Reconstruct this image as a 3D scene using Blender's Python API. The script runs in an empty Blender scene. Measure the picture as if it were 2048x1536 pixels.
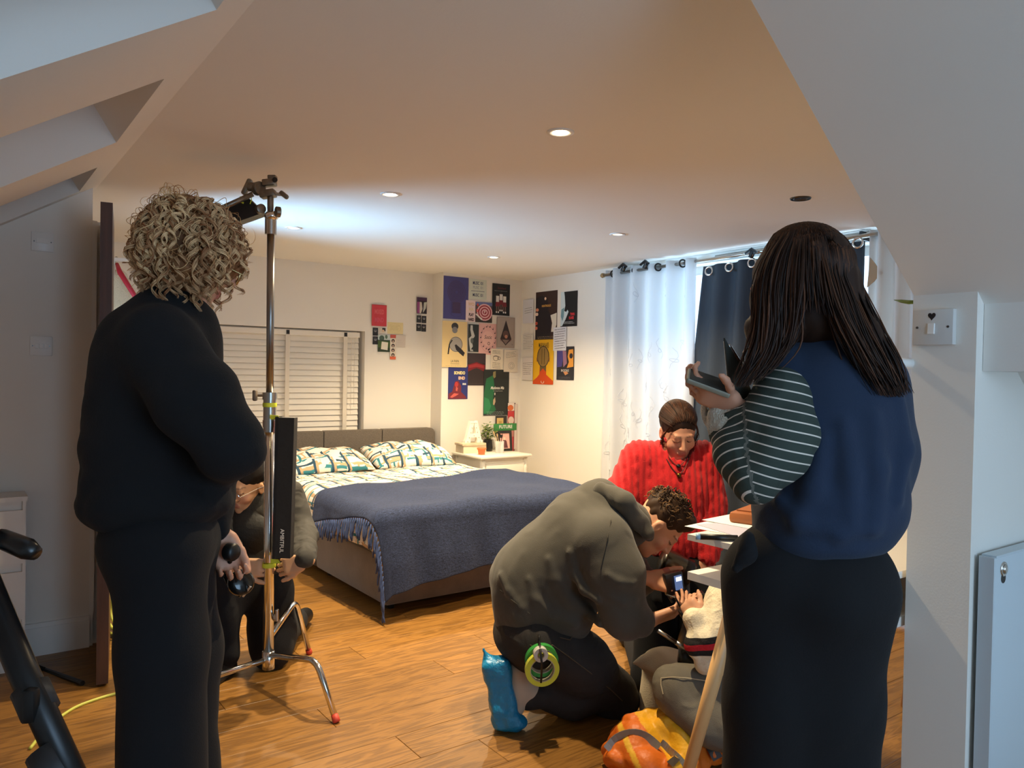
import bpy, bmesh, math, random
import numpy as np
from mathutils import Vector, Matrix
random.seed(7); RNG = np.random.default_rng(7)
S = bpy.context.scene
COL = S.collection
R_ = math.radians

# ---------------------------------------------------------------- camera
FX = 1545.0; CAM_H = 1.35
YAW, PITCH, ROLL = R_(36), R_(.93), R_(1.03)
_f0 = np.array([math.sin(YAW), math.cos(YAW), 0]); _r0 = np.array([math.cos(YAW), -math.sin(YAW), 0]); _u0 = np.array([0, 0, 1.])
CF = _f0*math.cos(PITCH)-_u0*math.sin(PITCH)
_U = _u0*math.cos(PITCH)+_f0*math.sin(PITCH)
CR = _r0*math.cos(ROLL)+_U*math.sin(ROLL)
CU = _U*math.cos(ROLL)-_r0*math.sin(ROLL)
CC = np.array([0, 0, CAM_H])
def ray(x, y): return CF+CR*((x-1024)/FX)-CU*((y-768)/FX)
def at(x, y, d): return CC+ray(x, y)*d                       # point on the camera ray through an image pixel at an assumed depth
def onz(x, y, z=0.): r = ray(x, y); return CC+r*((z-CAM_H)/r[2])
def onx(x, y, X): r = ray(x, y); return CC+r*(X/r[0])
def ony(x, y, Y): r = ray(x, y); return CC+r*(Y/r[1])
cam_d = bpy.data.cameras.new('camera'); cam = bpy.data.objects.new('camera', cam_d); COL.objects.link(cam)
cam_d.sensor_width = 36; cam_d.lens = FX/2048*36; cam_d.clip_start = .05
M = Matrix.Identity(4)
for i in range(3):
    M[i][0] = CR[i]; M[i][1] = CU[i]; M[i][2] = -CF[i]; M[i][3] = CC[i]
cam.matrix_world = M
S.camera = cam

# ---------------------------------------------------------------- world, exposure, daylight
S.view_settings.view_transform = 'Standard'; S.view_settings.look = 'None'
S.view_settings.exposure = 0.42; S.view_settings.gamma = 1; S.view_settings.use_curve_mapping = False
w = bpy.data.worlds.new('sky'); S.world = w; w.use_nodes = True
bg = w.node_tree.nodes['Background']; bg.inputs[0].default_value = (.55, .75, 1, 1); bg.inputs[1].default_value = 2.2

def area(name, loc, target, sx, sy, power, color, spread=180):
    l = bpy.data.lights.new(name, 'AREA'); l.shape = 'RECTANGLE'; l.size = sx; l.size_y = sy
    l.energy = power; l.color = color; l.spread = R_(spread)
    o = bpy.data.objects.new(name, l); COL.objects.link(o); o.location = loc
    o.rotation_euler = (Vector(target)-Vector(loc)).to_track_quat('-Z', 'Y').to_euler()
    return o
# daylight area lights: assumed rear and side windows, near roof recess, visible curtain window
area('assumed_rear_window_light', (.9, -1.74, 1.3), (1.3, 2, 1.2), 1.5, 1.2, 20, (.40, .68, 1.0))  # added lamp; window behind the camera assumed from the cool light
area('assumed_roof_daylight', (.12, 1.42, 2.06), (.5, 1.42, 1.2), .60, .60, .3, (.45, .72, 1.0))  # added lamp under the drawn blind; roof daylight assumed from the blue reveal
area('assumed_side_window_light', (.52, 4.60, 1.52), (2.6, 3.95, 2.16), .30, .50, 11, (.30, .64, 1.0), 70)  # added area light aimed up for the blue ceiling patch; its window is assumed
area('daylight_curtain_window', (4.52, 3.2, 1.75), (3.0, 3.3, 1.95), 1.9, .7, 18, (.5, .76, 1.0))

# ---------------------------------------------------------------- materials
MATS = {}
def lin(c):
    return tuple(((v/12.92) if v <= .04045 else ((v+.055)/1.055)**2.4) for v in c)
def hexc(h):
    h = h.lstrip('#'); return lin(tuple(int(h[i:i+2], 16)/255 for i in (0, 2, 4)))
def mat(name, color, rough=.6, metal=0, bump=0, bscale=60, vary=0, vscale=4, emit=None, estr=0, alpha=1, trans=0, sheen=0, coat=0, detail=3, stretch=None, wr=0, wscale=9):
    if name in MATS: return MATS[name]
    m = bpy.data.materials.new(name); m.use_nodes = True; MATS[name] = m
    nt = m.node_tree; b = nt.nodes['Principled BSDF']
    c = hexc(color) if isinstance(color, str) else color
    b.inputs['Base Color'].default_value = (*c, 1)
    b.inputs['Roughness'].default_value = rough; b.inputs['Metallic'].default_value = metal
    b.inputs['Alpha'].default_value = alpha
    b.inputs['Transmission Weight'].default_value = trans
    b.inputs['Sheen Weight'].default_value = sheen
    b.inputs['Coat Weight'].default_value = coat
    if emit is not None:
        e = hexc(emit) if isinstance(emit, str) else emit
        b.inputs['Emission Color'].default_value = (*e, 1); b.inputs['Emission Strength'].default_value = estr
    src = None
    if bump or vary:
        tc = nt.nodes.new('ShaderNodeTexCoord'); src = tc.outputs['Object']
        if stretch:
            mp = nt.nodes.new('ShaderNodeMapping'); mp.inputs['Scale'].default_value = stretch
            nt.links.new(src, mp.inputs['Vector']); src = mp.outputs[0]
    if bump:
        n = nt.nodes.new('ShaderNodeTexNoise'); n.inputs['Scale'].default_value = bscale; n.inputs['Detail'].default_value = detail
        nt.links.new(src, n.inputs['Vector'])
        bp = nt.nodes.new('ShaderNodeBump'); bp.inputs['Strength'].default_value = bump; bp.inputs['Distance'].default_value = .01
        nt.links.new(n.outputs['Fac'], bp.inputs['Height']); nt.links.new(bp.outputs[0], b.inputs['Normal'])
        if wr:      # soft creases in worn cloth
            n3 = nt.nodes.new('ShaderNodeTexNoise'); n3.inputs['Scale'].default_value = wscale; n3.inputs['Detail'].default_value = 2; n3.inputs['Distortion'].default_value = 2.2
            n3.noise_type = 'RIDGED_MULTIFRACTAL'
            nt.links.new(src, n3.inputs['Vector']); b3 = nt.nodes.new('ShaderNodeBump'); b3.inputs['Strength'].default_value = wr; b3.inputs['Distance'].default_value = .02
            nt.links.new(n3.outputs['Fac'], b3.inputs['Height']); nt.links.new(b3.outputs[0], bp.inputs['Normal'])
    if vary:
        n2 = nt.nodes.new('ShaderNodeTexNoise'); n2.inputs['Scale'].default_value = vscale; n2.inputs['Detail'].default_value = 4
        nt.links.new(src, n2.inputs['Vector'])
        rp = nt.nodes.new('ShaderNodeValToRGB'); rp.color_ramp.elements[0].position = .3; rp.color_ramp.elements[1].position = .7
        rp.color_ramp.elements[0].color = (*[max(0, v*(1-vary)) for v in c], 1)
        rp.color_ramp.elements[1].color = (*[min(1, v*(1+vary)) for v in c], 1)
        nt.links.new(n2.outputs['Fac'], rp.inputs['Fac']); nt.links.new(rp.outputs[0], b.inputs['Base Color'])
    return m

def nodes_of(m): return m.node_tree, m.node_tree.nodes['Principled BSDF']

# ---------------------------------------------------------------- mesh helpers
class MB:
    def __init__(s): s.v = []; s.f = []
    def add(s, vs, fs):
        o = len(s.v); s.v += [tuple(map(float, p)) for p in vs]; s.f += [tuple(i+o for i in f) for f in fs]; return s
    def box(s, c, size, rz=0, m=None, bev=0):
        hx, hy, hz = size[0]/2, size[1]/2, size[2]/2
        if bev:
            bm = bmesh.new(); bmesh.ops.create_cube(bm, size=1)
            bmesh.ops.scale(bm, vec=size, verts=bm.verts)
            bmesh.ops.bevel(bm, geom=list(bm.edges), offset=bev, segments=2, profile=.5, affect='EDGES')
            vs = [v.co.copy() for v in bm.verts]; bm.verts.index_update(); fs = [[v.index for v in f.verts] for f in bm.faces]; bm.free()
        else:
            vs = [Vector((x, y, z)) for x in (-hx, hx) for y in (-hy, hy) for z in (-hz, hz)]
            fs = [(0, 1, 3, 2), (4, 6, 7, 5), (0, 4, 5, 1), (2, 3, 7, 6), (0, 2, 6, 4), (1, 5, 7, 3)]
        mt = m if m is not None else Matrix.Rotation(rz, 3, 'Z')
        return s.add([mt @ v+Vector(c) for v in vs], fs)
    def bb(s, x0, x1, y0, y1, z0, z1, bev=0):
        return s.box(((x0+x1)/2, (y0+y1)/2, (z0+z1)/2), (abs(x1-x0), abs(y1-y0), abs(z1-z0)), bev=bev)
    def tube(s, pts, r, n=8, cap=True, closed=False):
        pts = [np.array(p, float) for p in pts]; N = len(pts)
        rs = r if hasattr(r, '__len__') else [r]*N
        vs = []; fs = []; prev = None
        for i, p in enumerate(pts):
            if closed: t = pts[(i+1) % N]-pts[i-1]
            else: t = pts[min(i+1, N-1)]-pts[max(i-1, 0)]
            t = t/(np.linalg.norm(t)+1e-12)
            if prev is None:
                a = np.array([0, 0, 1.]) if abs(t[2]) < .9 else np.array([1., 0, 0])
                u = np.cross(t, a)
            else: u = prev-t*np.dot(prev, t)
            u = u/(np.linalg.norm(u)+1e-12); prev = u; v = np.cross(t, u)
            for k in range(n):
                an = 2*math.pi*k/n; vs.append(p+(u*math.cos(an)+v*math.sin(an))*rs[i])
        L = N if closed else N-1
        for i in range(L):
            j = (i+1) % N
            for k in range(n): fs.append((i*n+k, i*n+(k+1) % n, j*n+(k+1) % n, j*n+k))
        if cap and not closed:
            fs.append(tuple(range(n))[::-1]); fs.append(tuple((N-1)*n+k for k in range(n)))
        return s.add(vs, fs)
    def cyl(s, a, b, r, r2=None, n=16): return s.tube([a, b], [r, r if r2 is None else r2], n)
    def lathe(s, prof, c, ax=(0, 0, 1), n=24, cap=True):
        ax = Vector(ax).normalized(); q = ax.to_track_quat('Z', 'Y'); vs = []; fs = []
        for (r, h) in prof:
            for k in range(n):
                an = 2*math.pi*k/n; vs.append(q @ Vector((r*math.cos(an), r*math.sin(an), h))+Vector(c))
        for i in range(len(prof)-1):
            for k in range(n): fs.append((i*n+k, i*n+(k+1) % n, (i+1)*n+(k+1) % n, (i+1)*n+k))
        if cap: fs.append(tuple(range(n))[::-1]); fs.append(tuple((len(prof)-1)*n+k for k in range(n)))
        return s.add(vs, fs)
    def torus(s, c, ax, R, r, n=32, m=8, arc=1.0):
        ax = Vector(ax).normalized(); q = ax.to_track_quat('Z', 'Y')
        N = int(n*arc)+ (0 if arc >= 1 else 1)
        pts = [q @ Vector((R*math.cos(2*math.pi*k/n), R*math.sin(2*math.pi*k/n), 0))+Vector(c) for k in range(N)]
        return s.tube(pts, r, m, closed=(arc >= 1))
    def prism(s, poly, off):
        """polygon (3d points) extruded by vector off"""
        n = len(poly); off = np.array(off, float); a = [np.array(p, float) for p in poly]
        return s.add(a+[p+off for p in a], [tuple(range(n))[::-1], tuple(range(n, 2*n))]+[(i, (i+1) % n, n+(i+1) % n, n+i) for i in range(n)])
    def grid(s, P):
        """P: array (a,b,3)"""
        a, b = P.shape[:2]
        return s.add(P.reshape(-1, 3), [(i*b+j, (i+1)*b+j, (i+1)*b+j+1, i*b+j+1) for i in range(a-1) for j in range(b-1)])
    def ell(s, c, r, n=12, m=8, rot=None):
        vs = []; fs = []; rot = rot or Matrix.Identity(3)
        for i in range(m+1):
            th = math.pi*i/m
            for k in range(n):
                ph = 2*math.pi*k/n
                vs.append(rot @ Vector((r[0]*math.sin(th)*math.cos(ph), r[1]*math.sin(th)*math.sin(ph), r[2]*math.cos(th)))+Vector(c))
        for i in range(m):
            for k in range(n): fs.append((i*n+k, (i+1)*n+k, (i+1)*n+(k+1) % n, i*n+(k+1) % n))
        return s.add(vs, fs)
    def build(s, name, material, parent=None, smooth=False, auto=False):
        me = bpy.data.meshes.new(name)
        off = WL(parent)
        vs = [(p[0]-off[0], p[1]-off[1], p[2]-off[2]) for p in s.v]
        me.from_pydata(vs, [], s.f)
        bm = bmesh.new(); bm.from_mesh(me)
        bmesh.ops.recalc_face_normals(bm, faces=bm.faces); bm.to_mesh(me); bm.free()
        return link(name, me, material, parent, smooth, auto)
def WL(o):
    x = np.zeros(3)
    while o is not None: x = x+np.array(o.location); o = o.parent
    return x
def link(name, me, material, parent=None, smooth=False, auto=False):
    if material is not None: me.materials.append(material)
    if smooth or auto:
        for p in me.polygons: p.use_smooth = True
    if auto: me.set_sharp_from_angle(angle=R_(38))
    o = bpy.data.objects.new(name, me); COL.objects.link(o)
    if parent is not None: o.parent = parent
    return o
def thing(name, loc, label, cat, group=None):
    o = bpy.data.objects.new(name, None); COL.objects.link(o); o.location = tuple(map(float, loc)); o.empty_display_size = .1
    return tag(o, label, cat, group)
def tag(o, label, cat, group=None, kind=None):
    if label: o['label'] = label
    if cat: o['category'] = cat
    if group: o['group'] = group
    if kind: o['kind'] = kind
    return o
def struct(name, mb, material, parent=None, smooth=False, label=None):
    o = mb.build(name, material, parent, smooth)
    if parent is None: o['kind'] = 'structure'
    if label: o['label'] = label
    return o
def text_mesh(txt, size, extrude=0.0004, font_scale=(1, 1), align='CENTER', shear=0, bold=0, space=1.0):
    """returns vertex array (n,3) and faces of lettering in the XY plane"""
    c = bpy.data.curves.new('lettering', 'FONT'); c.body = txt; c.size = size; c.extrude = extrude; c.align_x = align; c.align_y = 'CENTER'
    c.shear = shear; c.offset = bold; c.space_character = space; c.resolution_u = 3; c.fill_mode = 'BOTH'
    o = bpy.data.objects.new('lettering', c); COL.objects.link(o)
    dg = bpy.context.evaluated_depsgraph_get(); me = bpy.data.meshes.new_from_object(o.evaluated_get(dg))
    v = np.array([p.co[:] for p in me.vertices]) if len(me.vertices) else np.zeros((0, 3))
    f = [tuple(p.vertices) for p in me.polygons]
    bpy.data.objects.remove(o); bpy.data.curves.remove(c); bpy.data.meshes.remove(me)
    if len(v): v = v*np.array([font_scale[0], font_scale[1], 1])
    return v, f
def put_text(mb, txt, size, origin, ux, uy, **k):
    v, f = text_mesh(txt, size, **k)
    if len(v) == 0: return mb
    ux = np.array(ux, float); uy = np.array(uy, float); n = np.cross(ux, uy)
    P = np.array(origin)+v[:, :1]*ux+v[:, 1:2]*uy+v[:, 2:3]*n
    return mb.add(P, f)
# ================================================================ STRUCTURE
M_wall = mat('painted_wall', '#EFE9DF', .85, bump=.05, bscale=180)
M_ceil = mat('painted_ceiling', '#EDE8E0', .9, bump=.04, bscale=120)
M_trim = mat('white_gloss_paint', '#F1EEE8', .4)
CZ = 2.2

def floor_mat():
    m = mat('oak_laminate', '#A86A35', .40); nt, b = nodes_of(m); N = nt.nodes.new; L = nt.links.new
    tc = N('ShaderNodeTexCoord'); oi = N('ShaderNodeObjectInfo')
    add = N('ShaderNodeVectorMath'); add.operation = 'MULTIPLY_ADD'
    cx = N('ShaderNodeCombineXYZ'); L(oi.outputs['Random'], cx.inputs[0]); L(oi.outputs['Random'], cx.inputs[1])
    add.inputs[1].default_value = (37, 11, 0)
    L(cx.outputs[0], add.inputs[0]); L(tc.outputs['Object'], add.inputs[2])
    mp = N('ShaderNodeMapping'); mp.inputs['Scale'].default_value = (1.1, 9, 9); L(add.outputs[0], mp.inputs[0])
    wv = N('ShaderNodeTexNoise'); wv.inputs['Scale'].default_value = 2.2; wv.inputs['Detail'].default_value = 5; wv.inputs['Distortion'].default_value = 1.4
    L(mp.outputs[0], wv.inputs['Vector'])
    mp2 = N('ShaderNodeMapping'); mp2.inputs['Scale'].default_value = (4, 130, 130); L(add.outputs[0], mp2.inputs[0])
    fine = N('ShaderNodeTexNoise'); fine.inputs['Scale'].default_value = 1.5; fine.inputs['Detail'].default_value = 3; L(mp2.outputs[0], fine.inputs['Vector'])
    sn = N('ShaderNodeMath'); sn.operation = 'MULTIPLY'; sn.inputs[1].default_value = 26; L(wv.outputs['Fac'], sn.inputs[0])
    s2 = N('ShaderNodeMath'); s2.operation = 'SINE'; L(sn.outputs[0], s2.inputs[0])
    mx = N('ShaderNodeMath'); mx.operation = 'MULTIPLY_ADD'; mx.inputs[1].default_value = .16; mx.inputs[2].default_value = .25; L(s2.outputs[0], mx.inputs[0])
    ad = N('ShaderNodeMath'); ad.operation = 'MULTIPLY_ADD'; ad.inputs[1].default_value = .45; L(fine.outputs['Fac'], ad.inputs[0]); L(mx.outputs[0], ad.inputs[2])
    rp = N('ShaderNodeValToRGB'); e = rp.color_ramp.elements
    e[0].position = .15; e[0].color = (*hexc('#67451D'), 1); e[1].position = .85; e[1].color = (*hexc('#A67637'), 1)
    L(ad.outputs[0], rp.inputs[0])
    hs = N('ShaderNodeHueSaturation'); mr = N('ShaderNodeMapRange'); mr.inputs['To Min'].default_value = .82; mr.inputs['To Max'].default_value = 1.12
    L(oi.outputs['Random'], mr.inputs[0]); L(mr.outputs[0], hs.inputs['Value']); L(rp.outputs[0], hs.inputs['Color'])
    L(hs.outputs[0], b.inputs['Base Color'])
    bp = N('ShaderNodeBump'); bp.inputs['Strength'].default_value = .12; bp.inputs['Distance'].default_value = .004
    L(ad.outputs[0], bp.inputs['Height']); L(bp.outputs[0], b.inputs['Normal'])
    return m
M_floor = floor_mat()
fl = struct('floor', MB().bb(-1.2, 4.75, -1.85, 6.1, -.06, -.016), mat('floor_underlay', '#3A2415', .9))
fl['label'] = 'oak laminate floor of wide planks across the attic room'
def plank_mesh(Lx, Wy):
    mb = MB().box((0, 0, -.008), (Lx-.0016, Wy-.0016, .016), bev=0)
    bm = bmesh.new(); me = bpy.data.meshes.new('plank'); me.from_pydata(mb.v, [], mb.f); bm.from_mesh(me)
    bmesh.ops.recalc_face_normals(bm, faces=bm.faces)
    ed = [e for e in bm.edges if all(v.co.z > -.001 for v in e.verts)]
    bmesh.ops.bevel(bm, geom=ed, offset=.0012, segments=1, affect='EDGES'); bm.to_mesh(me); bm.free()
    me.materials.append(M_floor); return me
PW, PL = .19, 1.29
pm = plank_mesh(PL, PW); cache = {}
y = -1.85; row = 0
while y < 6.02:
    x = -1.2-[.2, .85, .5, 1.1, .05, .65][row % 6]
    while x < 4.75:
        x0, x1 = max(x, -1.2), min(x+PL, 4.75)
        if x1-x0 > .05:
            k = round(x1-x0, 3)
            me = pm if abs(k-PL) < .002 else cache.setdefault(k, plank_mesh(k, PW))
            o = bpy.data.objects.new('plank', me); COL.objects.link(o); o.parent = fl; o.location = ((x0+x1)/2, y+PW/2, 0)
        x += PL
    y += PW; row += 1

# walls
YL, YR, XJ, XC = 5.98, 5.80, 3.455, 4.31      # back wall left / right part, jog, curtain wall
WX0, WX1, WZ0, WZ1 = 1.05, 2.81, .80, 1.665   # blind window in the back wall
wb = MB()
wb.bb(.3, WX0, YL, YL+.3, 0, CZ); wb.bb(WX1, XJ, YL, YL+.3, 0, CZ); wb.bb(WX0, WX1, YL, YL+.3, 0, WZ0); wb.bb(WX0, WX1, YL, YL+.3, WZ1, CZ)
wb.bb(XJ, 4.9, YR, YL+.3, 0, CZ)
struct('wall_back', wb, M_wall, label='cream back wall with the blind window and poster corner')
# right wall with the big curtain window (sky behind)
CW0, CW1, CWz = 2.0, 4.15, 2.06
wr = MB()
wr.bb(XC, XC+.25, CW1, YR+.1, 0, CZ); wr.bb(XC, XC+.25, .9, CW0, 0, CZ); wr.bb(XC, XC+.25, CW0, CW1, CWz+.08, CZ)
struct('wall_right', wr, M_wall, label='white wall behind the curtains')
wn = MB()
for yy in (CW0, (CW0+CW1)/2-.03, CW1-.06): wn.bb(XC+.13, XC+.19, yy, yy+.06, 0, CWz+.08)
for zz in (0, .9, CWz+.02): wn.bb(XC+.13, XC+.19, CW0+.06, CW1-.06, zz, zz+.06)
w1 = struct('window_1', wn, M_trim, label='white framed window behind the curtains')
M_glass = mat('window_glass', (.9, .95, 1), .05, alpha=.25)
struct('pane', MB().bb(XC+.155, XC+.16, CW0+.03, CW1-.03, .03, CWz+.05), M_glass, w1)
# dormer cheek (its far face hidden) = stub wall with switch, and wall with the radiator
YC0, YC1, XK = .83, .98, 1.95
SLX, SLK = 1.147, .80                         # right roof slope: z = 2.2 - .8 (x - 1.147)
def zr(x): return CZ-SLK*(x-SLX)
ch = MB()
ch.prism([(XK, YC0, 0), (XC+.2, YC0, 0), (XC+.2, YC0, .2), (2.9, YC0, .3), (2.9, YC0, zr(2.9)), (XK, YC0, zr(XK))], (0, YC1-YC0, 0))
# upper part of the cheek, above the slope
ch.prism([(SLX+.003, YC1-.04, CZ+.001), (XK, YC1-.04, zr(XK)+.002), (2.9, YC1-.04, zr(2.9)+.002), (XC+.2, YC1-.04, .2), (XC+.2, YC1-.04, CZ+.1), (SLX, YC1-.04, CZ+.1)], (0, .0395, 0))
struct('wall_cheek', ch, M_wall, label='stub wall with the light switch at the dormer side')
# sloped ceiling at the right
sr = MB(); n = np.array([SLK, 0, 1.])/math.hypot(SLK, 1)*.12
sr.prism([(SLX, -1.85, CZ), (2.9, -1.85, zr(2.9)), (2.9, YC1-.002, zr(2.9)), (SLX, YC1-.002, CZ)], n)
struct('ceiling_right', sr, M_ceil, label='sloped ceiling at the right, in cool daylight')
struct('wall_knee_right', MB().bb(2.72, 2.86, -1.85, YC0, 0, zr(2.72)+.05), M_wall)
# boxed beam along the foot of the right slope
BXX, BXZ = 1.984, 1.371
bx = MB().prism([(BXX, -1.85, BXZ), (BXX, -1.85, zr(BXX)+.002), (SLX+(CZ-BXZ)/SLK+.002, -1.85, BXZ)], (0, 1.85+YC0-.001, 0))
struct('trim_1', bx, M_ceil, label='boxed beam along the foot of the right slope')
# left wall, gable piece with switches
YS, XS = 4.15, .54
SKL, SLX0 = .62, .565
def zl(x): return CZ-SKL*(SLX0-x)
wl = MB()
wl.prism([(-1.15, YS, 0), (XS, YS, 0), (XS, YS, zl(XS)), (-1.15, YS, zl(-1.15))], (0, .12, 0))
struct('wall_left', wl, M_wall, label='shaded left wall with two switch plates')
struct('wall_knee_left', MB().bb(-1.25, -1.1, -1.85, YS, 0, zl(-1.1)+.05), M_wall)
wl2 = MB(); SW = (4.38, 4.86, 1.1, 1.98)  # assumed window opening, unseen, where the added side light stands
wl2.bb(.38, .5, YS+.12, SW[0], 0, CZ); wl2.bb(.38, .5, SW[1], YL+.2, 0, CZ); wl2.bb(.38, .5, SW[0], SW[1], 0, SW[2]); wl2.bb(.38, .5, SW[0], SW[1], SW[3], CZ)
struct('wall_side', wl2, M_wall, label='side wall behind the open door with an assumed window opening')
# rear wall with an assumed window opening (behind the camera)
rw = MB(); rw.bb(-1.25, .1, -2.0, -1.85, 0, CZ); rw.bb(1.7, 2.9, -2.0, -1.85, 0, CZ); rw.bb(.1, 1.7, -2.0, -1.85, 0, .65); rw.bb(.1, 1.7, -2.0, -1.85, 1.95, CZ)
struct('wall_rear', rw, M_wall)
# flat ceiling
ce = MB()
ce.bb(SLX0, 4.75, YC1, 6.2, CZ, CZ+.1); ce.bb(SLX0, SLX, -2.0, YC1, CZ, CZ+.1); ce.bb(.3, SLX0, YS+.02, 6.2, CZ, CZ+.1)
struct('ceiling', ce, M_ceil, label='flat cream ceiling with recessed spotlights')
# left roof slope with three roof-window openings
sl = MB(); nl = np.array([-SKL, 0, 1.])/math.hypot(SKL, 1)*.2
def slab(x0, x1, y0, y1): sl.prism([(x0, y0, zl(x0)), (x1, y0, zl(x1)), (x1, y1, zl(x1)), (x0, y1, zl(x0))], nl)
XT = .475; XB = -.62
sky = [(1.03, 1.80), (2.32, 3.09), (3.53, 4.07)]
slab(XT, SLX0+.08, -1.85, YS+.1); slab(-1.2, XB, -1.85, YS+.1)
ys = [-1.85]+[v for p in sky for v in p]+[YS+.1]
for i in range(0, len(ys), 2): slab(XB, XT, ys[i], ys[i+1])
struct('ceiling_left', sl, M_ceil, label='sloped ceiling at the left with roof window recesses')
for i, (a, b_) in enumerate(sky):
    o = nl*.92
    q = MB().prism([np.array((XB, a, zl(XB)))+o, np.array((XT, a, zl(XT)))+o, np.array((XT, b_, zl(XT)))+o, np.array((XB, b_, zl(XB)))+o], nl*.1)
    wo = struct('window_%d' % (i+3), q, mat('roof_blind', '#D6CFC4', .9), label='roof window recess with its blind drawn')
# skirting boards
sk = MB(); sk.bb(-1.1, XS, YS-.018, YS, 0, .13); sk.bb(-1.1, XS, YS-.013, YS, .13, .15)
struct('baseboard_left', sk, M_trim)
sk = MB(); sk.bb(XS, XS+.016, YS-.0, YS+.12, 0, .15)
struct('baseboard_end', sk, M_trim)
sk = MB(); sk.bb(.5, XJ, YL-.018, YL, 0, .14); sk.bb(XJ, XC, YR-.018, YR, 0, .14)
struct('baseboard_back', sk, M_trim)
sk = MB(); sk.bb(XC-.018, XC, CW1, YR, 0, .14)
struct('baseboard_right', sk, M_trim)
# door frame and the open door leaf seen edge on
dfm = MB(); dfm.bb(XS, XS+.02, YS+.0, YS+.12, .15, 2.03); dfm.bb(XS+.02, XS+.05, YS+.03, YS+.12, 0, 2.03)
struct('trim_2', dfm, M_trim, label='white door lining at the end of the left wall')
M_dk = mat('dark_door_wood', '#4A2E20', .45, vary=.25, vscale=3, bump=.06, bscale=40, stretch=(12, 12, .8))
d0 = onz(205, 1373); 
dr = MB().box((.574, 3.935, 1.016), (.045, .70, 2.008), rz=-R_(9.2))
door = struct('door_1', dr, M_dk, label='dark brown open door seen edge on')
hd = MB().cyl((.56, 3.68, 1.0), (.615, 3.67, 1.0), .009, n=10).tube([(.615, 3.667, 1.0), (.622, 3.71, 1.0), (.63, 3.78, 1.0)], .009, 8)
struct('handle', hd, mat('brushed_steel', '#8C8880', .3, 1), door)

# ---- recessed spotlights
M_ring = mat('spot_ring_white', '#E8E6E2', .35)
M_ringd = mat('spot_ring_chrome', '#55504A', .25, 1)
M_lensoff = mat('spot_lens_off', '#4A4744', .2)
def spot(x, y, watt, label, lit, warm=(1, .72, .42), ring=None):
    t = thing('ceiling_spotlight', (x, y, CZ), label, 'spotlight', 'recessed ceiling spotlights')
    MB().lathe([(.030, .0), (.030, -.004), (.046, -.006), (.049, -.001), (.049, .0)], (x, y, CZ), n=28, cap=False).build('bezel', ring or M_ring, t, smooth=True)
    if lit: lm = mat('spot_lens_lit_%d' % int(lit), (1, .9, .7), .3, emit=(1, .78, .5), estr=lit)
    else: lm = M_lensoff
    MB().lathe([(.0301, -.0015), (.02, -.0022), (.001, -.0025)], (x, y, CZ), n=20, cap=False).build('lens', lm, t)
    if watt:
        l = bpy.data.lights.new('spot_lamp', 'SPOT'); l.energy = watt; l.color = warm; l.spot_size = R_(135); l.spot_blend = 1.0; l.shadow_soft_size = .025
        o = bpy.data.objects.new('spot_lamp', l); COL.objects.link(o); o.parent = t; o.location = (0, 0, -.012)
WARM = (1, .79, .50)
spot(1.74, 2.13, 120, 'lit warm ceiling spotlight nearest the camera, high above the kneeling man', 30, WARM)
spot(1.72, 3.40, 190, 'bright warm ceiling spotlight just right of the light stand head', 40, WARM)
spot(1.68, 4.60, 85, 'ceiling spotlight in the blue lit strip next to the steel pole', 10, WARM)
spot(3.27, 2.19, 0, 'unlit dark ceiling spotlight above the long-haired woman', 0, ring=M_ringd)
spot(3.29, 3.46, 150, 'ceiling spotlight with white bezel between the bed and the curtains', 2, WARM)
spot(3.27, 4.76, 180, 'lit ceiling spotlight close to the poster corner', 12, WARM)
# ================================================================ BED WALL
# ---- window with venetian blind
wf = MB()
for x in (WX0, 1.9, WX1-.05): wf.bb(x, x+.05, YL+.16, YL+.21, WZ0, WZ1)
for z in (WZ0, WZ1-.05): wf.bb(WX0+.05, WX1-.05, YL+.161, YL+.209, z, z+.05)
w2 = struct('window_2', wf, M_trim, label='white framed window behind the slatted blind')
struct('pane', MB().bb(WX0+.02, WX1-.02, YL+.18, YL+.185, WZ0+.02, WZ1-.02), mat('light_blocking_pane', '#A9A59C', .3, alpha=.93), w2)  # pane greyed nearly opaque to block blue sky light around the blind
struct('sill', MB().bb(WX0, WX1, YL+.0, YL+.16, WZ0, WZ0+.012), M_trim, w2)
M_slat = mat('painted_wood_slat', '#F0E8DA', .45)
M_tape = mat('blind_tape', '#E6DCCB', .9)
bl = thing('venetian_blind', (1.93, YL+.07, WZ0), 'cream venetian blind with ladder tapes in the window above the headboard', 'blind')
BX0, BX1 = WX0+.01, WX1-.03
MB().bb(BX0, BX1, YL+.03, YL+.09, WZ1-.055, WZ1-.012, bev=.004).build('headrail', M_slat, bl)
for x in (1.62, 2.16, 2.65): MB().bb(x-.012, x+.012, YL+.022, YL+.032, WZ1-.05, WZ1-.018).build('bracket', mat('black_plastic', '#151515', .4), bl)
slat_me = None; NZ = 17; z0 = WZ0+.05; dz = (WZ1-.075-z0)/(NZ-1)
for k in range(NZ):
    if slat_me is None:
        t = R_(74); mt = Matrix.Rotation(t, 3, 'X')
        so = MB().box((BX0/2+BX1/2, YL+.06, z0), (BX1-BX0, .05, .003), m=mt).build('slat', M_slat, bl); slat_me = so.data
    else:
        so = bpy.data.objects.new('slat', slat_me); COL.objects.link(so); so.parent = bl; so.location = (0, 0, k*dz)
MB().bb(BX0, BX1, YL+.04, YL+.08, z0-.04, z0-.02, bev=.003).build('bottom_rail', M_slat, bl)
for x in (1.15, 1.62, 2.16, 2.65): MB().bb(x-.017, x+.017, YL+.028, YL+.030, z0-.03, WZ1-.05).build('ladder_tape', M_tape, bl)
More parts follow.
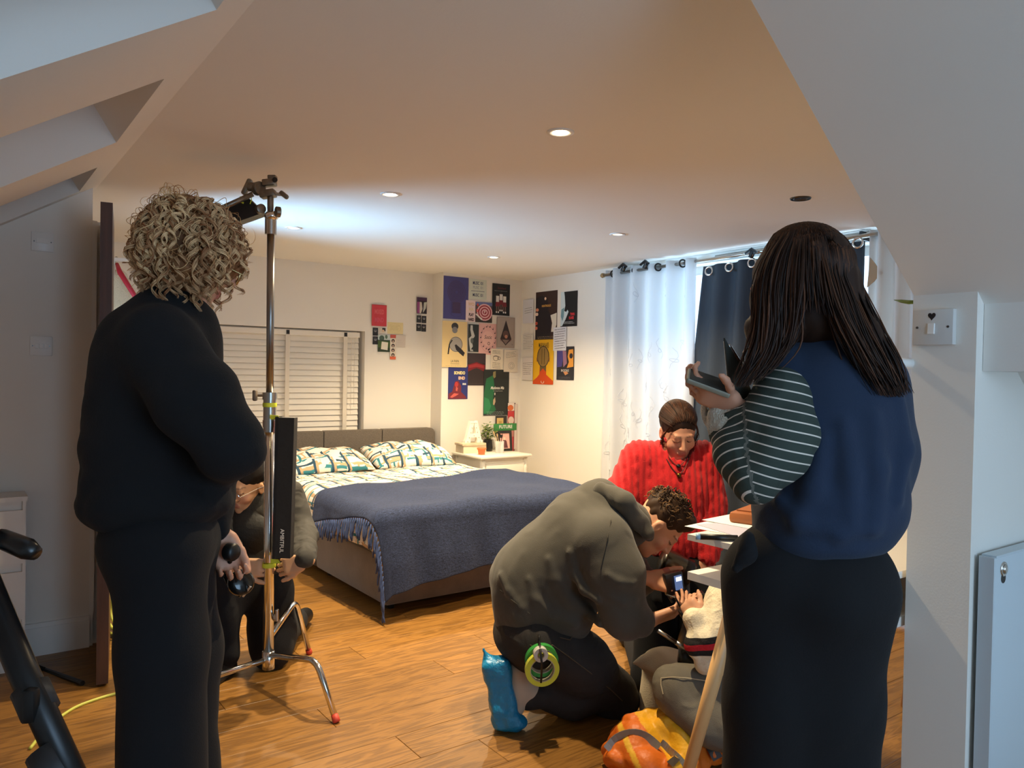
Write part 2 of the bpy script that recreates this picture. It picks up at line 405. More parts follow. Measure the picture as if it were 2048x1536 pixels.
MB().tube([(2.70, YL+.02, WZ1-.06), (2.702, YL+.02, 1.3), (2.698, YL+.02, .97)], .0025, 5).tube([(2.73, YL+.02, WZ1-.06), (2.725, YL+.02, 1.3), (2.728, YL+.02, 1.03)], .0025, 5).build('pull_cord', M_tape, bl)

# ---- bed
M_velvet = mat('grey_velvet', '#6E655B', .85, sheen=.5, vary=.16, vscale=9, bump=.15, bscale=220)
M_tweed = mat('grey_tweed', '#776D62', .95, vary=.28, vscale=260, bump=.5, bscale=320)
M_ticking = mat('mattress_ticking', '#D8CDB8', .9, bump=.2, bscale=25)
BD = dict(x0=1.94, x1=3.40, y0=3.82, y1=5.86)
bed = thing('double_bed', ((BD['x0']+BD['x1'])/2, 4.84, 0), 'double divan bed with grey velvet base and tweed headboard', 'bed')
for (a, b_) in ((BD['y0'], 4.835), (4.845, BD['y1'])):
    MB().box(((BD['x0']+BD['x1'])/2, (a+b_)/2, .175), (BD['x1']-BD['x0'], b_-a, .27), bev=.025).build('divan_base', M_velvet, bed, auto=True)
for x in (2.02, 3.32):
    for y in (3.92, 4.75, 5.75): MB().lathe([(.025, 0), (.03, .04), (.03, .05)], (x, y, 0), n=12).build('castor', mat('black_plastic', '#151515', .4), bed)
MB().box(((BD['x0']+BD['x1'])/2, 4.84, .425), (1.45, 2.02, .23), bev=.05).build('mattress', M_ticking, bed, auto=True)
HB = [(1.90, 2.42), (2.425, 2.935), (2.94, 3.448)]
for i, (a, b_) in enumerate(HB):
    prof = []
    zt = .845
    n = 6
    pts = [(a, .02)]
    if i == 0: pts += [(a+.05-.05*math.cos(k/n*math.pi/2), zt-.05+.05*math.sin(k/n*math.pi/2)) for k in range(n+1)]
    else: pts += [(a, zt-.006), (a+.01, zt)]
    if i == 2: pts += [(b_-.05+.05*math.sin(k/n*math.pi/2), zt-.05+.05*math.cos(k/n*math.pi/2)) for k in range(n+1)]
    else: pts += [(b_-.01, zt), (b_, zt-.006)]
    pts += [(b_, .02)]
    mb = MB().prism([(x, YL-.025, z) for x, z in pts], (0, -.07, 0))
    o = mb.build('headboard_panel', M_tweed, bed)
    bv = o.modifiers.new('round', 'BEVEL'); bv.width = .012; bv.segments = 3; bv.limit_method = 'ANGLE'

def stroke_mat():
    """bedding print: irregular brushed lattice in teal, navy and sand on off-white"""
    m = mat('brushed_lattice_cotton', '#EFE8DA', .85); nt, b = nodes_of(m); N = nt.nodes.new; L = nt.links.new
    uv = N('ShaderNodeUVMap'); uv.uv_map = 'UVMap'
    nz = N('ShaderNodeTexNoise'); nz.inputs['Scale'].default_value = 5; L(uv.outputs[0], nz.inputs['Vector'])
    dm = N('ShaderNodeVectorMath'); dm.operation = 'MULTIPLY_ADD'; dm.inputs[1].default_value = (.05, .05, 0)
    L(nz.outputs['Color'], dm.inputs[0]); L(uv.outputs[0], dm.inputs[2])
    base = None
    def layer(prev, scale, off, mortar, col, rot=0, rw=.5, rh=.25):
        mp = N('ShaderNodeMapping'); mp.inputs['Location'].default_value = (*off, 0); mp.inputs['Rotation'].default_value = (0, 0, rot); L(dm.outputs[0], mp.inputs[0])
        br = N('ShaderNodeTexBrick'); br.inputs['Scale'].default_value = scale; br.inputs['Mortar Size'].default_value = mortar; br.inputs['Mortar Smooth'].default_value = .25
        br.inputs['Brick Width'].default_value = rw; br.inputs['Row Height'].default_value = rh; br.inputs['Color1'].default_value = (0, 0, 0, 1); br.inputs['Color2'].default_value = (0, 0, 0, 1); br.inputs['Mortar'].default_value = (1, 1, 1, 1)
        L(mp.outputs[0], br.inputs['Vector'])
        mk = N('ShaderNodeTexNoise'); mk.inputs['Scale'].default_value = 9; L(mp.outputs[0], mk.inputs['Vector'])
        gt = N('ShaderNodeMath'); gt.operation = 'GREATER_THAN'; gt.inputs[1].default_value = .46; L(mk.outputs['Fac'], gt.inputs[0])
        mu = N('ShaderNodeMath'); mu.operation = 'MULTIPLY'; L(br.outputs['Fac'], mu.inputs[0]); L(gt.outputs[0], mu.inputs[1])
        mx = N('ShaderNodeMix'); mx.data_type = 'RGBA'; L(mu.outputs[0], mx.inputs['Factor'])
        if prev is None: mx.inputs['A'].default_value = (*hexc('#F0E9DC'), 1)
        else: L(prev, mx.inputs['A'])
        mx.inputs['B'].default_value = (*hexc(col), 1); return mx.outputs['Result']
    c = layer(None, 2.6, (0, 0), .024, '#C4A27A')
    c = layer(c, 2.6, (.036, .022), .022, '#34808C')
    c = layer(c, 2.0, (.31, .12), .020, '#BFA07C', R_(90))
    c = layer(c, 2.0, (.345, .138), .022, '#26485E', R_(90))
    L(c, b.inputs['Base Color'])
    return m
M_bedding = stroke_mat()
M_bedrev = M_bedding

def drape(name, cx, cy, material, parent, top, x0, x1, y0, y1, r, wav, seed, thick, zmin, flare=.18, xoff=0, hedge=None, xedge=None):
    """cloth rectangle with flat coordinates cx (1d), cy (1d) laid over a mattress x0..x1, y0..y1"""
    rng = np.random.default_rng(seed); A, B = np.meshgrid(cx, cy, indexing='ij')
    if xedge is not None: A = A+xedge(A, B)
    if hedge is not None: B = B+hedge(A, B)
    ph = rng.uniform(0, 6.28, 8)
    dx = np.where(A < x0, x0-A, np.where(A > x1, A-x1, 0)); sx = np.where(A < x0, -1, np.where(A > x1, 1, 0))
    dy = np.where(B < y0, y0-B, np.where(B > y1, B-y1, 0)); sy = np.where(B < y0, -1, np.where(B > y1, 1, 0))
    d = np.hypot(dx, dy)+1e-9
    # arc round the edge then fall
    q = r*math.pi/2
    ang = np.minimum(d/r, math.pi/2)
    out = np.where(d < q, r*np.sin(ang), r+(d-q)*flare*.3)
    drop = np.where(d < q, r*(1-np.cos(ang)), r+(d-q)*.985)
    hang = np.clip((d-q)/.2, 0, 1)
    tang = np.where(dx > dy, B, A)
    ripple = wav*hang*(np.sin(tang*17+ph[0])+.6*np.sin(tang*31+ph[1]))*.5
    out = out+ripple+wav*hang*.6
    X = np.clip(A, x0, x1)+sx*out*np.where(d > 1e-6, dx/d, 0); Y = np.clip(B, y0, y1)+sy*out*np.where(d > 1e-6, dy/d, 0)
    puff = (np.sin(A*5.1+ph[2])*np.sin(B*4.3+ph[3])+.6*np.sin(A*11+B*6+ph[4])+.4*np.sin(B*17-A*5+ph[5]))*wav*.35
    Z = top-drop+puff*(1-hang*.6); Z = np.maximum(Z, zmin)
    P = np.stack([X, Y, Z], -1); a, b_ = P.shape[:2]
    mb = MB().grid(P); o = mb.build(name, material, parent, smooth=True)
    me = o.data; uvl = me.uv_layers.new(name='UVMap'); UV = np.stack([A, B], -1).reshape(-1, 2)
    li = np.array([l.vertex_index for l in me.loops]); uvl.data.foreach_set('uv', UV[li].ravel().astype(np.float32))
    # keep normals up
    if sum(p.normal.z for p in me.polygons) < 0: me.flip_normals()
    s = o.modifiers.new('thickness', 'SOLIDIFY'); s.thickness = thick; s.offset = 1
    return o, P
dv, _ = drape('duvet', np.linspace(1.94-.22, 3.40+.2, 90), np.linspace(3.82-.22, 5.42, 110), M_bedding, None, .552, 1.95, 3.39, 3.83, 5.86, .06, .022, 3, .03, .27)
tag(dv, 'white duvet with teal, navy and sand brushed lattice print on the bed', 'duvet')
sb = dv.modifiers.new('soft', 'SUBSURF'); sb.levels = sb.render_levels = 1
# pillows
def pillow(cx, cy, cz, w, dpt, h, rz, tilt, label, seed):
    nU, nV = 32, 22; rng = np.random.default_rng(seed); mb = MB(); ph = rng.uniform(0, 6, 6)
    u = np.linspace(-1, 1, nU); v = np.linspace(-1, 1, nV); A, B = np.meshgrid(u, v, indexing='ij')
    prof = ((1-np.abs(A)**2.6)*(1-np.abs(B)**2.4)).clip(0)**.55
    pinch = 1-.10*np.abs(A)**2*(1-np.abs(B))-.0
    for s in (1, -1):
        wr = .012*np.sin(A*7+ph[0])*np.sin(B*5+ph[1])+.008*np.sin(A*13+B*9+ph[2])
        Z = s*(h*(.62 if s > 0 else .38)*prof)+wr*prof+.02*A*A*B
        P = np.stack([A*w/2*(1-.06*B*B), B*dpt/2*(1-.07*A*A), Z], -1)
        if s < 0: P = P[::-1]
        mb.grid(P)
    mt = Matrix.Rotation(rz, 3, 'Z') @ Matrix.Rotation(tilt, 3, 'X')
    mtn = np.array(mt); V = np.array(mb.v); UVs = V[:, :2].copy()+seed*.37
    mb.v = [tuple(p) for p in (V @ mtn.T+np.array((cx, cy, cz)))]
    o = mb.build('pillow', M_bedding, None, smooth=True); me = o.data
    uvl = me.uv_layers.new(name='UVMap'); li = np.array([l.vertex_index for l in me.loops]); uvl.data.foreach_set('uv', (UVs*1.0)[li].ravel().astype(np.float32))
    bm = bmesh.new(); bm.from_mesh(me); bmesh.ops.remove_doubles(bm, verts=bm.verts, dist=.0015); bmesh.ops.recalc_face_normals(bm, faces=bm.faces); bm.to_mesh(me); bm.free()
    return tag(o, label, 'pillow', 'bed pillows')
pillow(2.30, 5.58, .635, .70, .48, .145, .03, R_(9), 'lattice print pillow half hidden behind the steel pole', 1)
pillow(3.02, 5.58, .645, .72, .48, .16, -.05, R_(11), 'lattice print pillow nearest the white bedside table', 2)

# ---- throw blanket with tassels
def wool():
    m = mat('navy_mohair_wool', '#2F3A5A', .98, sheen=.12); nt, b = nodes_of(m); N = nt.nodes.new; L = nt.links.new
    uv = N('ShaderNodeUVMap'); uv.uv_map = 'UVMap'
    mp = N('ShaderNodeMapping'); mp.inputs['Scale'].default_value = (36, 80, 1); L(uv.outputs[0], mp.inputs[0])
    n = N('ShaderNodeTexNoise'); n.inputs['Scale'].default_value = 2; n.inputs['Detail'].default_value = 5; n.inputs['Distortion'].default_value = 1.5; L(mp.outputs[0], n.inputs['Vector'])
    rp = N('ShaderNodeValToRGB'); rp.color_ramp.elements[0].position = .35; rp.color_ramp.elements[1].position = .72
    rp.color_ramp.elements[0].color = (*hexc('#151D33'), 1); rp.color_ramp.elements[1].color = (*hexc('#334062'), 1)
    L(n.outputs['Fac'], rp.inputs[0]); L(rp.outputs[0], b.inputs['Base Color'])
    bp = N('ShaderNodeBump'); bp.inputs['Strength'].default_value = .6; bp.inputs['Distance'].default_value = .006; L(n.outputs['Fac'], bp.inputs['Height']); L(bp.outputs[0], b.inputs['Normal'])
    b.inputs['Sheen Tint'].default_value = (*hexc('#8C97BC'), 1)
    return m
M_wool = wool()
bx = np.linspace(1.94-.14, 3.40+.12, 100); by = np.linspace(3.82-.47, 4.57, 104)
th = thing('throw_blanket', (2.65, 4.1, .55), 'navy blue woolly throw with tasselled edge across the foot of the bed', 'blanket')
blk, BP = drape('woven_cloth', bx, by, M_wool, th, .595, 1.90, 3.44, 3.79, 5.9, .085, .024, 11, .008, .05, flare=.35,
                hedge=lambda A, B: (A-1.94)*.17*np.clip((B-4.0)/.6, 0, 1)+((A-1.94)*.13-.05)*np.clip((3.8-B)/.4, 0, 1),
                xedge=lambda A, B: (-.15*np.clip((B-3.85)/.75, 0, 1)-.05*np.clip((3.8-B)/.4, 0, 1))*np.clip((2.4-A)/.5, 0, 1))
sb = blk.modifiers.new('soft', 'SUBSURF'); sb.levels = sb.render_levels = 1
M_tassel = mat('navy_wool_yarn', '#3C4F7E', .95, sheen=.1, bump=.5, bscale=300)
rng = np.random.default_rng(4)
edge = BP[0]
seg = np.r_[0, np.cumsum(np.linalg.norm(np.diff(edge, axis=0), axis=1))]
for k, s_ in enumerate(np.arange(.012, seg[-1], .026)):
    p = np.array([np.interp(s_, seg, edge[:, j]) for j in range(3)])
    ln = rng.uniform(.10, .135); sw = rng.uniform(-.03, .03); base = p.copy(); 
    outx = min(0, -(.0)) 
    pts = []
    for q in range(6):
        t = q/5; z = p[2]-ln*t*(.98); 
        pts.append((p[0]-.010*math.sin(t*2)-.006, p[1]+sw*t*t+.004*math.sin(t*9+k), max(z, .012)))
    MB().tube(pts, [.0045, .005, .0055, .006, .0055, .004], 6).build('tassel', M_tassel, th, smooth=True)

# ---- bedside table
M_cream = mat('cream_lacquer', '#F3EDDD', .4)
NX0, NX1, NY0, NY1, NZ_ = 3.555, 4.09, 5.31, 5.78, .637
ns = thing('bedside_table', ((NX0+NX1)/2, (NY0+NY1)/2, 0), 'cream bedside table with two drawers below the posters', 'bedside table')
MB().box(((NX0+NX1)/2, (NY0+NY1)/2, NZ_-.012), (NX1-NX0, NY1-NY0, .024), bev=.008).build('table_top', M_cream, ns, auto=True)
MB().bb(NX0+.035, NX1-.035, NY0+.04, NY1-.02, .14, NZ_-.024).build('carcass', M_cream, ns)
MB().prism([(NX0+.03, NY0+.03, NZ_-.024), (NX1-.03, NY0+.03, NZ_-.024), (NX1-.03, NY0+.03, NZ_-.04), (NX0+.03, NY0+.03, NZ_-.04)], (0, .01, 0)).build('moulding', M_cream, ns)
for k, (a, b_) in enumerate(((.40, .575), (.18, .375))):
    d = MB().box(((NX0+NX1)/2, NY0+.033, (a+b_)/2), (NX1-NX0-.14, .02, b_-a), bev=.006).build('drawer', M_cream, ns, auto=True)
    MB().lathe([(.006, 0), (.006, .012), (.013, .018), (.014, .024), (.004, .029)], ((NX0+NX1)/2, NY0+.023, (a+b_)/2), ax=(0, -1, 0), n=14).build('knob', mat('brass_knob', '#B89A5E', .3, .8), d, smooth=True)
for sx in (0, 1):
    for sy in (0, 1):
        x = NX0+.05 if sx == 0 else NX1-.05; y = NY0+.05 if sy == 0 else NY1-.04
        dx = (-1 if sx == 0 else 1)*.5; dy = -.5 if sy == 0 else .0
        pts = [(x, y, NZ_-.03), (x, y, .5), (x+dx*.012, y+dy*.012, .34), (x+dx*.0, y+dy*.0, .16), (x+dx*.02, y+dy*.02, .05), (x+dx*.06, y+dy*.06, 0)]
        MB().tube(pts, [.026, .026, .03, .022, .018, .02], 8).build('leg', M_cream, ns, smooth=True)
def ont(px, py): return onz(px, py, NZ_)
# box under the letter
p = ont(950, 903)
bxo = thing('keepsake_box', (3.68, 5.66, NZ_), 'pale wooden box stacked on the bedside table under the letter', 'box')
MB().box((3.685, 5.665, NZ_+.032), (.23, .14, .064), rz=-.05, bev=.004).build('body', mat('pale_wood', '#E9D9BB', .6, vary=.1), bxo, auto=True)
MB().box((3.675, 5.66, NZ_+.075), (.235, .15, .022), rz=-.08, bev=.004).build('lid', mat('whitewashed_wood', '#D8C3A4', .6, vary=.15, vscale=12), bxo, auto=True)
# marquee letter A
la = thing('letter_light', (3.685, 5.64, NZ_+.087), 'white marquee letter A with small bulbs on a pale box', 'letter light')
def A_poly(o, w, h, t):
    return [(-w/2, 0), (-w/2+t*1.5, 0), (-w/2+t*1.5+.0, .02*1), (-.13*w*1.6, .02), (-.10*w*1.6, .3*h), (.10*w*1.6, .3*h), (.13*w*1.6, .02), (w/2-t*1.5, .02), (w/2-t*1.5, 0), (w/2, 0), (w/2, .02), (w/2-.02, .02), (.14*w, h), (-.14*w, h), (-w/2+.02, .02), (-w/2, .02)]
LA = np.array((3.685, 5.64, NZ_+.087)); W_, H_ = .185, .185
def lp(x, z, y=0): return LA+np.array((x, y, z))
mb = MB()
BK = [0]
def bar(p0, p1, t, d=.035):
    p0 = np.array(p0); p1 = np.array(p1); v = p1-p0; v = v/np.linalg.norm(v); n = np.array((-v[1], v[0]))*t/2
    q = [p0+n, p1+n, p1-n, p0-n]; BK[0] += .0007; e = BK[0]; mb.prism([lp(a, b, -d/2-e) for a, b in q], (0, d+2*e, 0))
bar((-.065, .0), (-.016, H_), .042); bar((.065, .0), (.016, H_), .042); bar((-.055, .062), (.055, .062), .03)
bar((-.092, .011), (-.035, .011), .022); bar((.035, .011), (.092, .011), .022); bar((-.034, H_-.007), (.034, H_-.007), .014)
mb.build('letter_body', mat('white_metal_letter', '#FAF6EA', .5), la)
for (x, z) in ((0, .165), (-.022, .13), (.022, .13), (-.034, .09), (.034, .09), (0, .062), (-.05, .045), (.05, .045), (-.065, .012), (.065, .012)):
    MB().ell(lp(x, z, -.0225), (.004, .004, .004), 8, 6).build('bulb', mat('tiny_bulb', '#B9B29F', .2), la, smooth=True)
# terracotta cup
c = np.array((3.66, 5.46, NZ_))
cu = thing('terracotta_pot', c, 'small orange terracotta pot at the front of the bedside table', 'pot')
MB().lathe([(.026, 0), (.034, .045), (.040, .045), (.041, .058), (.036, .058), (.033, .047), (.024, .006), (.001, .006)], c, n=24, cap=False).lathe([(.0, 0), (.026, 0)], c, cap=False).build('pot_body', mat('terracotta', '#E0784A', .8), cu, smooth=True)
# plant in black vase
c = np.array((3.875, 5.685, NZ_))
pt = thing('potted_plant', c, 'small leafy plant in a black vase on the bedside table', 'plant')
MB().lathe([(.04, 0), (.045, .03), (.038, .10), (.035, .105), (.028, .105), (.028, .09)], c, n=20).build('vase', mat('black_ceramic', '#161314', .3), pt, smooth=True)
rng = np.random.default_rng(5); lf = MB(); st = MB()
for k in range(110):
    a = rng.uniform(0, 6.28); e = rng.uniform(.0, 1.4); rr = rng.uniform(.03, .08)
    p = c+np.array((math.cos(a)*math.cos(e)*rr, math.sin(a)*math.cos(e)*rr, .12+math.sin(e)*rr*1.7))
    d = np.array((math.cos(a), math.sin(a), rng.uniform(-.3, .8))); d /= np.linalg.norm(d); s = np.cross(d, (0, 0, 1.)); s /= np.linalg.norm(s)+1e-9
    l = rng.uniform(.024, .038); n = np.cross(s, d)
    q = [p, p+d*l*.45+s*l*.42+n*.003, p+d*l, p+d*l*.45-s*l*.42+n*.003]
    MB().prism(q, n*.0012).build('leaf', mat('leaf_green', '#5C7A33', .5, vary=.3, vscale=30) if k % 3 else mat('leaf_pale', '#B9C46C', .5), pt)
    if k % 4 == 0: st.tube([c+np.array((0, 0, .09)), p], .0015, 5)
st.build('stems', mat('leaf_stem', '#4C5A2A', .7), pt)
# glass jar with brushes
c = np.array((3.875, 5.50, NZ_))
gj = thing('glass_jar', c, 'clear glass jar holding brushes on the bedside table', 'jar')
MB().lathe([(.036, 0), (.038, .01), (.040, .105), (.0375, .105), (.0355, .012), (.001, .01)], c, n=24, cap=False).build('glass', mat('clear_glass', (.95, .98, .97), .03, alpha=.3), gj, smooth=True)
for k, (dx, dy, h) in enumerate(((-.05, .01, .16), (-.03, -.01, .14), (.005, .01, .15), (.02, 0, .13))):
    b0 = c+np.array((-dx*.3, 0, .012)); b1 = c+np.array((dx, dy, h)); dd = (b1-b0)/np.linalg.norm(b1-b0)
    br = thing('makeup_brush', b0, ['wooden brush leaning far left in the glass jar', 'pale brush leaning left in the glass jar', 'black tipped brush upright in the glass jar', 'black handled brush at the right in the glass jar'][k], 'brush', 'brushes in the jar')
    MB().cyl(b0, b1, .003, n=8).build('handle', mat('brush_wood', '#D9B98A', .5) if k < 2 else mat('black_plastic', '#151515', .4), br)
    MB().tube([b1, b1+dd*.02, b1+dd*.035], [.004, .007, .002], 8).build('bristles', mat('dark_bristle', '#2B2320', .9) if k > 1 else mat('pale_bristle', '#C9A77C', .9), br)
# framed photograph
c = np.array((4.01, 5.60, NZ_))
fr = thing('photo_frame', c, 'black framed photo standing on the bedside table', 'photo frame')
mt = Matrix.Rotation(-.12, 3, 'Z') @ Matrix.Rotation(R_(-8), 3, 'X')
def F(x, z, y=0): return np.array(mt @ Vector((x, y, z)))+c
M_blackf = mat('black_frame', '#1C1A19', .4)
for (a, b_, e, f) in ((-.072, -.05, 0, .185), (.05, .072, 0, .185), (-.05, .05, 0, .024), (-.05, .05, .161, .185)):
    MB().prism([F(a, e), F(b_, e), F(b_, f), F(a, f)], F(0, 0, .016)-F(0, 0)).build('frame_bar', M_blackf, fr)
MB().prism([F(-.05, .024, .006), F(.05, .024, .006), F(.05, .161, .006), F(-.05, .161, .006)], F(0, 0, .005)-F(0, 0)).build('photo', mat('photo_paper', '#DFA79B', .5), fr)
mb = MB()
mb.prism([F(-.03, .03, .0055), F(.03, .03, .0055), F(.02, .09, .0055), F(.01, .10, .0055), F(-.015, .10, .0055), F(-.025, .08, .0055)], F(0, 0, .0004)-F(0, 0))
mb.build('print', mat('photo_dark', '#5B2F35', .5), fr)
MB().prism([F(-.012, .10, .0052), F(.008, .10, .0052), F(.008, .125, .0052), F(-.012, .125, .0052)], F(0, 0, .0004)-F(0, 0)).build('print', mat('photo_skin', '#E9C7AE', .5), fr)
MB().prism([F(-.045, .12, .0052), F(-.02, .12, .0052), F(-.03, .15, .0052), F(-.045, .15, .0052)], F(0, 0, .0004)-F(0, 0)).build('print', mat('photo_black', '#191517', .5), fr)
MB().prism([F(-.015, .15, .016), F(.015, .15, .016), F(.03, .0, .09), F(-.03, .0, .09)], (0, .003, 0)).build('easel_back', M_blackf, fr)
# hanging FUTURE sign
sg = thing('wall_sign', ony(1010, 855, YR-.02), 'green wall plaque reading FUTURE above the photo frame', 'sign')
a = ony(988, 847.5, YR-.012); b_ = ony(1033, 860.5, YR-.012)
MB().box(((a[0]+b_[0])/2, YR-.009, (a[2]+b_[2])/2), (b_[0]-a[0], .014, a[2]-b_[2]), bev=.005).build('plaque', mat('sign_green', '#3C8F4C', .5), sg, auto=True)
mb = MB(); put_text(mb, 'FUTURE', .042, ((a[0]+b_[0])/2, YR-.0175, (a[2]+b_[2])/2+.002), (1, 0, 0), (0, 0, 1), bold=.001)
mb.build('lettering', mat('print_white', '#F4F2EA', .6), sg)
mb = MB(); put_text(mb, 'LA', .032, ((a[0]+b_[0])/2-.02, YR-.0055, b_[2]-.018), (1, 0, 0), (0, 0, 1), bold=.001)
mb.build('lettering', mat('print_white', '#F4F2EA', .6), sg)
# ================================================================ POSTERS AND NOTES
PC = {}
def pc(h):
    k = 'print_'+h.strip('#').lower()
    return mat(k, h, .55)
class Poster:
    n = 0
    def __init__(s, wall, tl, br, base, label, cat='poster', group=None, name='poster', rot=0):
        Poster.n += 1; s.wall = wall; lay = .0012+.0016*(Poster.n % 9)
        if wall == 'x':      # curtain wall, faces -X; image right = -Y
            X = XC-lay; a = onx(*tl, X); b = onx(*br, X); s.o = np.array((X, a[1], a[2])); s.ux = np.array((0, -1., 0)); s.W = a[1]-b[1]; s.n_ = np.array((-1., 0, 0))
        else:
            Y = (YR if wall == 'r' else YL)-lay; a = ony(*tl, Y); b = ony(*br, Y); s.o = np.array((a[0], Y, a[2])); s.ux = np.array((1., 0, 0)); s.W = b[0]-a[0]; s.n_ = np.array((0, -1., 0))
        s.H = a[2]-b[2]; s.uz = np.array((0, 0, -1.)); s.k = 0
        if rot:
            c, q = math.cos(rot), math.sin(rot); ux, uz = s.ux.copy(), s.uz.copy(); s.ux = ux*c+uz*q; s.uz = uz*c-ux*q
        m = MB().prism([s.p(0, 0), s.p(1, 0), s.p(1, 1), s.p(0, 1)], -s.n_*.0006)
        s.obj = m.build(name, pc(base)); tag(s.obj, label, cat, group)
    def p(s, u, v, k=0): return s.o+s.ux*s.W*u+s.uz*s.H*v+s.n_*(.00012*k)
    def shape(s, pts, col):
        s.k += 1
        MB().prism([s.p(u, v, s.k) for u, v in pts], -s.n_*.0001).build('print', pc(col), s.obj); return s
    def rect(s, u0, v0, u1, v1, col): return s.shape([(u0, v0), (u1, v0), (u1, v1), (u0, v1)], col)
    def oval(s, u, v, a, b, col, n=18): return s.shape([(u+a*math.cos(6.2832*i/n), v+b*math.sin(6.2832*i/n)) for i in range(n)], col)
    def ring(s, u, v, a, b, w, col, n=28, a0=0, a1=6.2832):
        s.k += 1; mb = MB(); 
        A = np.linspace(a0, a1, n+1)
        for i in range(n):
            q = [(u+a*math.cos(A[i]), v+b*math.sin(A[i])), (u+a*math.cos(A[i+1]), v+b*math.sin(A[i+1])), (u+(a-w)*math.cos(A[i+1]), v+(b-w*a and b*(a-w)/a)*math.sin(A[i+1])), (u+(a-w)*math.cos(A[i]), v+b*(a-w)/a*math.sin(A[i]))]
            mb.add([s.p(x, y, s.k) for x, y in q], [(0, 1, 2, 3)])
        mb.build('print', pc(col), s.obj); return s
    def text(s, t, u, v, size, col, sx=1, **kw):
        s.k += 1; mb = MB(); put_text(mb, t, size*s.H, s.p(u, v, s.k+1), s.ux, -s.uz, extrude=.00005, font_scale=(sx, 1), **kw)
        mb.build('lettering', pc(col), s.obj); return s
    def lines(s, u0, u1, v0, v1, n, col, wd=.010, rag=.2, tilt=0, seed=0):
        """rows of small handwriting / credits, each row one broken stroke line"""
        s.k += 1; mb = MB(); rng = np.random.default_rng(seed+Poster.n)
        for r in range(n):
            v = v0+(v1-v0)*(r+.5)/n; u = u0+rng.uniform(0, .04); e = u1-rng.uniform(0, rag)*(u1-u0)
            while u < e:
                l = rng.uniform(.03, .09); q = u+l; h = wd*rng.uniform(.7, 1.2); dv = tilt*(u-u0)
                mb.add([s.p(x, y, s.k) for x, y in ((u, v-h+dv), (q, v-h*.6+dv), (q, v+h+dv), (u, v+h*.6+dv))], [(0, 1, 2, 3)]); u = q+rng.uniform(.015, .03)
        mb.build('lettering', pc(col), s.obj); return s
G = 'posters and notes on the bedroom walls'
# --- right part of the back wall
p = Poster('r', (887.5, 551), (936, 640), '#4C4A8A', 'violet blue poster with a dark contour line head, topmost at the wall corner', group=G)
for i in range(9): p.ring(.52, .36, .36-.036*i, .27-.027*i, .012, '#4A3350')
p.rect(.36, .6, .68, .86, '#4B3A66'); 
for i in range(7): p.rect(.3, .62+.035*i, .74, .628+.035*i, '#3F2D4C')
p.ring(.52, .88, .22, .06, .012, '#3F2D4C')
p = Poster('r', (939, 557), (973, 600), '#D5DBCF', 'pale green card reading MUSIC 101 repeated in several type styles', group=G)
p.text('MUSIC 101', .5, .2, .22, '#2F3E6E', sx=.62, bold=.001).text('MUSIC 101', .5, .42, .20, '#8A93A5', sx=.66).rect(.12, .58, .88, .6, '#A7AEB2').text('MUSIC 101', .5, .8, .22, '#33406A', sx=.62, bold=.0007)
p.lines(.1, .9, .55, .65, 1, '#6C7688', .02)
p = Poster('r', (985, 566), (1019, 632), '#1D2023', 'black poster of three figures in white tops and red skirts', group=G)
p.text('Sisterhood', .52, .14, .10, '#7C2A35', sx=.75, shear=.3).lines(.12, .88, .2, .26, 1, '#A9A9A9', .006)
for u, v in ((.3, .36), (.5, .30), (.7, .36)):
    p.oval(u, v, .06, .035, '#3A2C2A'); p.rect(u-.085, v+.03, u+.085, v+.22, '#E7E4E0'); p.shape([(u-.09, v+.22), (u+.09, v+.22), (u+.12, v+.36), (u-.12, v+.36)], '#7F2A33')
    p.rect(u-.07, v+.36, u-.03, v+.53, '#8A6F66').rect(u+.03, v+.36, u+.07, v+.53, '#8A6F66').rect(u-.09, v+.52, u-.02, v+.57, '#EDEAE6').rect(u+.02, v+.52, u+.09, v+.57, '#EDEAE6')
p = Poster('r', (932, 600), (953, 644), '#F0D8DA', 'pink poster reading WORK HARD PLAY HARD partly under the spiral print', group=G)
p.text('WO', .5, .18, .2, '#E7C6A8', sx=.9, bold=.002).text('HA', .5, .42, .2, '#EBD3B0', sx=.9, bold=.002).text('PLAY', .5, .68, .19, '#3A1F24', sx=.62, bold=.002).text('HARD', .5, .9, .19, '#3A1F24', sx=.6, bold=.002)
p = Poster('r', (951, 603), (984, 646), '#5A4A4E', 'print of a red and pink spiral swirl beside the pink slogan poster', group=G)
p.rect(0, 0, 1, .16, '#6A74A8').rect(0, .8, 1, 1, '#3B332F')
for i in range(6): p.oval(.55, .5, .46-.07*i, .42-.065*i, ('#E8B9BE', '#9E2F3B')[i % 2])
p.text('P', .55, .5, .2, '#F2DEDC', bold=.001).shape([(0, .62), (.05, .58), (.42, .82), (.38, .9)], '#E9E3DC').text('R', .14, .16, .16, '#E0502F', bold=.002).text('D', .12, .44, .16, '#E0502F', bold=.002)
p = Poster('r', (994, 633), (1029, 696), '#A2948B', 'grey brown poster of a pen nib shape holding a portrait', group=G)
p.rect(.05, .03, .95, .97, '#AC9E95')
p.shape([(.5, .1), (.82, .72), (.5, .93), (.2, .72)], '#3A3032').shape([(.3, .74), (.7, .74), (.5, .89)], '#8C7A72').oval(.5, .56, .16, .12, '#6A5049').oval(.52, .64, .08, .06, '#C2876F').ring(.5, .76, .3, .06, .02, '#7A2F33').text('Y', .86, .9, .07, '#3A3032')
p = Poster('r', (885, 641), (933, 735), '#EBCF94', 'cream poster with a grey head and hands on a ball reading LA PAPA', group=G)
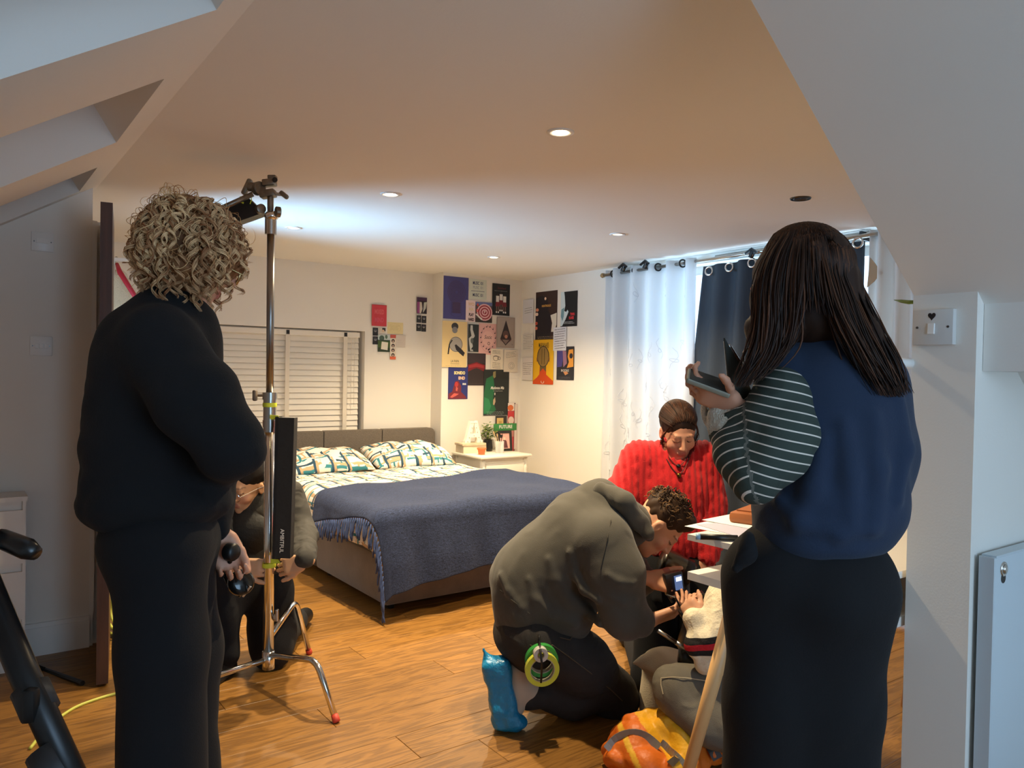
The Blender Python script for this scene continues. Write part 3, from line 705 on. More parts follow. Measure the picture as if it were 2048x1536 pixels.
p.oval(.5, .11, .14, .08, '#3B3A3C').oval(.5, .19, .11, .07, '#8A8788').oval(.55, .5, .27, .165, '#A9A39B').ring(.55, .5, .27, .165, .02, '#6F6A66')
p.shape([(.22, .72), (.27, .72), (.32, .5), (.42, .42), (.38, .40), (.27, .5), (.24, .6)], '#29262A').shape([(.5, .52), (.56, .5), (.78, .6), (.92, .68), (.86, .76), (.72, .7), (.56, .62)], '#29262A')
p.text('LA PAPA', .52, .87, .075, '#2C2622', sx=.75).rect(.34, .92, .7, .926, '#2C2622').lines(.12, .9, .95, .99, 1, '#C7AE79', .006)
p = Poster('r', (937, 648), (957, 704), '#2C3436', 'narrow dark poster with a pale smoke shape', group=G)
p.shape([(.2, .04), (.4, .04), (.42, .2), (.62, .42), (.55, .48), (.3, .55), (.45, .8), (.2, .96), (.1, .7), (.05, .52), (.3, .42), (.18, .2)], '#C9CBC8').oval(.36, .6, .14, .1, '#5E6664').text('SOUL', .35, .95, .08, '#E9E9E6', sx=.6, bold=.001)
p = Poster('r', (958, 646), (992, 710), '#EDB9B3', 'pink poster with music notes round a circle and scripted title', group=G)
p.ring(.52, .5, .45, .42, .02, '#D9A29E').oval(.52, .48, .34, .24, '#F3C4BB').text('Socic', .52, .44, .17, '#2E2226', sx=.8, shear=.25)
for i in range(14):
    a = 6.28*i/14; u, v = .52+.42*math.cos(a), .46+.36*math.sin(a); p.oval(u, v, .035, .018, '#231C22', 8); p.rect(u+.025, v-.06, u+.038, v, '#231C22')
p.ring(.56, .64, .07, .05, .02, '#231C22').oval(.56, .84, .05, .025, '#231C22', 10).oval(.62, .91, .06, .03, '#231C22', 10)
p = Poster('r', (935, 706), (970.5, 771), '#33292B', 'dark poster with a red hazy skyline band', group=G)
p.rect(.03, .02, .97, .3, '#403338').shape([(.03, .36), (.5, .27), (.97, .36), (.97, .58), (.7, .5), (.5, .46), (.3, .5), (.03, .58)], '#7E1F25').shape([(.1, .38), (.5, .31), (.9, .38), (.9, .46), (.5, .42), (.1, .46)], '#A83238').lines(.08, .92, .92, .96, 1, '#5A4A4C', .005)
p = Poster('r', (897, 732.5), (935, 798), '#2D357A', 'blue poster reading SONIDO END with a red figure', group=G)
p.text('SONIDO', .57, .2, .125, '#F4E3A0', sx=.82, bold=.002).text('END', .68, .36, .125, '#F0C9A6', sx=.95, bold=.002).text('DUB', .82, .54, .06, '#F3F1EC', bold=.002)
p.shape([(.02, .99), (.02, .84), (.2, .78), (.3, .56), (.34, .46), (.52, .44), (.66, .6), (.66, .78), (.9, .92), (.95, .99)], '#7C2A35').oval(.42, .55, .09, .08, '#C23B3A').shape([(.1, .94), (.3, .82), (.55, .84), (.4, .9), (.2, .96)], '#D6645A').shape([(.4, .62), (.5, .66), (.46, .76), (.38, .74)], '#D6645A')
p = Poster('r', (968, 739), (1017, 830), '#232A29', 'dark green poster reading Madonna Mia', group=G)
p.shape([(.02, .5), (.1, .2), (.36, .12), (.42, .4), (.36, .7), (.5, .88), (.3, .97), (.02, .97)], '#1F6B44').shape([(.02, .6), (.2, .64), (.3, .8), (.2, .94), (.02, .95)], '#2E8757')
p.text('Madonna Mia', .53, .40, .085, '#F1EEE6', sx=.78, shear=.35, bold=.0008).text('A Screening of two stories', .56, .465, .026, '#D9D6CD', sx=.9).shape([(.36, .05), (.46, .03), (.46, .16), (.4, .19), (.35, .14)], '#8D8257').shape([(.38, .66), (.45, .6), (.47, .7), (.42, .78), (.37, .76)], '#B9A384').oval(.44, .53, .02, .03, '#E7DFD0').lines(.12, .88, .91, .99, 3, '#9AA7A0', .004)
p = Poster('r', (982, 697), (1006, 739), '#E9DEC9', 'small note with a coffee mug drawing and handwriting', 'note', G, 'note')
p.lines(.1, .85, .05, .25, 3, '#3B3530', .012, tilt=.05).ring(.4, .46, .22, .13, .03, '#3B3530').rect(.2, .36, .62, .38, '#3B3530').ring(.66, .46, .12, .08, .03, '#3B3530').lines(.1, .85, .64, .95, 4, '#3B3530', .012, tilt=.05)
p = Poster('r', (1008, 699), (1035, 744), '#E6DBC8', 'off-white note with faint pencil writing and a sketch next to the mug note', 'note', G, 'note')
p.lines(.15, .9, .12, .4, 4, '#5B534B', .010, tilt=-.12).ring(.55, .72, .22, .16, .02, '#A0978B').ring(.55, .72, .12, .1, .02, '#A0978B')
p = Poster('r', (1016, 806), (1029, 902), '#B9474C', 'tall red and white photo poster beside the photo frame', group=G)
p.rect(.0, .0, 1, .16, '#EBDDD4').oval(.35, .1, .4, .06, '#D9713F').rect(0, .18, 1, .28, '#C93A3F').oval(.45, .36, .4, .08, '#E9CFC4').rect(0, .45, 1, .7, '#C4827A').rect(.86, 0, 1, 1, '#4A2A2E')
p = Poster('r', (991, 832), (1013, 872), '#35322F', 'dark card with a tan sketch above the green plaque', group=G)
p.rect(.12, .1, .7, .55, '#D9B978').rect(.3, .25, .55, .4, '#C29B58')
p = Poster('r', (1029.5, 808), (1034, 898), '#D9C9C2', 'narrow pale pink paper strip at the very wall corner', 'note', G, 'note')
p.rect(.3, .02, .6, .98, '#E1D3CC')
# --- curtain wall
p = Poster('x', (1072, 585), (1113.5, 679), '#3A2420', 'dark brown poster reading NIGHTINGALES with glowing spots', group=G)
p.shape([(.02, .12), (.3, .08), (.55, .16), (.6, .4), (.72, .5), (.7, .98), (.02, .98)], '#1F1B22').text('NIGHTINGALES', .5, .3, .06, '#D9A24E', sx=.72, bold=.001).oval(.45, .15, .045, .03, '#F2D3B8').oval(.08, .37, .07, .035, '#EFA07A').oval(.06, .46, .07, .035, '#F6D9C4').oval(.05, .65, .06, .035, '#C8553C').oval(.05, .75, .06, .035, '#D87A5E')
p.shape([(.7, .5), (.98, .46), (.98, .7), (.86, .84), (.74, .84), (.78, .66)], '#E4DDCF').lines(.1, .9, .92, .98, 2, '#B9A58A', .004)
p = Poster('x', (1122, 584.5), (1154, 652), '#12161B', 'black and pale blue poster reading TWIN FLAMES', group=G)
p.shape([(0, 0), (.2, 0), (.24, .14), (.28, .4), (.22, .55), (.34, .58), (.42, .52), (.48, .58), (.3, .8), (.1, .98), (0, .98)], '#D5E3E6').shape([(.05, .5), (.22, .45), (.2, .7), (.12, .84), (.02, .7)], '#6F9AA6')
p.text('TWIN', .72, .66, .10, '#D8313A', sx=.7, bold=.002).text('FLAMES', .66, .76, .10, '#D8313A', sx=.62, bold=.002).lines(.2, .9, .85, .93, 2, '#D9DDE0', .008)
p = Poster('x', (1067, 680), (1106, 769.5), '#F0B91C', 'yellow poster reading MARIANA(E) with the back of a head', group=G)
p.text('MARIANA(E)', .52, .13, .15, '#33281C', sx=.44, bold=.001)
p.shape([(0, 1), (0, .93), (.2, .85), (.32, .78), (.34, .6), (.66, .6), (.66, .78), (.8, .84), (1, .92), (1, 1)], '#D9501E').shape([(.34, .55), (.66, .55), (.64, .72), (.5, .64), (.36, .72)], '#6E5A35').oval(.5, .38, .3, .24, '#4A3D2A').oval(.5, .38, .26, .22, '#9A7B42').rect(.42, .2, .46, .55, '#6E5830').rect(.54, .2, .58, .55, '#6E5830').oval(.21, .44, .03, .06, '#8A5A2E').oval(.79, .44, .03, .06, '#8A5A2E').ring(.49, .945, .08, .035, .025, '#F3E6D8', a0=-.6, a1=3.8)
p = Poster('x', (1114, 693.5), (1147, 760.5), '#2B2A30', 'purple and orange collage poster reading BACKSTAGE', group=G)
p.shape([(.02, .12), (.35, .12), (.4, .3), (.3, .6), (.02, .62)], '#4C468C').shape([(.34, .12), (.55, .14), (.6, .5), (.4, .62)], '#9C6F86').shape([(.7, .1), (.95, .08), (.98, .6), (.6, .64), (.72, .46), (.64, .3)], '#E39A3C').oval(.84, .28, .1, .08, '#2B2A30').text('BACKSTAGE', .5, .72, .10, '#EEE9E4', sx=.66).shape([(.4, .76), (.6, .74), (.7, .8), (.52, .86)], '#C98A5C').lines(.1, .9, .9, .97, 2, '#7C7A80', .005)
p = Poster('x', (1107, 655), (1132, 701), '#E2E3E9', 'white note dense with black handwriting between the film posters', 'note', G, 'note')
p.lines(.08, .95, .06, .96, 9, '#34343C', .016, tilt=-.05)
p = Poster('x', (1046, 600), (1066.5, 646), '#DCDDE6', 'pale lilac note with a short quote, uppermost by the corner', 'note', G, 'note')
p.lines(.15, .9, .34, .62, 3, '#44444E', .012, tilt=-.06)
p = Poster('x', (1045.5, 668), (1066, 700), '#E6E1DA', 'white handwritten note in the middle by the corner', 'note', G, 'note')
p.lines(.06, .94, .04, .96, 9, '#4A4850', .012, tilt=-.05)
p = Poster('x', (1044.5, 715), (1065, 760), '#E2DAD6', 'beige handwritten note lowest by the corner', 'note', G, 'note')
p.lines(.08, .92, .22, .8, 7, '#4A4548', .012, tilt=-.04)
# --- left part of the back wall
p = Poster('l', (744, 608.5), (773, 653), '#D2404C', 'crimson poster with soft pink lettering strokes above the blind corner', group=G)
p.text('MIXED', .5, .34, .3, '#E27078', sx=.55, bold=.001).text('MIND', .5, .72, .3, '#DB5A72', sx=.6, bold=.001).rect(0, .0, 1, .03, '#B93440')
p = Poster('l', (775, 644), (806, 669), '#EAD9A4', 'cream card with faint typed lines under the crimson poster', 'note', G, 'note')
p.lines(.15, .75, .25, .7, 6, '#B9A878', .012).ring(.45, .48, .4, .36, .01, '#CDBB88')
for i, (x, y) in enumerate(((745.5, 655), (745.5, 672.5))):
    p = Poster('l', (x, y), (x+10.5, y+16.5), '#26262A', ['black and white portrait snapshot just under the crimson poster', 'black and white portrait snapshot, lower of the left pair'][i], 'photo', G, 'snapshot')
    p.oval(.5, .36, .26, .2, '#8F8C8C').oval(.5, .26, .28, .12, '#4A4A4E')
p = Poster('l', (759, 655.5), (771, 667), '#D9CFC0', 'pale snapshot of a dark haired face under the crimson poster', 'photo', G, 'snapshot')
p.rect(.45, 0, 1, .6, '#2A2624').oval(.6, .55, .22, .24, '#E0C2A4')
p = Poster('l', (756, 669), (781, 704), '#46602E', 'garden photo of a white sheet on green grass', 'photo', G, 'snapshot')
p.rect(0, 0, 1, .3, '#C8D3D0').oval(.3, .2, .2, .16, '#4C6257').oval(.65, .12, .1, .12, '#5E7560').rect(0, .3, 1, .36, '#3A4A38').rect(0, .75, 1, 1, '#2E3E28').shape([(.3, .4), (.8, .44), (.76, .9), (.24, .85)], '#EFE9D8')
p = Poster('l', (780.5, 669), (791.5, 719), '#E9DDCB', 'photo booth strip with red ends and four small portraits', 'photo', G, 'snapshot')
p.rect(0, 0, 1, .14, '#C75A4E').rect(0, .88, 1, 1, '#E0683F')
for k in range(4): p.oval(.5, .25+.19*k, .28, .075, '#37302E'); p.oval(.5, .27+.19*k, .12, .045, '#D9B9A0')
p = Poster('l', (792, 669.5), (811, 694), '#DBCFC2', 'pale grey note with two faint pencil lines', 'note', G, 'note', rot=.03)
p.lines(.15, .6, .4, .5, 1, '#9A8F86', .012).lines(.15, .8, .58, .66, 1, '#A89D94', .008)
p = Poster('l', (834, 594), (853.5, 628), '#2A2028', 'magenta and black abstract photo near the wall corner', 'photo', G, 'snapshot')
p.rect(0, .0, 1, .22, '#4A2C4C').rect(.04, .28, .28, .98, '#9C4C86').shape([(.28, .28), (.48, .3), (.56, .7), (.42, .98), (.28, .98)], '#D8CDC0').shape([(.7, .3), (1, .26), (.9, .66), (.6, .96), (.66, .6)], '#CFD2C8')
for i, (x, y) in enumerate(((833.5, 630.5), (843.5, 631.5), (833, 647.5), (843, 648.5))):
    p = Poster('l', (x, y), (x+9, y+15), '#242326', ['upper left', 'upper right', 'lower left', 'lower right'][i]+' of four tiny black and white portraits under the magenta photo', 'photo', G, 'snapshot')
    p.oval(.5, .35, .26, .2, '#9A9896').shape([(.1, 1), (.2, .65), (.8, .65), (.9, 1)], '#3A393C').oval(.5, .24, .28, .1, '#55545A')
# ================================================================ CURTAINS
M_steel = mat('satin_steel', '#B9B5AE', .28, 1)
M_chrome = mat('chrome', '#E2E1DE', .16, 1)
M_black = mat('black_plastic', '#151515', .4)
def cloth_mat(name, color, transl, rough=.85, embroid=False):
    m = mat(name, color, rough); nt, b = nodes_of(m); N = nt.nodes.new; L = nt.links.new
    out = nt.nodes['Material Output']; tr = N('ShaderNodeBsdfTranslucent'); tr.inputs[0].default_value = (*hexc(color), 1)
    mx = N('ShaderNodeMixShader'); mx.inputs[0].default_value = transl
    L(b.outputs[0], mx.inputs[1]); L(tr.outputs[0], mx.inputs[2]); L(mx.outputs[0], out.inputs[0])
    tc = N('ShaderNodeTexCoord'); n = N('ShaderNodeTexNoise'); n.inputs['Scale'].default_value = 60 if not embroid else 220; L(tc.outputs['Object'], n.inputs['Vector'])
    bp = N('ShaderNodeBump'); bp.inputs['Strength'].default_value = .15; bp.inputs['Distance'].default_value = .004; L(n.outputs['Fac'], bp.inputs['Height']); L(bp.outputs[0], b.inputs['Normal'])
    return m
M_sheer = cloth_mat('white_voile', '#F2F3F4', .45, embroid=True)
M_dark = cloth_mat('charcoal_blackout', '#39424C', .02)
M_dback = cloth_mat('white_lining', '#E9E6E2', .25)
def curtain(name, y0, y1, zt, zb, nf, amp, material, label, x=4.20, seed=0, topz=None, shift=None, thick=.003):
    rng = np.random.default_rng(seed); nU, nV = nf*14+1, 26; u = np.linspace(0, 1, nU); v = np.linspace(0, 1, nV); ph = rng.uniform(0, 6, 4)
    P = np.zeros((nU, nV, 3))
    for j, t in enumerate(v):
        w = 2*math.pi*nf*u+.5*np.sin(2*t+ph[0]+u*5)*t
        a = amp*(1+.35*np.sin(u*7+ph[1])+.25*t*np.sin(u*13+ph[2]))
        yy = y0+(y1-y0)*u+ (shift(u, t) if shift else 0)
        top = zt if topz is None else topz(u)
        P[:, j, 0] = x+a*np.sin(w); P[:, j, 1] = yy+.25*amp*np.cos(w*1)*t; P[:, j, 2] = top+(zb-top)*t
    o = MB().grid(P).build('cloth', material, None, smooth=True)
    s = o.modifiers.new('thickness', 'SOLIDIFY'); s.thickness = thick; s.offset = 0
    t = thing(name, (x, (y0+y1)/2, zb), label, 'curtain'); o.parent = t
    o.data.transform(Matrix.Translation(Vector(t.location)*-1)); return t, P
RX, RZ = 4.20, 2.13
ROD = lambda y: 2.128+(4.527-y)*.014
c1, P1_ = curtain('sheer_curtain', 4.545, 3.62, 2.165, .02, 5, .036, M_sheer, 'white voile curtain with leaf embroidery at the left of the window', seed=2)
M_grom = mat('dark_grommet', '#3A3A3C', .3, .8)
for k in range(4):
    y = 4.50-.05-.235*k; MB().torus((RX, y, ROD(y)), (.35, 1, 0), .026, .006, 20, 6).build('grommet', M_grom, c1, smooth=True)
# embroidered leaves: thin raised outlines following the folds
rng = np.random.default_rng(9); em = MB(); nU, nV = P1_.shape[:2]
def surf(P, u, v):
    a = np.clip(u*(P.shape[0]-1), 0, P.shape[0]-1.001); b = np.clip(v*(P.shape[1]-1), 0, P.shape[1]-1.001); i, j = int(a), int(b); fa, fb = a-i, b-j
    return (P[i, j]*(1-fa)*(1-fb)+P[i+1, j]*fa*(1-fb)+P[i, j+1]*(1-fa)*fb+P[i+1, j+1]*fa*fb)-np.array((.004, 0, 0))
for k in range(46):
    u0, v0 = rng.uniform(.03, .97), rng.uniform(.06, .8); an = rng.uniform(0, 6.28); ln = rng.uniform(.03, .05)
    pts = []
    for q in range(13):
        t = 2*math.pi*q/12; a = math.cos(t)*ln*.5; b = math.sin(t)*ln*.24*(1-.3*math.cos(t)); 
        pts.append(surf(P1_, u0+(a*math.cos(an)-b*math.sin(an))/.95, v0+(a*math.sin(an)+b*math.cos(an))/2.1))
    em.tube(pts, .0016, 4, cap=False)
    pts = [surf(P1_, u0+.02*math.sin(q*1.1+k), v0+(q-3)*.014) for q in range(6)]
    em.tube(pts, .0013, 4, cap=False)
em.build('embroidery', mat('embroidery_thread', '#DADCE0', .6), c1)['kind'] = 'stuff'
tz = lambda u: ROD(3.6)-.028-.012*np.sin(u*3.14*4)**2+u*.005
c2, P2_ = curtain('blackout_curtain', 3.57, 2.40, 2.1, .02, 6, .03, M_dark, 'charcoal blackout curtain clipped below the steel rod', x=4.215, seed=5, topz=lambda u: 2.10+.03*u, shift=lambda u, t: .02*(1-u)*0+(.22*t*(1-u)**2))
for k, y in enumerate((3.50, 3.33, 3.15, 2.95, 2.75, 2.55, 2.43)):
    MB().torus((4.19, y, 2.06+.01*(k)), (1, .15, 0), .027, .007, 20, 6).build('grommet', M_chrome, c2, smooth=True)
c3, P3_ = curtain('lined_curtain', 2.36, 1.95, 2.185, .02, 4, .03, M_dback, 'plain white curtain at the right end of the window', x=4.19, seed=8)
# shadow shape painted as a beige sheet at the dark curtain's right edge
fp = thing('shadow_sheet', (4.17, 2.37, 1.9), 'small beige sheet painting a shadow shape beside the charcoal curtain', 'painted shadow')
q = [onx(1740, 515, 4.165), onx(1751, 528, 4.165), onx(1757, 538, 4.165), onx(1765, 546, 4.165), onx(1752, 558, 4.165), onx(1748, 563, 4.165), onx(1734, 575, 4.165)]
MB().prism(q, (.004, 0, 0)).build('cloth', mat('shadow_beige', '#B39A7C', .9), fp)
# rods
rd = thing('curtain_rod', (RX, 3.45, 2.13), 'satin steel curtain rod across the window wall', 'curtain rod')
MB().cyl((RX, 4.56, ROD(4.56)), (RX, 2.1, ROD(2.1)), .0125, n=14).build('rod', M_steel, rd, smooth=True)
MB().lathe([(.0125, 0), (.018, .004), (.014, .012), (.02, .02), (.012, .035), (.004, .04)], (RX, 4.56, ROD(4.56)), ax=(0, 1, 0), n=14).build('finial', mat('brass_aged', '#A8997C', .3, 1), rd, smooth=True)
for y in (4.42, 2.42): MB().bb(RX, XC, y-.008, y+.008, ROD(y)-.02, ROD(y)+.03).build('bracket', M_black, rd)
rd2 = thing('curtain_rod', (4.13, 2.9, 2.2), 'thin second rod above the charcoal curtain', 'curtain rod')
MB().cyl((4.255, 3.5, 2.168), (4.255, 2.38, 2.182), .008, n=10).build('rod', M_steel, rd2, smooth=True)
for k, (px, py) in enumerate(((1247, 540), (1291, 534), (1504, 512))):
    q = onx(px, py, 4.175)
    cl = thing('spring_clamp', q, ['black clamp at the rod end over the voile curtain', 'black clamp over the second fold of the voile curtain', 'black clamp holding the charcoal curtain to the rod'][k], 'clamp', 'black clamps on the curtain rod')
    MB().box(q+np.array((.0, 0, .012)), (.03, .022, .05), m=Matrix.Rotation(.5, 3, 'X'), bev=.004).build('jaw', M_black, cl)
    MB().box(q+np.array((-.008, .024, .03)), (.016, .05, .012), m=Matrix.Rotation(-.5, 3, 'X')).box(q+np.array((-.008, -.02, .034)), (.016, .05, .012), m=Matrix.Rotation(.6, 3, 'X')).build('handle', M_black, cl)
    MB().torus(q+np.array((-.006, 0, .008)), (1, 0, 0), .011, .003, 12, 5).build('spring', M_steel, cl)
# long green leaf and white peg near the switch
lf_ = thing('leaf_blade', at(1812, 603, 2.3), 'single long green leaf poking past the stub wall', 'leaf')
pts = [at(1835, 604, 2.22), at(1818, 604.5, 2.25), at(1803, 602.5, 2.28), at(1788, 600, 2.32)]
MB().tube(pts, [.005, .006, .005, .001], 8).build('blade', mat('leaf_strong', '#5B7A2C', .4), lf_, smooth=True)
MB().tube([at(1835, 604, 2.22), np.array((2.55, 1.2, 1.4)), np.array((2.6, 1.22, .76))], .005, 6).build('stem', mat('leaf_strong', '#5B7A2C', .4), lf_)
pgp = onx(1822, 727, XK)
pg = thing('wall_peg', pgp, 'white round peg on the stub wall under the switch', 'peg')
a = np.array((XK, pgp[1], pgp[2]));
MB().cyl(a, a+np.array((-.045, .02, .002)), .0125, n=14).build('shaft', M_trim, pg, smooth=True)
MB().lathe([(.0125, 0), (.016, .003), (.016, .01), (.01, .016)], a+np.array((-.045, .02, .002)), ax=(-.9, .4, 0), n=14).build('cap', M_trim, pg, smooth=True)
# ---- switches
def plate(name, c, ux, n, w, h, label, rockers, cover='#EDEAE4', depth=.008):
    c = np.array(c); ux = np.array(ux, float); n = np.array(n, float); uz = np.array((0, 0, 1.))
    t = thing(name, c, label, 'switch')
    rot = Matrix([[ux[i], n[i], uz[i]] for i in range(3)])
    MB().box(c+n*depth/2, (w, depth, h), m=rot, bev=.002).build('faceplate', mat('switch_white_'+cover.strip('#'), cover, .35), t, auto=True)
    for (du, dz, rw, rh) in rockers:
        MB().box(c+n*(depth+.002)+ux*du+uz*dz, (rw, .006, rh), m=rot @ Matrix.Rotation(.09, 3, 'X'), bev=.001).build('rocker', M_trim, t)
    for s in (-1, 1): MB().lathe([(.003, 0), (.003, .001)], c+n*depth+ux*s*w*.38, ax=tuple(n), n=10).build('screw', mat('screw_head', '#6A6864', .3, .8), t)
    return t
q = onx(1872, 655, XK); q[0] = XK
sw = plate('light_switch', q, (0, -1, 0), (-1, 0, 0), .096, .086, 'white single light switch with a black heart sticker', [(-.002, -.004, .016, .026)], '#D9D7D2', depth=.018)
hm = []
for k in range(20):
    t = 2*math.pi*k/20; hx = .0009*16*math.sin(t)**3*.72; hz = .0009*(13*math.cos(t)-5*math.cos(2*t)-2*math.cos(3*t)-math.cos(4*t))*.72
    hm.append(q+np.array((-.0185, -hx*.9+.002, hz+.027)))
MB().prism(hm, (.0004, 0, 0)).build('heart_sticker', mat('sticker_black', '#17141A', .5), sw)
q = ony(85, 484, YS); q[1] = YS
plate('isolator_switch', q, (1, 0, 0), (0, -1, 0), .088, .088, 'white isolator switch plate high on the shaded left wall', [(0, .004, .05, .022)])
q = ony(82, 692, YS); q[1] = YS
plate('triple_switch', q, (1, 0, 0), (0, -1, 0), .088, .088, 'white triple rocker switch plate lower on the shaded left wall', [(-.018, 0, .014, .022), (0, 0, .014, .022), (.018, 0, .014, .022)])
# ---- radiator
M_rad = mat('radiator_enamel', '#C9D3D8', .35)
ra = thing('radiator', (2.3, .80, .2), 'white panel radiator on the wall at the far right', 'radiator')
MB().box((2.32, .7925, .585), (.70, .018, .70), bev=.006).build('front_panel', M_rad, ra, auto=True)
MB().bb(1.985, 2.66, .803, .818, .25, .925).build('back_panel', M_rad, ra)
MB().bb(1.98, 2.66, .786, .818, .930, .938).build('top_grille', M_rad, ra)
MB().bb(1.966, 1.973, .785, .818, .235, .935).build('end_cap', M_rad, ra)
v0 = np.array((2.012, .783, .905))
MB().torus(v0+np.array((0, -.0, 0)), (0, 1, 0), .014, .004, 20, 8).lathe([(.010, 0), (.011, -.006), (.004, -.008)], v0, ax=(0, 1, 0), n=14).build('air_vent', M_chrome, ra, smooth=True)
MB().lathe([(.012, .001), (.012, -.0006)], v0-np.array((-.001, 0, .022)), ax=(0, 1, 0), n=14).build('vent_slot', M_black, ra)
for x in (2.1, 2.5): MB().bb(x-.015, x+.015, .817, .83, .3, .8).build('wall_bracket', M_rad, ra)
MB().tube([(2.05, .80, .25), (2.05, .80, .1), (2.05, .80, 0)], .0075, 8).tube([(2.6, .80, .25), (2.6, .80, .1), (2.6, .80, 0)], .0075, 8).build('pipes', M_chrome, ra)

# ---- slim white cabinet at the left
M_whitefoil = mat('white_foil', '#E9E6E0', .45)
cb = thing('slim_cabinet', (-.15, 4.04, 0), 'slim white cabinet with recessed drawer grips at the left edge', 'cabinet')
CX1 = .268; CX0 = -.62; CY0 = 3.96
zt = ony(52, 993, CY0-.008)[2]
MB().bb(CX0, CX1, CY0+.02, YS-.022, 0, zt-.02).build('carcass', M_whitefoil, cb)
MB().bb(CX0-.008, CX1+.006, CY0-.008, YS-.022, zt-.02, zt).build('cabinet_top', M_whitefoil, cb)
zz = [ony(50, y, CY0)[2] for y in (1020, 1126, 1143, 1238, 1256, 1316)]
for (a, b_) in ((zz[1], zz[0]), (zz[3], zz[2]), (zz[5], zz[4])):
    d = MB().bb(CX0+.01, CX1-.012, CY0, CY0+.018, a, b_).build('drawer_front', M_whitefoil, cb)
MB().bb(CX1-.012, CX1, CY0, CY0+.02, 0, zt-.02).build('side_panel', M_whitefoil, cb)
# ---- coat on the rail behind the door
rl = thing('clothes_rail', (.9, 4.75, 0), 'white clothes rail beside the open door', 'clothes rail')
r0 = at(226, 519, 4.45); r1 = at(300, 521, 4.9)
MB().cyl(r0, r1+ (r1-r0)*.6, .012, n=12).build('bar', M_trim, rl, smooth=True)
rr = r1+(r1-r0)*.6
for e in (r0, rr): MB().cyl(e, np.array((e[0], e[1], 0.012)), .011, n=10).build('upright', M_trim, rl, smooth=True)
MB().bb(r0[0]-.03, r0[0]+.03, r0[1]-.2, r0[1]+.2, 0, .022).bb(rr[0]-.03, rr[0]+.03, rr[1]-.2, rr[1]+.2, 0, .022).build('foot_bar', M_trim, rl)
ct = thing('fleece_coat', at(258, 640, 4.5)*np.array((1, 1, 0))+np.array((0, 0, .9)), 'cream fleece coat with red trim hanging by the open door', 'coat')
hk = at(233, 521, 4.55)
MB().torus(hk+np.array((0, 0, .0)), CR, .022, .003, 16, 6, arc=.75).tube([hk+np.array((0, 0, -.022)), hk+np.array((0, 0, -.05))], .003, 6).build('hanger_hook', M_steel, ct)
hs = thing('hanging_strap', at(176, 960, 3.6), 'black strap hanging on the hidden door handle beside the left wall', 'strap')
MB().tube([at(168, 831, 3.56), at(184, 829, 3.58), at(190, 829, 3.6)], .006, 8).build('lever', M_black, hs, smooth=True)
MB().tube([at(186, 832, 3.57), at(181, 880, 3.57), at(173, 925, 3.57), at(170, 950, 3.57), at(174, 964, 3.57), at(184, 940, 3.58), at(188, 880, 3.58), at(189, 834, 3.58)], .007, 8).build('webbing', mat('black_webbing', '#0E0E10', .5), hs, smooth=True)
# ---- cables
def cable(name, pts, r, material, label):
    P = np.array(pts); t = np.linspace(0, len(P)-1, len(P)*8); Q = np.stack([np.interp(t, range(len(P)), P[:, i]) for i in range(3)], 1)
    for _ in range(12): Q[1:-1] = (Q[:-2]+2*Q[1:-1]+Q[2:])/4
    o = MB().tube(Q, r, 8).build(name, material, None, smooth=True); tag(o, label, 'cable'); return o
M_hiviz = mat('hi_viz_cable', '#C9CC5A', .5)
cable('extension_cable', [onz(60, 1500)+np.array((0, 0, .005)), onz(95, 1455)+np.array((0, 0, .005)), onz(150, 1415)+np.array((0, 0, .005)), onz(232, 1388)+np.array((0, 0, .005)), onz(330, 1375)+np.array((0, 0, .005))], .006, M_hiviz, 'yellow green cable lying on the floor beside the black trousers')
cr = thing('cable_reel', onz(232, 1275), 'bundle of lime green cable on the floor behind the door', 'cable coil')
cc = onz(236, 1270)
for k in range(6): MB().torus(cc+np.array((.02*k-.03, .02*k, .115+.002*(k % 2))), (1, .35, .05*k), .105-.004*(k % 3), .008, 28, 7).build('loop', M_hiviz, cr, smooth=True)
MB().tube([at(224, 1230, 3.95), at(229, 1257, 3.93), at(238, 1272, 3.9)], .006, 6).build('plug_lead', M_black, cr)

# ================================================================ C-STAND
SB = np.array((1.085, 3.195))
cs = thing('light_stand', (SB[0], SB[1], 0), 'chrome light stand with three bent legs and grip head at the top', 'light stand')
def S_(z, o=0): return np.array((SB[0]-.016*(z/2.1)+o, SB[1]+.0*(z/2.1), z))
MB().cyl(S_(.10), S_(1.10), .0215, n=20).build('lower_column', M_chrome, cs, smooth=True)
MB().cyl(S_(.085), S_(.16), .025, n=20).build('base_collar', M_chrome, cs, smooth=True)
MB().cyl(S_(1.08), S_(1.22), .0265, n=20).cyl(S_(1.10), S_(1.13), .029, n=20).cyl(S_(1.215), S_(1.245), .030, n=20).build('clamp_collar', M_steel, cs, auto=True)
MB().cyl(S_(1.2), S_(1.92), .0155, n=18).build('riser', mat('brushed_riser', '#9C9A96', .3, 1), cs, smooth=True)
MB().cyl(S_(1.90), S_(1.975), .024, n=18).build('riser_collar', M_steel, cs, auto=True)
k0 = S_(1.232)
MB().cyl(k0, k0-CR*.05, .006, n=10).build('knob_screw', M_steel, cs)
MB().box(k0-CR*.062, (.016, .03, .046), m=Matrix([[CR[i], CF[i], CU[i]] for i in range(3)]), bev=.006).build('tee_knob', mat('worn_brown_knob', '#6A5C4C', .5), cs, auto=True)
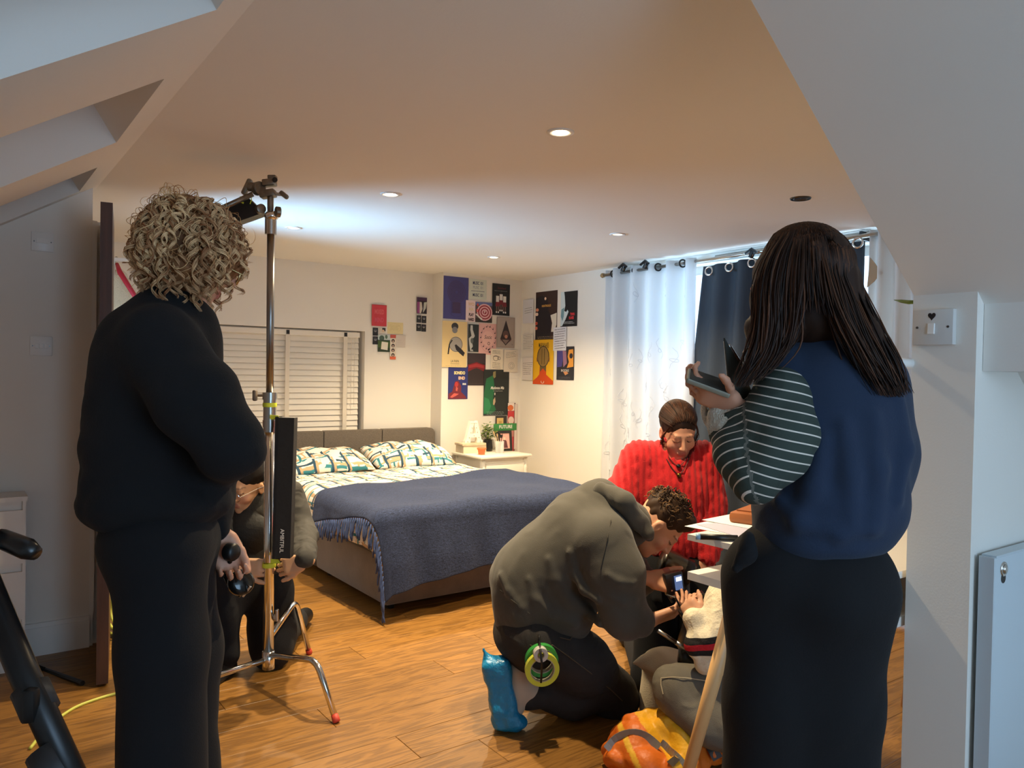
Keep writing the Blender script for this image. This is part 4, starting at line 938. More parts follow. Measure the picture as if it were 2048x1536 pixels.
def leg(pts):
    P = [np.array(p, float) for p in pts]; out = [P[0]]
    for i in range(1, len(P)-1):
        a, b, c = P[i-1], P[i], P[i+1]; d1 = (a-b)/np.linalg.norm(a-b); d2 = (c-b)/np.linalg.norm(c-b); r = .05
        for t in np.linspace(0, 1, 7): q = (1-t)**2*(b+d1*r)+2*t*(1-t)*b+t*t*(b+d2*r); out.append(q)
    out.append(P[-1]); return out
f1 = np.array((1.194, 2.746, .0)); f2 = np.array((1.372, 3.478, 0.)); f3 = np.array((.70, 3.16, 0))
def lg(f, h0, hb, bend):
    d = f[:2]-SB; d3 = np.array((d[0], d[1], 0)); bp = np.array((SB[0], SB[1], 0))+d3*bend
    pts = leg([S_(h0)+d3*.03, np.array((bp[0], bp[1], hb)), f+np.array((0, 0, .012))])
    L_ = MB().tube(pts, .0125, 12).build('leg', M_chrome, cs, smooth=True)
    e = pts[-1]-pts[-2]; e = e/np.linalg.norm(e); q = np.array(pts[-1])
    MB().lathe([(.0135, -.018), (.0145, 0), (.0145, .008), (.010, .012)], q-e*.0, ax=tuple(e), n=12).build('foot_cap', mat('red_rubber', '#C2402E', .6), L_, smooth=True)
lg(f1, .145, .205, .72); lg(f2, .215, .30, .62); lg(f3, .125, .10, .86)
MB().lathe([(.012, 0), (.016, .006), (.016, .012)], S_(.30)+CR*.02, ax=tuple(CR), n=12).box(S_(.31)+CR*.035, (.012, .02, .05), m=Matrix([[CR[i], CF[i], CU[i]] for i in range(3)]), bev=.004).build('leg_lock', M_steel, cs)
# grip head
hc = at(537, 392, 3.2); M_worn = mat('worn_steel', '#7F7669', .38, .9, vary=.25, vscale=30)
RM = Matrix([[CR[i], CF[i], CU[i]] for i in range(3)])
def hp(px, py, dd=0): return at(px, py, 3.2+dd)
gh = MB(); gh.cyl(S_(1.965), hp(546, 430), .014, n=14); gh.ell(hp(543, 432), (.03, .03, .022)); gh.build('swivel', M_chrome, cs, smooth=True)
MB().lathe([(.018, -.012), (.020, -.010), (.020, .010), (.016, .012)], hp(521, 418, -.01), ax=tuple(CR*.7-CF*.7), n=20).build('thumb_disc', M_worn, cs, auto=True)
MB().lathe([(.020, -.010), (.022, -.008), (.022, .008), (.018, .010)], hp(556, 424, -.01), ax=tuple(CR*.8+CF*.5), n=20).build('thumb_disc', M_worn, cs, auto=True)
MB().cyl(hp(541, 425), hp(541, 385), .013, n=14).build('spigot', M_worn, cs, auto=True)
MB().box(hp(536, 388), (.062, .05, .030), m=RM @ Matrix.Rotation(-.15, 3, 'Y'), bev=.005).box(hp(539, 366), (.052, .045, .028), m=RM @ Matrix.Rotation(-.1, 3, 'Y'), bev=.005).box(hp(545, 355), (.034, .034, .016), m=RM, bev=.004).build('grip_block', M_worn, cs, auto=True)
MB().lathe([(.026, -.016), (.028, -.012), (.028, .012), (.024, .016)], hp(517, 377, -.01), ax=tuple(CR*.8-CF*.6), n=22).lathe([(.017, -.03), (.019, -.028), (.019, .02), (.015, .024)], hp(511, 374, -.01), ax=tuple(CR), n=16).build('grip_plate', M_worn, cs, auto=True)
MB().lathe([(.011, 0), (.011, .003)], hp(550, 360, -.024), ax=tuple(-CF), n=16).build('socket_hole', M_black, cs)
MB().box(hp(494, 374), (.022, .03, .072), m=RM @ Matrix.Rotation(.45, 3, 'Y'), bev=.009).build('large_knob', M_worn, cs, auto=True)
MB().cyl(hp(500, 378), hp(512, 376), .008, n=10).build('knob_screw', M_steel, cs)
MB().box(hp(568, 390), (.02, .022, .044), m=RM @ Matrix.Rotation(-.9, 3, 'Y'), bev=.008).build('wing_knob', M_worn, cs, auto=True)
MB().cyl(hp(552, 388), hp(565, 389), .007, n=10).build('knob_screw', M_steel, cs)
# arm and flag light behind the curls
tl = thing('tube_light', hp(470, 415, -.02), 'black tube light on a grip arm behind the curly hair', 'film light')
MB().cyl(hp(506, 388, -.03), hp(400, 436, -.06), .011, n=12).build('grip_arm', M_worn, tl, smooth=True)
a0, a1 = hp(503, 414, 0), hp(425, 452, -.02)
dd = (a1-a0)/np.linalg.norm(a1-a0); nn = np.cross(dd, CF); 
MB().prism([hp(497, 396), hp(527, 425), hp(497, 436), hp(420, 462), hp(405, 430)], CF*.06).build('housing', M_black, tl)
MB().tube([hp(481, 393, -.02), hp(482, 404, -.02), hp(487, 406, -.02)], .004, 5).tube([hp(502, 390, -.02), hp(503, 400, -.02), hp(500, 408, -.02)], .002, 5).build('tape_tie', mat('lime_tape', '#D6DE3C', .5), tl)
# bag strapped to the pole
bgc = at(563, 975, 3.14); ub = np.array((0, 0, 1.))
ab = thing('light_bag', at(563, 1113, 3.14), 'tall black padded light bag strapped to the steel pole', 'bag')
MB().prism([at(551, 835, 3.15), at(588.5, 836, 3.15), at(580, 1117, 3.15), at(545, 1117, 3.15)], CF*.05).build('bag_body', mat('black_nylon', '#1B1A1A', .6, bump=.2, bscale=30), ab)
MB().prism([at(550.5, 833.5, 3.149), at(557, 833.5, 3.149), at(549, 1118, 3.149), at(544, 1118, 3.149)], CF*.052).build('edge_piping', mat('black_webbing', '#0E0E10', .5), ab)
tv = (at(562.5, 1108, 3.14)-at(565, 1052, 3.14)); tln = np.linalg.norm(tv); tv /= tln
mb = MB(); put_text(mb, 'AMBITFUL', .030, at(563.5, 1082, 3.1485), tuple(tv), tuple(-np.cross(tv, CF)*-1), extrude=.0002, font_scale=(.72, .75))
mb.build('lettering', mat('print_white', '#F4F2EA', .6), ab)
for py, d in ((835, 0), (1123, 0)):
    tp = thing('tape_tie', at(541, py, 3.2), ['lime yellow tape tie at the top of the black bag', 'lime yellow tape tie between the kneeling man\'s hands'][py > 1000], 'tape')
    MB().lathe([(.028, -.008), (.029, 0), (.028, .01)], S_(1.192 if py < 1000 else .522), n=18, cap=False).build('loop', mat('lime_tape', '#D6DE3C', .5), tp, smooth=True)
    MB().prism([at(541, py-5, 3.165), at(556, py-4, 3.16), at(561, py+4, 3.155), at(541, py+4, 3.165)], CF*.004).build('tail', mat('lime_tape', '#D6DE3C', .5), tp)

# ================================================================ DESK
M_desk = mat('white_laminate', '#EDE9E1', .4)
M_beech = mat('pale_beech', '#DCB078', .45, vary=.12, vscale=6, stretch=(1, 1, .2))
DZ = .745; dc = onz(1375, 1143, DZ)
dk = thing('desk', (dc[0]+.6, dc[1]-.3, 0), 'white desk with splayed pale wooden legs behind the long-haired woman', 'desk')
DX0, DX1, DY1, DY0 = dc[0], dc[0]+1.35, dc[1], YC1+.012
MB().bb(DX0, DX1, DY0, DY1, DZ-.024, DZ).build('desktop', M_desk, dk)
SZ = .862; s0 = onz(1375, 1068, SZ)
MB().bb(s0[0], DX1, DY0, s0[1], SZ-.018, SZ).build('shelf', M_desk, dk)
MB().bb(s0[0]+.12, s0[0]+.14, DY0+.02, DY1-.08, DZ, SZ-.018).bb(DX1-.1, DX1-.08, DY0+.02, DY1-.08, DZ, SZ-.018).build('shelf_support', M_desk, dk)
for (tx, ty, fx, fy) in ((DX0+.085, DY1-.13, DX0-.02, DY1+.005), (DX0+.085, DY0+.10, DX0-.02, DY0+.01), (DX1-.1, DY1-.12, DX1, DY1), (DX1-.1, DY0+.1, DX1, DY0+.01)):
    MB().tube([(tx, ty, DZ-.025), (fx, fy, .0)], [.026, .017], 16).build('leg', M_beech, dk, smooth=True)
    MB().box((tx, ty, DZ-.029), (.09, .09, .01), bev=.002).build('mount_plate', M_black, dk)
# papers and pens on the shelf
M_paper = mat('paper_white', '#F1EEE6', .8); M_paperg = mat('paper_lilac', '#B9B6C9', .8)
def sheet(c, w, h, rz, label, k, mt=None, z=SZ):
    o = MB().box((c[0], c[1], z+.0012+.0017*k), (w, h, .0012), rz=rz).build('paper_sheet', mt or M_paper, None)
    return tag(o, label, 'paper', 'papers on the desk shelf')
q = onz(1487, 1060, SZ)
sheet(q, .21, .297, .12, 'white paper sheet overhanging the front of the desk shelf', 0)
sheet(onz(1500, 1062, SZ), .21, .26, -.2, 'lilac grey paper sheet on the desk shelf', 1, M_paperg)
sheet(onz(1490, 1045, SZ), .2, .2, .1, 'white printed sheet at the back of the papers on the shelf', 2)
pn = thing('marker_pen', onz(1440, 1078, SZ), 'black marker pen lying on the edge of the desk shelf', 'pen')
a = onz(1400, 1080, SZ)+np.array((0, 0, .010)); b_ = onz(1475, 1083, SZ)+np.array((0, 0, .010))
MB().cyl(a, b_, .009, n=12).build('barrel', M_black, pn, smooth=True)
MB().cyl(a, a+(a-b_)/np.linalg.norm(a-b_)*.012, .0095, n=12).build('cap', mat('pale_blue_plastic', '#9CC3E0', .4), pn, smooth=True)
lp_ = thing('leather_pouch', onz(1490, 1040, SZ), 'brown leather pouch at the back of the desk shelf', 'pouch')
q = onz(1492, 1044, SZ); MB().box(q+np.array((.03, .0, .022)), (.2, .09, .04), rz=.3, bev=.015).build('pouch_body', mat('tan_leather', '#9C5A2C', .55), lp_, auto=True)
MB().box(q+np.array((.03, .0, .044)), (.15, .05, .004), rz=.3).build('flap', mat('tan_leather', '#9C5A2C', .55), lp_)

# ================================================================ FOREGROUND TRIPOD
M_trip = mat('tripod_black', '#1C1C1D', .35, .3)
tr = thing('camera_tripod', (-.25, 1.25, 0), 'black camera tripod with pan handle in the near left corner', 'tripod')
ap = at(-95, 1020, 1.22)
L1 = [at(-60, 1090, 1.22), at(45, 1340, 1.17), at(165, 1600, 1.10)]; e = L1[2]+(L1[2]-L1[1])*1.0
def tofloor(a, b): d = b-a; return b+d*((-b[2]+.0)/d[2])
MB().tube(L1[:2]+[L1[2]], [.022, .021, .020], 14).build('leg_upper', M_trip, tr, smooth=True)
MB().tube([L1[2], tofloor(L1[1], L1[2])+np.array((0, 0, .01))], .015, 12).build('leg_lower', M_trip, tr, smooth=True)
MB().cyl(at(60, 1375, 1.166), at(82, 1425, 1.152), .027, n=16).build('leg_collar', mat('grey_rubber', '#2B2B2D', .6), tr, smooth=True)
MB().box(at(62, 1410, 1.13), (.02, .02, .05), m=RM, bev=.006).build('flip_lock', M_trip, tr, auto=True)
MB().cyl(at(95, 1500, 1.13), at(130, 1570, 1.11), .030, n=16).build('leg_joint', mat('grey_rubber', '#2B2B2D', .6), tr, smooth=True)
for t_ in ((-.75, .9), (-.85, 1.9)):
    f = np.array((t_[0], t_[1], .01)); MB().tube([at(-70, 1090, 1.22), f], [.02, .014], 12).build('leg', M_trip, tr, smooth=True)
MB().tube([at(-80, 1060, 1.22), at(-5, 1075, 1.2), at(0, 1076, 1.2), at(55, 1098, 1.18), at(72, 1107, 1.175)], [.008, .009, .015, .0165, .011], 12).build('pan_handle', mat('handle_rubber', '#121213', .3), tr, smooth=True)
MB().cyl(at(-80, 1000, 1.22), at(-75, 1110, 1.22), .045, n=20).build('fluid_head', M_trip, tr, auto=True)
MB().tube([at(-60, 1220, 1.22), at(-10, 1140, 1.5)], .008, 8).build('spreader', M_trip, tr)
st2 = thing('folded_stand', onz(100, 1360), 'thin black stand leg reaching over the floor by the slim cabinet', 'stand')
MB().tube([at(0, 1218, 3.3), at(8, 1245, 3.3), at(34, 1318, 3.3)], .011, 8).build('strut', M_trip, st2)
MB().tube([at(-30, 1288, 3.2), at(15, 1305, 3.3), at(34, 1318, 3.3), at(90, 1340, 3.4), onz(165, 1372)+np.array((0, 0, .012))], .011, 8).build('leg', M_trip, st2)
MB().box(at(4, 1214, 3.3), (.03, .02, .018), m=RM).build('brass_catch', mat('brass_aged', '#A8997C', .3, 1), st2)

# ================================================================ ORANGE BAG
bgm = mat('orange_ripstop', '#E8801C', .5, bump=.35, bscale=18); ylm = mat('yellow_ripstop', '#F2B01E', .5, bump=.35, bscale=18)
# ================================================================ BODY MODELLING (smooth blended volumes, meshed)
def unit(v): v = np.array(v, float); return v/np.linalg.norm(v)
class Sdf:
    def __init__(s, h): s.h = h; s.ops = []; s.disp = None
    def _add(s, fn, lo, hi, k, mode): s.ops.append((fn, np.array(lo)-k-2.5*s.h, np.array(hi)+k+2.5*s.h, k, mode)); return s
    def rc(s, a, b, ra, rb=None, k=.03, sq=None, mode='add'):
        rb = ra if rb is None else rb; a = np.array(a, float); b = np.array(b, float); ab = b-a; L2 = max(ab@ab, 1e-12); R = max(ra, rb)
        if sq is not None: sn = unit(sq[0]); sf = sq[1]
        def fn(X, Y, Z):
            px, py, pz = X-a[0], Y-a[1], Z-a[2]; bx = ab
            if sq is not None:
                e = (px*sn[0]+py*sn[1]+pz*sn[2])*(1/sf-1); px = px+e*sn[0]; py = py+e*sn[1]; pz = pz+e*sn[2]
                bx = ab+sn*(ab@sn)*(1/sf-1)
            l2 = max(bx@bx, 1e-12)
            t = np.clip((px*bx[0]+py*bx[1]+pz*bx[2])/l2, 0, 1)
            d = np.sqrt((px-t*bx[0])**2+(py-t*bx[1])**2+(pz-t*bx[2])**2)-(ra+(rb-ra)*t)
            return d*(min(1, sf) if sq is not None else 1)
        m = R*(max(1, sq[1]) if sq is not None else 1)
        return s._add(fn, np.minimum(a, b)-m, np.maximum(a, b)+m, k, mode)
    def chain(s, pts, rs, k=.03, **kw):
        for i in range(len(pts)-1): s.rc(pts[i], pts[i+1], rs[i], rs[i+1], k, **kw)
        return s
    def el(s, c, r, ax=None, k=.03, mode='add'):
        c = np.array(c, float); r = np.array(r, float); A = np.eye(3) if ax is None else np.array([unit(v) for v in ax])
        def fn(X, Y, Z):
            px, py, pz = X-c[0], Y-c[1], Z-c[2]
            q = [A[i, 0]*px+A[i, 1]*py+A[i, 2]*pz for i in range(3)]
            k0 = np.sqrt(sum((q[i]/r[i])**2 for i in range(3))); k1 = np.sqrt(sum((q[i]/r[i]**2)**2 for i in range(3)))+1e-9
            return k0*(k0-1)/k1
        m = max(r); return s._add(fn, c-m, c+m, k, mode)
    def bx(s, c, half, ax, rnd=.01, k=.02, mode='add'):
        c = np.array(c, float); A = np.array([unit(v) for v in ax]); hf = np.array(half, float)-rnd
        def fn(X, Y, Z):
            px, py, pz = X-c[0], Y-c[1], Z-c[2]
            q = [np.abs(A[i, 0]*px+A[i, 1]*py+A[i, 2]*pz)-hf[i] for i in range(3)]
            return np.sqrt(sum(np.maximum(v, 0)**2 for v in q))+np.minimum(np.maximum(np.maximum(q[0], q[1]), q[2]), 0)-rnd
        m = float(np.linalg.norm(half)); return s._add(fn, c-m, c+m, k, mode)
    def mesh(s):
        h = s.h
        lo = np.min([o[1] for o in s.ops if o[4] == 'add'], axis=0); hi = np.max([o[2] for o in s.ops if o[4] == 'add'], axis=0)
        n = np.ceil((hi-lo)/h).astype(int)+2; ax = [lo[i]+h*np.arange(n[i]) for i in range(3)]
        f = np.full(n, .08, np.float32)
        for fn, a, b, k, mode in s.ops:
            i0 = np.maximum(((a-lo)/h).astype(int), 0); i1 = np.minimum(((b-lo)/h).astype(int)+2, n)
            if np.any(i1 <= i0): continue
            X = ax[0][i0[0]:i1[0], None, None]; Y = ax[1][None, i0[1]:i1[1], None]; Z = ax[2][None, None, i0[2]:i1[2]]
            d = fn(X, Y, Z); sl = tuple(slice(i0[q], i1[q]) for q in range(3)); g = f[sl]
            if mode == 'add':
                hh = np.clip(.5+.5*(g-d)/k, 0, 1); f[sl] = g*(1-hh)+d*hh-k*hh*(1-hh)
            else:
                d = -d; hh = np.clip(.5-.5*(g-d)/k, 0, 1); f[sl] = g*(1-hh)+d*hh+k*hh*(1-hh)
        if s.disp is not None:
            near = np.where(np.abs(f) < .06); P = [ax[i][near[i]] for i in range(3)]
            f[near] += s.disp(*P).astype(np.float32)
        return nets(f, lo, h)
def nets(f, lo, h):
    ins = f < 0
    c = [ins[i:ins.shape[0]-1+i, j:ins.shape[1]-1+j, k:ins.shape[2]-1+k] for i in (0, 1) for j in (0, 1) for k in (0, 1)]
    cnt = sum(x.astype(np.int8) for x in c); cell = (cnt > 0) & (cnt < 8)
    idx = np.argwhere(cell); vid = np.full(cell.shape, -1, np.int64); vid[cell] = np.arange(len(idx))
    acc = np.zeros((len(idx), 3)); num = np.zeros(len(idx))
    corners = np.array([(i, j, k) for i in (0, 1) for j in (0, 1) for k in (0, 1)])
    vals = np.stack([f[idx[:, 0]+a, idx[:, 1]+b, idx[:, 2]+d] for a, b, d in corners], 1)
    for p in range(8):
        for q in range(p+1, 8):
            if np.abs(corners[p]-corners[q]).sum() != 1: continue
            va, vb = vals[:, p], vals[:, q]; m = (va < 0) != (vb < 0); t = np.where(m, va/(va-vb+1e-12), 0)
            pos = corners[p][None]+(corners[q]-corners[p])[None]*t[:, None]; acc += pos*m[:, None]; num += m
    V = lo+h*(idx+acc/num[:, None])
    Q = []
    for a in range(3):
        sl0 = [slice(None)]*3; sl1 = [slice(None)]*3; sl0[a] = slice(0, -1); sl1[a] = slice(1, None)
        e0, e1 = ins[tuple(sl0)], ins[tuple(sl1)]; ed = np.argwhere(e0 != e1); b, c_ = [(1, 2), (2, 0), (0, 1)][a]
        ok = np.all([(ed[:, b] > 0), (ed[:, c_] > 0), ed[:, b] < cell.shape[b], ed[:, c_] < cell.shape[c_]], axis=0); ed = ed[ok]
        def g(db, dc): e = ed.copy(); e[:, b] -= db; e[:, c_] -= dc; return vid[e[:, 0], e[:, 1], e[:, 2]]
        q = np.stack([g(1, 1), g(0, 1), g(0, 0), g(1, 0)], 1)
        fl = ~e0[tuple(ed.T)]; q[fl] = q[fl][:, ::-1]; Q.append(q)
    Q = np.concatenate(Q); Q = Q[(Q >= 0).all(1)]
    return V, Q
LASTV = {}
def snap(V, pts, lift=.002, rad=5):
    """points of a line in image pixels laid on the near surface of a modelled volume"""
    q = V-CC; d = q@CF; X = 1024+FX*(q@CR)/d; Y = 768-FX*(q@CU)/d; out = []
    for (x, y) in pts:
        r = rad
        while True:
            m = (X-x)**2+(Y-y)**2 < r*r
            if m.sum() > 3 or r > 60: break
            r *= 1.6
        out.append(at(x, y, d[m].min()-lift if m.any() else np.median(d)))
    return out
def sdf_obj(name, sd, material, parent, col=None, attr=None, smooth_it=1):
    V, Q = sd.mesh()
    LASTV[name] = V
    if smooth_it:
        E = np.concatenate([Q[:, [0, 1]], Q[:, [1, 2]], Q[:, [2, 3]], Q[:, [3, 0]]])
        dg = np.bincount(E[:, 0], minlength=len(V)).astype(float)[:, None]+1e-9
        for _ in range(smooth_it):
            A = np.stack([np.bincount(E[:, 0], V[E[:, 1], i], len(V)) for i in range(3)], 1)/dg; V = V*.5+A*.5
    me = bpy.data.meshes.new(name); off = WL(parent)
    me.vertices.add(len(V)); me.vertices.foreach_set('co', (V-off).astype(np.float32).ravel())
    me.loops.add(Q.size); me.loops.foreach_set('vertex_index', Q.astype(np.int32).ravel())
    me.polygons.add(len(Q)); me.polygons.foreach_set('loop_start', np.arange(0, Q.size, 4, dtype=np.int32)); me.polygons.foreach_set('loop_total', np.full(len(Q), 4, np.int32))
    me.update(calc_edges=True); me.polygons.foreach_set('use_smooth', np.ones(len(Q), bool))
    if col is not None:
        a = me.color_attributes.new('Col', 'FLOAT_COLOR', 'POINT'); c = col(V); a.data.foreach_set('color', np.concatenate([c, np.ones((len(c), 1))], 1).astype(np.float32).ravel())
    if attr is not None:
        for nm, fn in attr.items():
            a = me.attributes.new(nm, 'FLOAT', 'POINT'); a.data.foreach_set('value', fn(V).astype(np.float32))
    return link(name, me, material, parent)
def folds(amp, freq, seed, ax=None):
    """cloth folds: rounded ridges with tighter valleys, patchy, running across direction ax"""
    rng = np.random.default_rng(seed); W = []
    for _ in range(4):
        d = unit(rng.normal(size=3)); d = unit(np.array(ax)+.5*d) if ax is not None else d
        W.append((d, rng.uniform(.75, 1.5)*freq, rng.uniform(0, 6.28), unit(rng.normal(size=3)), rng.uniform(0, 6.28)))
    def fn(x, y, z):
        o = 0
        for d, q, ph, wv, p2 in W:
            s_ = (x*wv[0]+y*wv[1]+z*wv[2])*freq
            a = np.abs(np.sin((x*d[0]+y*d[1]+z*d[2])*q+ph+1.1*np.sin(s_*.55+p2)))
            o = o-(a-.62)*(.5+.5*np.sin(s_*.37+p2+1.3))
        return amp*o
    return fn
def addf(*fs): return lambda x, y, z: sum(f(x, y, z) for f in fs)

# ---- materials for people
def skin_mat():
    m = mat('skin', '#D9A482', .5); nt, b = nodes_of(m); a = nt.nodes.new('ShaderNodeAttribute'); a.attribute_name = 'Col'
    nt.links.new(a.outputs['Color'], b.inputs['Base Color']); b.inputs['Subsurface Weight'].default_value = .12; b.inputs['Subsurface Radius'].default_value = (.012, .005, .003); b.inputs['Subsurface Scale'].default_value = .4
    return m
M_skin = skin_mat()
def colattr_mat(name, rough, sheen=0, bump=0, bscale=200, aniso=False):
    m = mat(name, '#808080', rough, sheen=sheen, bump=bump, bscale=bscale); nt, b = nodes_of(m); a = nt.nodes.new('ShaderNodeAttribute'); a.attribute_name = 'Col'
    nt.links.new(a.outputs['Color'], b.inputs['Base Color']); return m
M_hair = colattr_mat('hair', .58)
M_hair.node_tree.nodes['Principled BSDF'].inputs['Specular IOR Level'].default_value = .25

class Head:
    def __init__(s, c, f, u, sc=1.0):
        s.c = np.array(c, float); s.f = unit(f); u = np.array(u, float); s.u = unit(u-s.f*(u@s.f)); s.s = np.cross(s.f, s.u); s.k = sc
    def L(s, a, f, u): return s.c+(s.s*a+s.f*f+s.u*u)*s.k
    def ax(s): return [s.s, s.f, s.u]
    def local(s, V): d = (V-s.c)/s.k; return d@s.s, d@s.f, d@s.u
    def add(s, sd, neck, ears=True, female=False):
        k = s.k; L = s.L; A = s.ax(); e = lambda c, r, kk=.012, mode='add': sd.el(L(*c), np.array(r)*k, A, kk, mode)
        e((0, -.014, .036), (.073, .094, .083)); e((0, .026, -.030), (.056, .064, .080), .03); e((0, .034, -.080), (.042, .046, .034), .02)
        e((0, .070, -.100), (.018, .016, .014), .016)
        for q in (-1, 1):
            e((q*.040, .056, -.030), (.022, .022, .024), .015)
            e((q*.030, .094, .005), (.016, .012, .010), .012, 'sub')
            e((q*.030, .076, .004), (.0135, .012, .011), .004)
            if ears: e((q*.073, -.008, -.010), (.008, .018, .030), .006); e((q*.080, -.002, -.010), (.006, .010, .018), .004, 'sub')
        sd.rc(L(-.034, .078, .024), L(.034, .078, .024), .010*k, k=.012)
        sd.rc(L(0, .088, .012), L(0, .106, -.026), .0065*k, .010*k, k=.010)
        for q in (-1, 1): e((q*.011, .096, -.030), (.008, .010, .007), .006)
        sd.rc(L(-.016, .086, -.058), L(.016, .086, -.058), .006*k, k=.006); sd.rc(L(-.013, .086, -.068), L(.013, .086, -.068), .0068*k, k=.006)
        sd.rc(L(-.02, .095, -.063), L(.02, .095, -.063), .0022*k, k=.003, mode='sub')
        sd.rc(L(0, -.028, -.045), neck, .052*k, .056*k, k=.03)
    def paint(s, V, base, lip='#B5605A', brow='#4A3526', lash='#2A1C16', blush='#D98A74'):
        c = np.tile(np.array(hexc(base)), (len(V), 1)); a, f, u = s.local(V); inh = (np.abs(a) < .09) & (f > .045) & (u > -.13) & (u < .13)
        def mixin(m, col, w): c[m] = c[m]*(1-w)+np.array(hexc(col))*w
        mixin(inh & (np.abs(np.abs(a)-.04) < .02) & (u > -.055) & (u < -.01), blush, .35)
        mixin(inh & (np.abs(a) < .022-.4*np.abs(u+.063)) & (np.abs(u+.063) < .0125), lip, .8)
        mixin(inh & (np.abs(np.abs(a)-.031) < .019) & (np.abs(u-.027-.12*(.02-np.abs(np.abs(a)-.03))) < .003), brow, .6)
        mixin(inh & (np.abs(np.abs(a)-.030) < .0145) & (np.abs(u+.002+2.2*(np.abs(a)-.03)**2*-8) < .0026), lash, .9)
        return c
def hand(sd, w, d, n, side, curl=(.35, .5, .3), sc=1.0, spread=.05, thumb=(.5, .6, -.35), tcurl=.35, per=None):
    """w wrist, d towards the knuckles, n out of the back of the hand, thumb at side*(d x n)"""
    w = np.array(w, float); d = unit(d); n = unit(np.array(n)-d*(np.array(n)@d)); t = side*np.cross(d, n); k = sc
    sd.rc(w-d*.025*k, w+d*.02*k, .027*k, .025*k, k=.015, sq=(n, .75))
    sd.bx(w+d*.052*k, (.040*k, .046*k, .0145*k), (t, d, n), rnd=.013*k, k=.012)
    sd.el(w+d*.03*k+t*.024*k-n*.008*k, np.array((.016, .026, .014))*k, (t, d, n), k=.01)
    tips = []
    roots = ((.090, .031), (.095, .0105), (.091, -.010), (.081, -.0295)); lens = ((.041, .026, .021), (.046, .029, .022), (.042, .027, .021), (.032, .021, .018))
    for i in range(4):
        p = w+d*roots[i][0]*k+t*roots[i][1]*k; cu = curl if per is None or per[i] is None else per[i]; ang = 0; dd0 = unit(d+t*spread*(1.5-i)); r = (.0092, .0090, .0086, .0078)[i]*k
        sd.rc(p-dd0*.02*k, p, r*1.05, r, k=.006)
        for j in range(3):
            ang += cu[j]; dr = dd0*math.cos(ang)-n*math.sin(ang); q = p+dr*lens[i][j]*k; sd.rc(p, q, r, r*.92, k=.003); p = q; r *= .92
        tips.append(p)
    p = w+d*.028*k+t*.030*k; dr = unit(d*thumb[0]+t*thumb[1]+n*thumb[2]); r = .0125*k
    for j, l in enumerate((.040, .032, .025)):
        q = p+dr*l*k; sd.rc(p, q, r, r*.9, k=.006); p = q; r *= .9; dr = unit(dr*math.cos(tcurl)+unit(d-t*.5)*math.sin(tcurl)*.8)
    tips.append(p); return tips
def strands(name, paths, radii, cols, parent, n=5):
    """many tubes in one hair mesh with per-strand colour"""
    Vs = []; Fs = []; Cs = []; o = 0
    for P, r, c in zip(paths, radii, cols):
        P = np.asarray(P); N = len(P); T = np.gradient(P, axis=0); T /= np.linalg.norm(T, axis=1)[:, None]+1e-12
        a = np.array([.3, .5, .81]); U = np.cross(T, a); U /= np.linalg.norm(U, axis=1)[:, None]+1e-9; W = np.cross(T, U)
        rr = r*np.clip(np.minimum(np.linspace(.6, 4, N), np.linspace(4, .25, N)), 0, 1)
        an = np.arange(n)*2*math.pi/n
        ring = P[:, None]+(U[:, None]*np.cos(an)[None, :, None]+W[:, None]*np.sin(an)[None, :, None])*rr[:, None, None]
        Vs.append(ring.reshape(-1, 3)); i = np.arange(N-1)[:, None]*n; k = np.arange(n)[None]; k2 = (k+1) % n
        Fs.append(np.stack([i+k, i+k2, i+n+k2, i+n+k], -1).reshape(-1, 4)+o); o += N*n; Cs.append(np.tile(c, (N*n, 1)))
    V = np.concatenate(Vs); Q = np.concatenate(Fs); C = np.concatenate(Cs)
    me = bpy.data.meshes.new(name); off = WL(parent)
    me.vertices.add(len(V)); me.vertices.foreach_set('co', (V-off).astype(np.float32).ravel()); me.loops.add(Q.size); me.loops.foreach_set('vertex_index', Q.astype(np.int32).ravel())
    me.polygons.add(len(Q)); me.polygons.foreach_set('loop_start', np.arange(0, Q.size, 4, dtype=np.int32)); me.polygons.foreach_set('loop_total', np.full(len(Q), 4, np.int32)); me.update(calc_edges=True)
    me.polygons.foreach_set('use_smooth', np.ones(len(Q), bool))
    a = me.color_attributes.new('Col', 'FLOAT_COLOR', 'POINT'); a.data.foreach_set('color', np.concatenate([C, np.ones((len(C), 1))], 1).astype(np.float32).ravel())
    return link(name, me, M_hair, parent)
def mixc(a, b, t): a = np.array(hexc(a)); b = np.array(hexc(b)); return a+(b-a)*t
def flat(c): c = np.array(hexc(c)); return lambda V: np.tile(c, (len(V), 1))
def shoe(name, heel, toe, up, material, parent, w=.045):
    heel, toe = np.array(heel), np.array(toe); d = unit(toe-heel); sd = Sdf(.007); L_ = np.linalg.norm(toe-heel); u = unit(up)
    sd.rc(heel+d*.04+u*.035, toe-d*.05+u*.03, .04, .036, k=.03, sq=(np.cross(d, u), 1.1)).rc(heel+d*.05+u*.04, heel+d*.06+u*.09, .043, .042)
    sd.bx((heel+toe)/2+u*.0125, (L_/2, w, .012), (d, np.cross(u, d), u), rnd=.01, k=.01)
    return sdf_obj(name, sd, material, parent)
# ================================================================ PEOPLE
BAX = [CR, CF, CU]
def G(v, z): return np.array((v[0], v[1], z))
